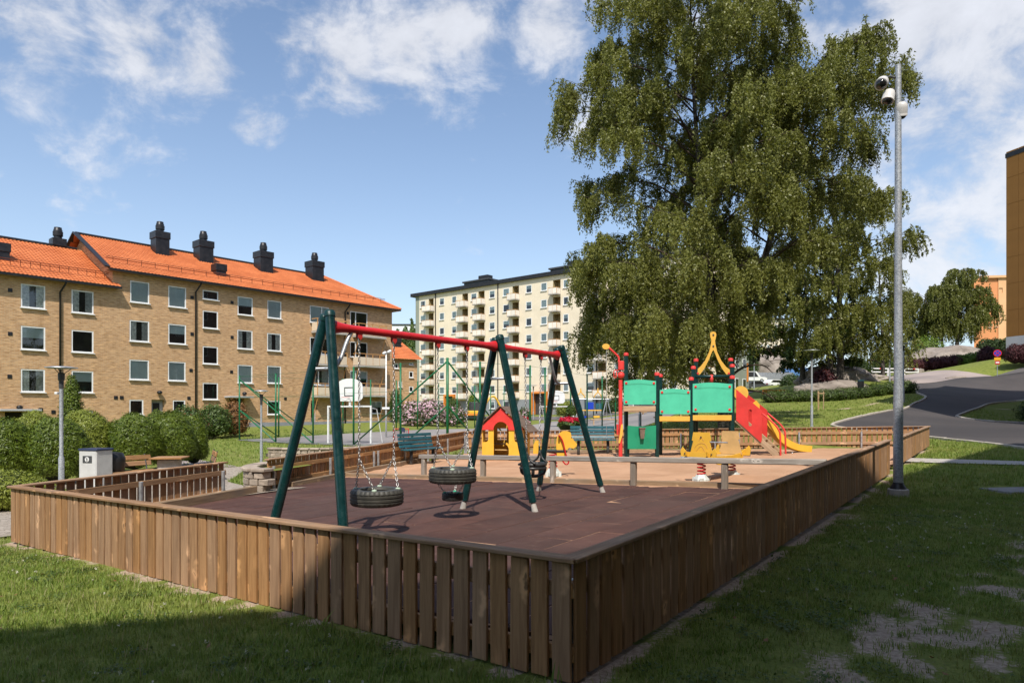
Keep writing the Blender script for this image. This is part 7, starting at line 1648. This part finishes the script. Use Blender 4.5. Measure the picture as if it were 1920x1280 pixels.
zz = [at(1903, 676, 72).z - .2, at(1935, 676, 71).z - .2]; hedge('maroon shrub at the foot of the brown clad block', [at(1903, 0, 72).to_2d(), at(1935, 0, 71).to_2d()], 1.9, 1.3, 'maroon', 6000, .16, 76, 'maroncore', zz)
hedge('clipped dark green hedge behind the iron railing', [(28.6, 37.2), (32, 37.4), (36, 37.6)], 1.25, 1.2, 'shrub', 12000, .11, 77)
for i, (lb, u0, u1, vt, vb, Y, mat) in enumerate([('green bush left of the granite outcrop under the weeping birch', 1706, 1768, 632, 690, 103, 'lime'), ('small rounded green tree behind the far lamp posts', 1636, 1672, 655, 700, 88, 'shrub'), ('dark bush beside the white pickup', 1466, 1500, 706, 732, 78, 'maple'), ('dark shrub under the birch on the rocky bank', 1590, 1626, 676, 712, 70, 'maple'), ('green bush left of the grey container', 1402, 1420, 640, 700, 136, 'shrub'),
        ('dark red shrub on the shaded bank', 1530, 1556, 700, 722, 57.5, 'maroon')]):
    x0, x1 = at(u0, 0, Y).x, at(u1, 0, Y).x; za, zb = at(0, vt, Y).z, at(0, vb, Y).z; bush('wild_bush', lb, ((x0 + x1) / 2, Y, zb), [((0, 0, (za - zb) * .4), ((x1 - x0) / 2, (x1 - x0) / 2, (za - zb) * .62)), (((x1 - x0) * .2, 0, (za - zb) * .3), ((x1 - x0) * .4, (x1 - x0) / 3, (za - zb) * .4))], mat, 5000, .24, 90 + i, fuzz=.2)
# wooded hill and white house far behind
for i, (u, vt, w_, Y) in enumerate([(742, 632, 26, 190), (760, 620, 22, 185), (775, 614, 20, 195), (728, 640, 30, 200), (752, 645, 24, 170), (770, 640, 22, 165)]):
    p = at(u, vt, Y); r = px(w_, Y) / 2 * 1.3; h = p.z - 2; tt = thing('far_tree', ['grey green tree left on the wooded hill behind', 'round tree in the middle of the wooded hill', 'highest tree right on the wooded hill beside the cream block', 'tree at the left foot of the wooded hill', 'dark tree low on the wooded hill', 'tree low at the right of the wooded hill'][i], 'tree', (p.x, Y, 2))
    MB().tube([(0, 0, -1), (0, 0, h * .8)], [.4, .1], 6).build('trunk', M['bark'], tt); rg = np.random.default_rng(200 + i); C, Nn, k = blob_points(rg, 2600, (0, 0, h * .62), (r, r, h * .42), .25, i, -.9); C = C - Nn * rg.random((len(C), 1)) * r * .35; D = unit(rg.normal(0, 1, C.shape)); link('crown', leaf_mesh('crown', C, D, unit(np.cross(D, Nn)), .7 * (.6 + .8 * rg.random(len(C))), M['shrub'], .8), tt)
p = at(736, 652, 210); wh = thing('white_house', 'white flat roofed house peeping over the wooded hill', 'building', (p.x, 205, p.z)); MB().box((3.5, 0, 3.0), (9, 6, 6)).build('wall', M['white'], wh); MB().box((3.5, 0, 6.15), (9.6, 6.6, .3)).build('roof', M['black'], wh)
# flower planters on the yard side of the court
def planter(label, u, v, Y, s=1.0, tall=True, fl='redflower', seed=0):
    p = at(u, v, Y); z = tz(p.x, Y); o = thing('flower_planter', label, 'planter', (p.x, Y, z)); h = max(.5, p.z - z)
    MB().lathe([(.30 * s, h - .55 * s), (.34 * s, h - .5 * s), (.62 * s, h - .08 * s), (.66 * s, h), (.58 * s, h), (.5 * s, h - .1), (0, h - .1)], n=20).build('pot', M['pot'], o, True, angle=40); MB().lathe([(.28 * s, 0), (.2 * s, .08), (.2 * s, h - .5 * s), (0, h - .5 * s)], n=14).build('foot', M['pot'], o)
    rg = np.random.default_rng(seed)
    def tuftm(nm, mat, n, c, r, lf): C, Nn, k = blob_points(rg, n, c, r, .2, seed, -.5); D = unit(rg.normal(0, 1, C.shape)); link(nm, leaf_mesh(nm, C, D, unit(np.cross(D, Nn)), lf * (.6 + .8 * rg.random(len(C))), M[mat], .85), o)
    tuftm('foliage', 'shrub', 900, (0, 0, h + .05), (.62 * s, .62 * s, .25 * s), .1); tuftm('blossom', fl, 500, (0, 0, h + .25 * s), (.55 * s, .55 * s, .2 * s), .11)
    if tall: tuftm('topiary', 'shrub', 900, (.1 * s, 0, h + .75 * s), (.27 * s, .27 * s, .33 * s), .1)
planter('black planter with red flowers and a small topiary behind the fence', 1068, 797, 27.0, .72, True, 'redflower', 5); planter('round planter of red and pink flowers behind the playhouse', 978, 789, 36, .55, False, 'redflower', 6); planter('pink flower tub below the red one behind the playhouse', 982, 797, 33, .5, False, 'pink', 7)

# ================================================================ grass
def clear(x, y, yard_margin=.10):
    ok = ~in_poly(x, y, YARD)
    for i in range(4): ok &= seg_dist(x, y, YARD[i], YARD[(i + 1) % 4]) > yard_margin
    return ok
AVOID = [[(9.5, 17.3), (10.3, 16.7), (14.2, 15.0), (14.3, 15.9), (11.0, 17.6), (10.1, 18.1)], [tuple(p) for p in smoothline(LEFTK)] + [(43.3, 68), (50.8, 72), (54, 66), (46.5, 58.5)] + [tuple(p) for p in smoothline(ISLE)][6:] + [(40, 33), (38, 14), (20, 4), (14, 6)] + [tuple(p) for p in smoothline(NEARK)][::-1][1:-1],
         [(-5.1, 12.6), (-4.2, 14.0), (-5.6, 15.0), (-7.5, 18.0), (-8.2, 20.5), (-9.0, 23.5), (-12.5, 22.5), (-14, 18), (-11, 14.0), (-9.8, 11.0), (-12, 8.5), (-11, 6.5), (-7.3, 9.0), (-6.6, 9.6)], COURT]
def grass(name, label, n, xr, yr, blades, hgt, wid, seed, mat='blade', soilcut=True, region=None, spread=.03):
    rg = np.random.default_rng(seed); y = rg.uniform(yr[0], yr[1], n * 3); x = rg.uniform(xr[0], xr[1], n * 3)
    vis = (np.abs(x) < .80 * y + .6); x, y = x[vis], y[vis]; ok = clear(x, y)
    for A_ in AVOID: ok &= ~in_poly(x, y, A_)
    if region is not None: ok &= region(x, y)
    ok &= np.hypot(x - PX, y - PY) > .19; ok &= ~((np.abs(x - 9.7) < 1.1) & (np.abs(y - 12.4) < .45))
    if soilcut: ok &= rg.random(len(x)) > soil(x, y) * 1.05
    x, y = x[ok][:n], y[ok][:n]; z = terr(x, y) + np.where((np.abs(x) < 30) & (y < 45), (fbm(x * .8, y * .8) - .5) * .05, 0); m = len(x)
    lush = .55 + .9 * fbm(x * .7 + 50, y * .7 + 20)
    X = np.repeat(x, blades) + rg.normal(0, spread, m * blades); Yv = np.repeat(y, blades) + rg.normal(0, spread, m * blades); Z = np.repeat(z, blades) - .006; k = m * blades
    h = hgt * np.repeat(lush, blades) * (.45 + .9 * rg.random(k)); a = rg.uniform(0, 2 * math.pi, k); lean = rg.uniform(.15, .95, k) * h; dx, dy = np.cos(a), np.sin(a); w_ = wid * (.7 + .6 * rg.random(k)) / 2; sx, sy = -dy * w_, dx * w_
    V = np.empty((k, 5, 3)); V[:, 0] = np.c_[X - sx, Yv - sy, Z]; V[:, 1] = np.c_[X + sx, Yv + sy, Z]; mx_, my_ = X + dx * lean * .35, Yv + dy * lean * .35; V[:, 2] = np.c_[mx_ + sx * .8, my_ + sy * .8, Z + h * .6]; V[:, 3] = np.c_[mx_ - sx * .8, my_ - sy * .8, Z + h * .6]; V[:, 4] = np.c_[X + dx * lean, Yv + dy * lean, Z + h]
    b = np.arange(k)[:, None] * 5; Fc = np.concatenate([b + [0, 1, 2], b + [0, 2, 3], b + [3, 2, 4]], 1).reshape(-1, 3)
    return tag(link(name, npmesh(name, V.reshape(-1, 3), Fc, M[mat], 3)), label, 'grass', None, 'stuff')
grass('lawn_grass', 'short mown grass in front of the fence and beside the steel pole', 27000, (-7.5, 11), (2.6, 12), 7, .048, .0056, 1)
grass('lawn_grass', 'mown grass between the yard and the road', 15000, (-12, 17), (11.5, 24), 5, .075, .010, 2)
grass('lawn_grass', 'mown grass on the slope behind the yard', 12500, (-26, 30), (24.5, 53), 4, .10, .022, 3)
grass('dry_stems', 'pale dry grass stems lying in the near lawn', 700, (-6, 8), (2.7, 10), 1, .13, .0035, 4, 'straw', False)
grass('dry_stems', 'dry straw and weeds along the foot of the near fence boards', 5200, (-7, 9), (2.7, 16), 2, .05, .005, 5, 'straw', False, lambda x, y: np.minimum(seg_dist(x, y, C0, CL), seg_dist(x, y, C0, CR)) < .26)
grass('weeds', 'tufts of weeds growing out of the fence foot', 160, (-7, 9), (2.7, 16), 9, .11, .012, 6, 'blade', False, lambda x, y: np.minimum(seg_dist(x, y, C0, CL), seg_dist(x, y, C0, CR)) < .2)
# broad-leaved weeds and fallen leaves in the turf
rg = np.random.default_rng(78); x = rg.uniform(-6.5, 9, 2600); y = rg.uniform(2.7, 11, 2600); ok = clear(x, y, .12) & (np.abs(x) < .8 * y) & (fbm(x * 1.3 + 9, y * 1.3 + 3) > .52); x, y = x[ok][:520], y[ok][:520]; m_ = len(x)
Cw = np.repeat(np.c_[x, y, terr(x, y) + .022], 26, 0); Cw[:, :2] += rg.normal(0, .055, (len(Cw), 2)); Cw[:, 2] += rg.uniform(-.008, .016, len(Cw)); Dw = unit(np.c_[rg.normal(0, 1, (len(Cw), 2)), rg.normal(0, .25, len(Cw))]); Uw = unit(np.cross(Dw, np.array([0, 0, 1.]) + rg.normal(0, .25, Dw.shape)))
tag(link('clover_leaves', leaf_mesh('clover_leaves', Cw, Dw, Uw, .018 + .014 * rg.random(len(Cw)), M['shrub'], .9)), 'patches of clover and broad-leaved weeds in the near lawn', 'weeds', None, 'stuff')
x = rg.uniform(-6, 9, 400); y = rg.uniform(2.8, 11, 400); ok = clear(x, y, .15); x, y = x[ok][:90], y[ok][:90]; Cf = np.c_[x, y, terr(x, y) + .045]; Df = unit(rg.normal(0, 1, Cf.shape) * [1, 1, .3]); tag(link('fallen_leaves', leaf_mesh('fallen_leaves', Cf, Df, unit(np.cross(Df, rg.normal(0, .3, Cf.shape) + [0, 0, 1])), .03 + .02 * rg.random(len(Cf)), M['redleaf'], .7)), 'brown fallen leaves scattered on the near lawn', 'leaves', None, 'stuff')
# clover heads and daisies
rg = np.random.default_rng(77); x = rg.uniform(-6, 9, 900); y = rg.uniform(2.8, 11, 900); ok = clear(x, y, .2) & (np.abs(x) < .8 * y) & (fbm(x * .9, y * .9) > .47); x, y = x[ok][:230], y[ok][:230]; C = np.c_[x, y, terr(x, y) + .045]
LCc = np.repeat(C, 6, 0) + rg.normal(0, .006, (len(C) * 6, 3)); D = unit(rg.normal(0, 1, LCc.shape)); tag(link('clover_flowers', leaf_mesh('clover_flowers', LCc, D, unit(np.cross(D, rg.normal(0, 1, D.shape))), np.full(len(LCc), .016), M['whiteflower'], 1.0)), 'small white clover heads scattered in the near lawn', 'flowers', None, 'stuff')
print('leaves', NL)
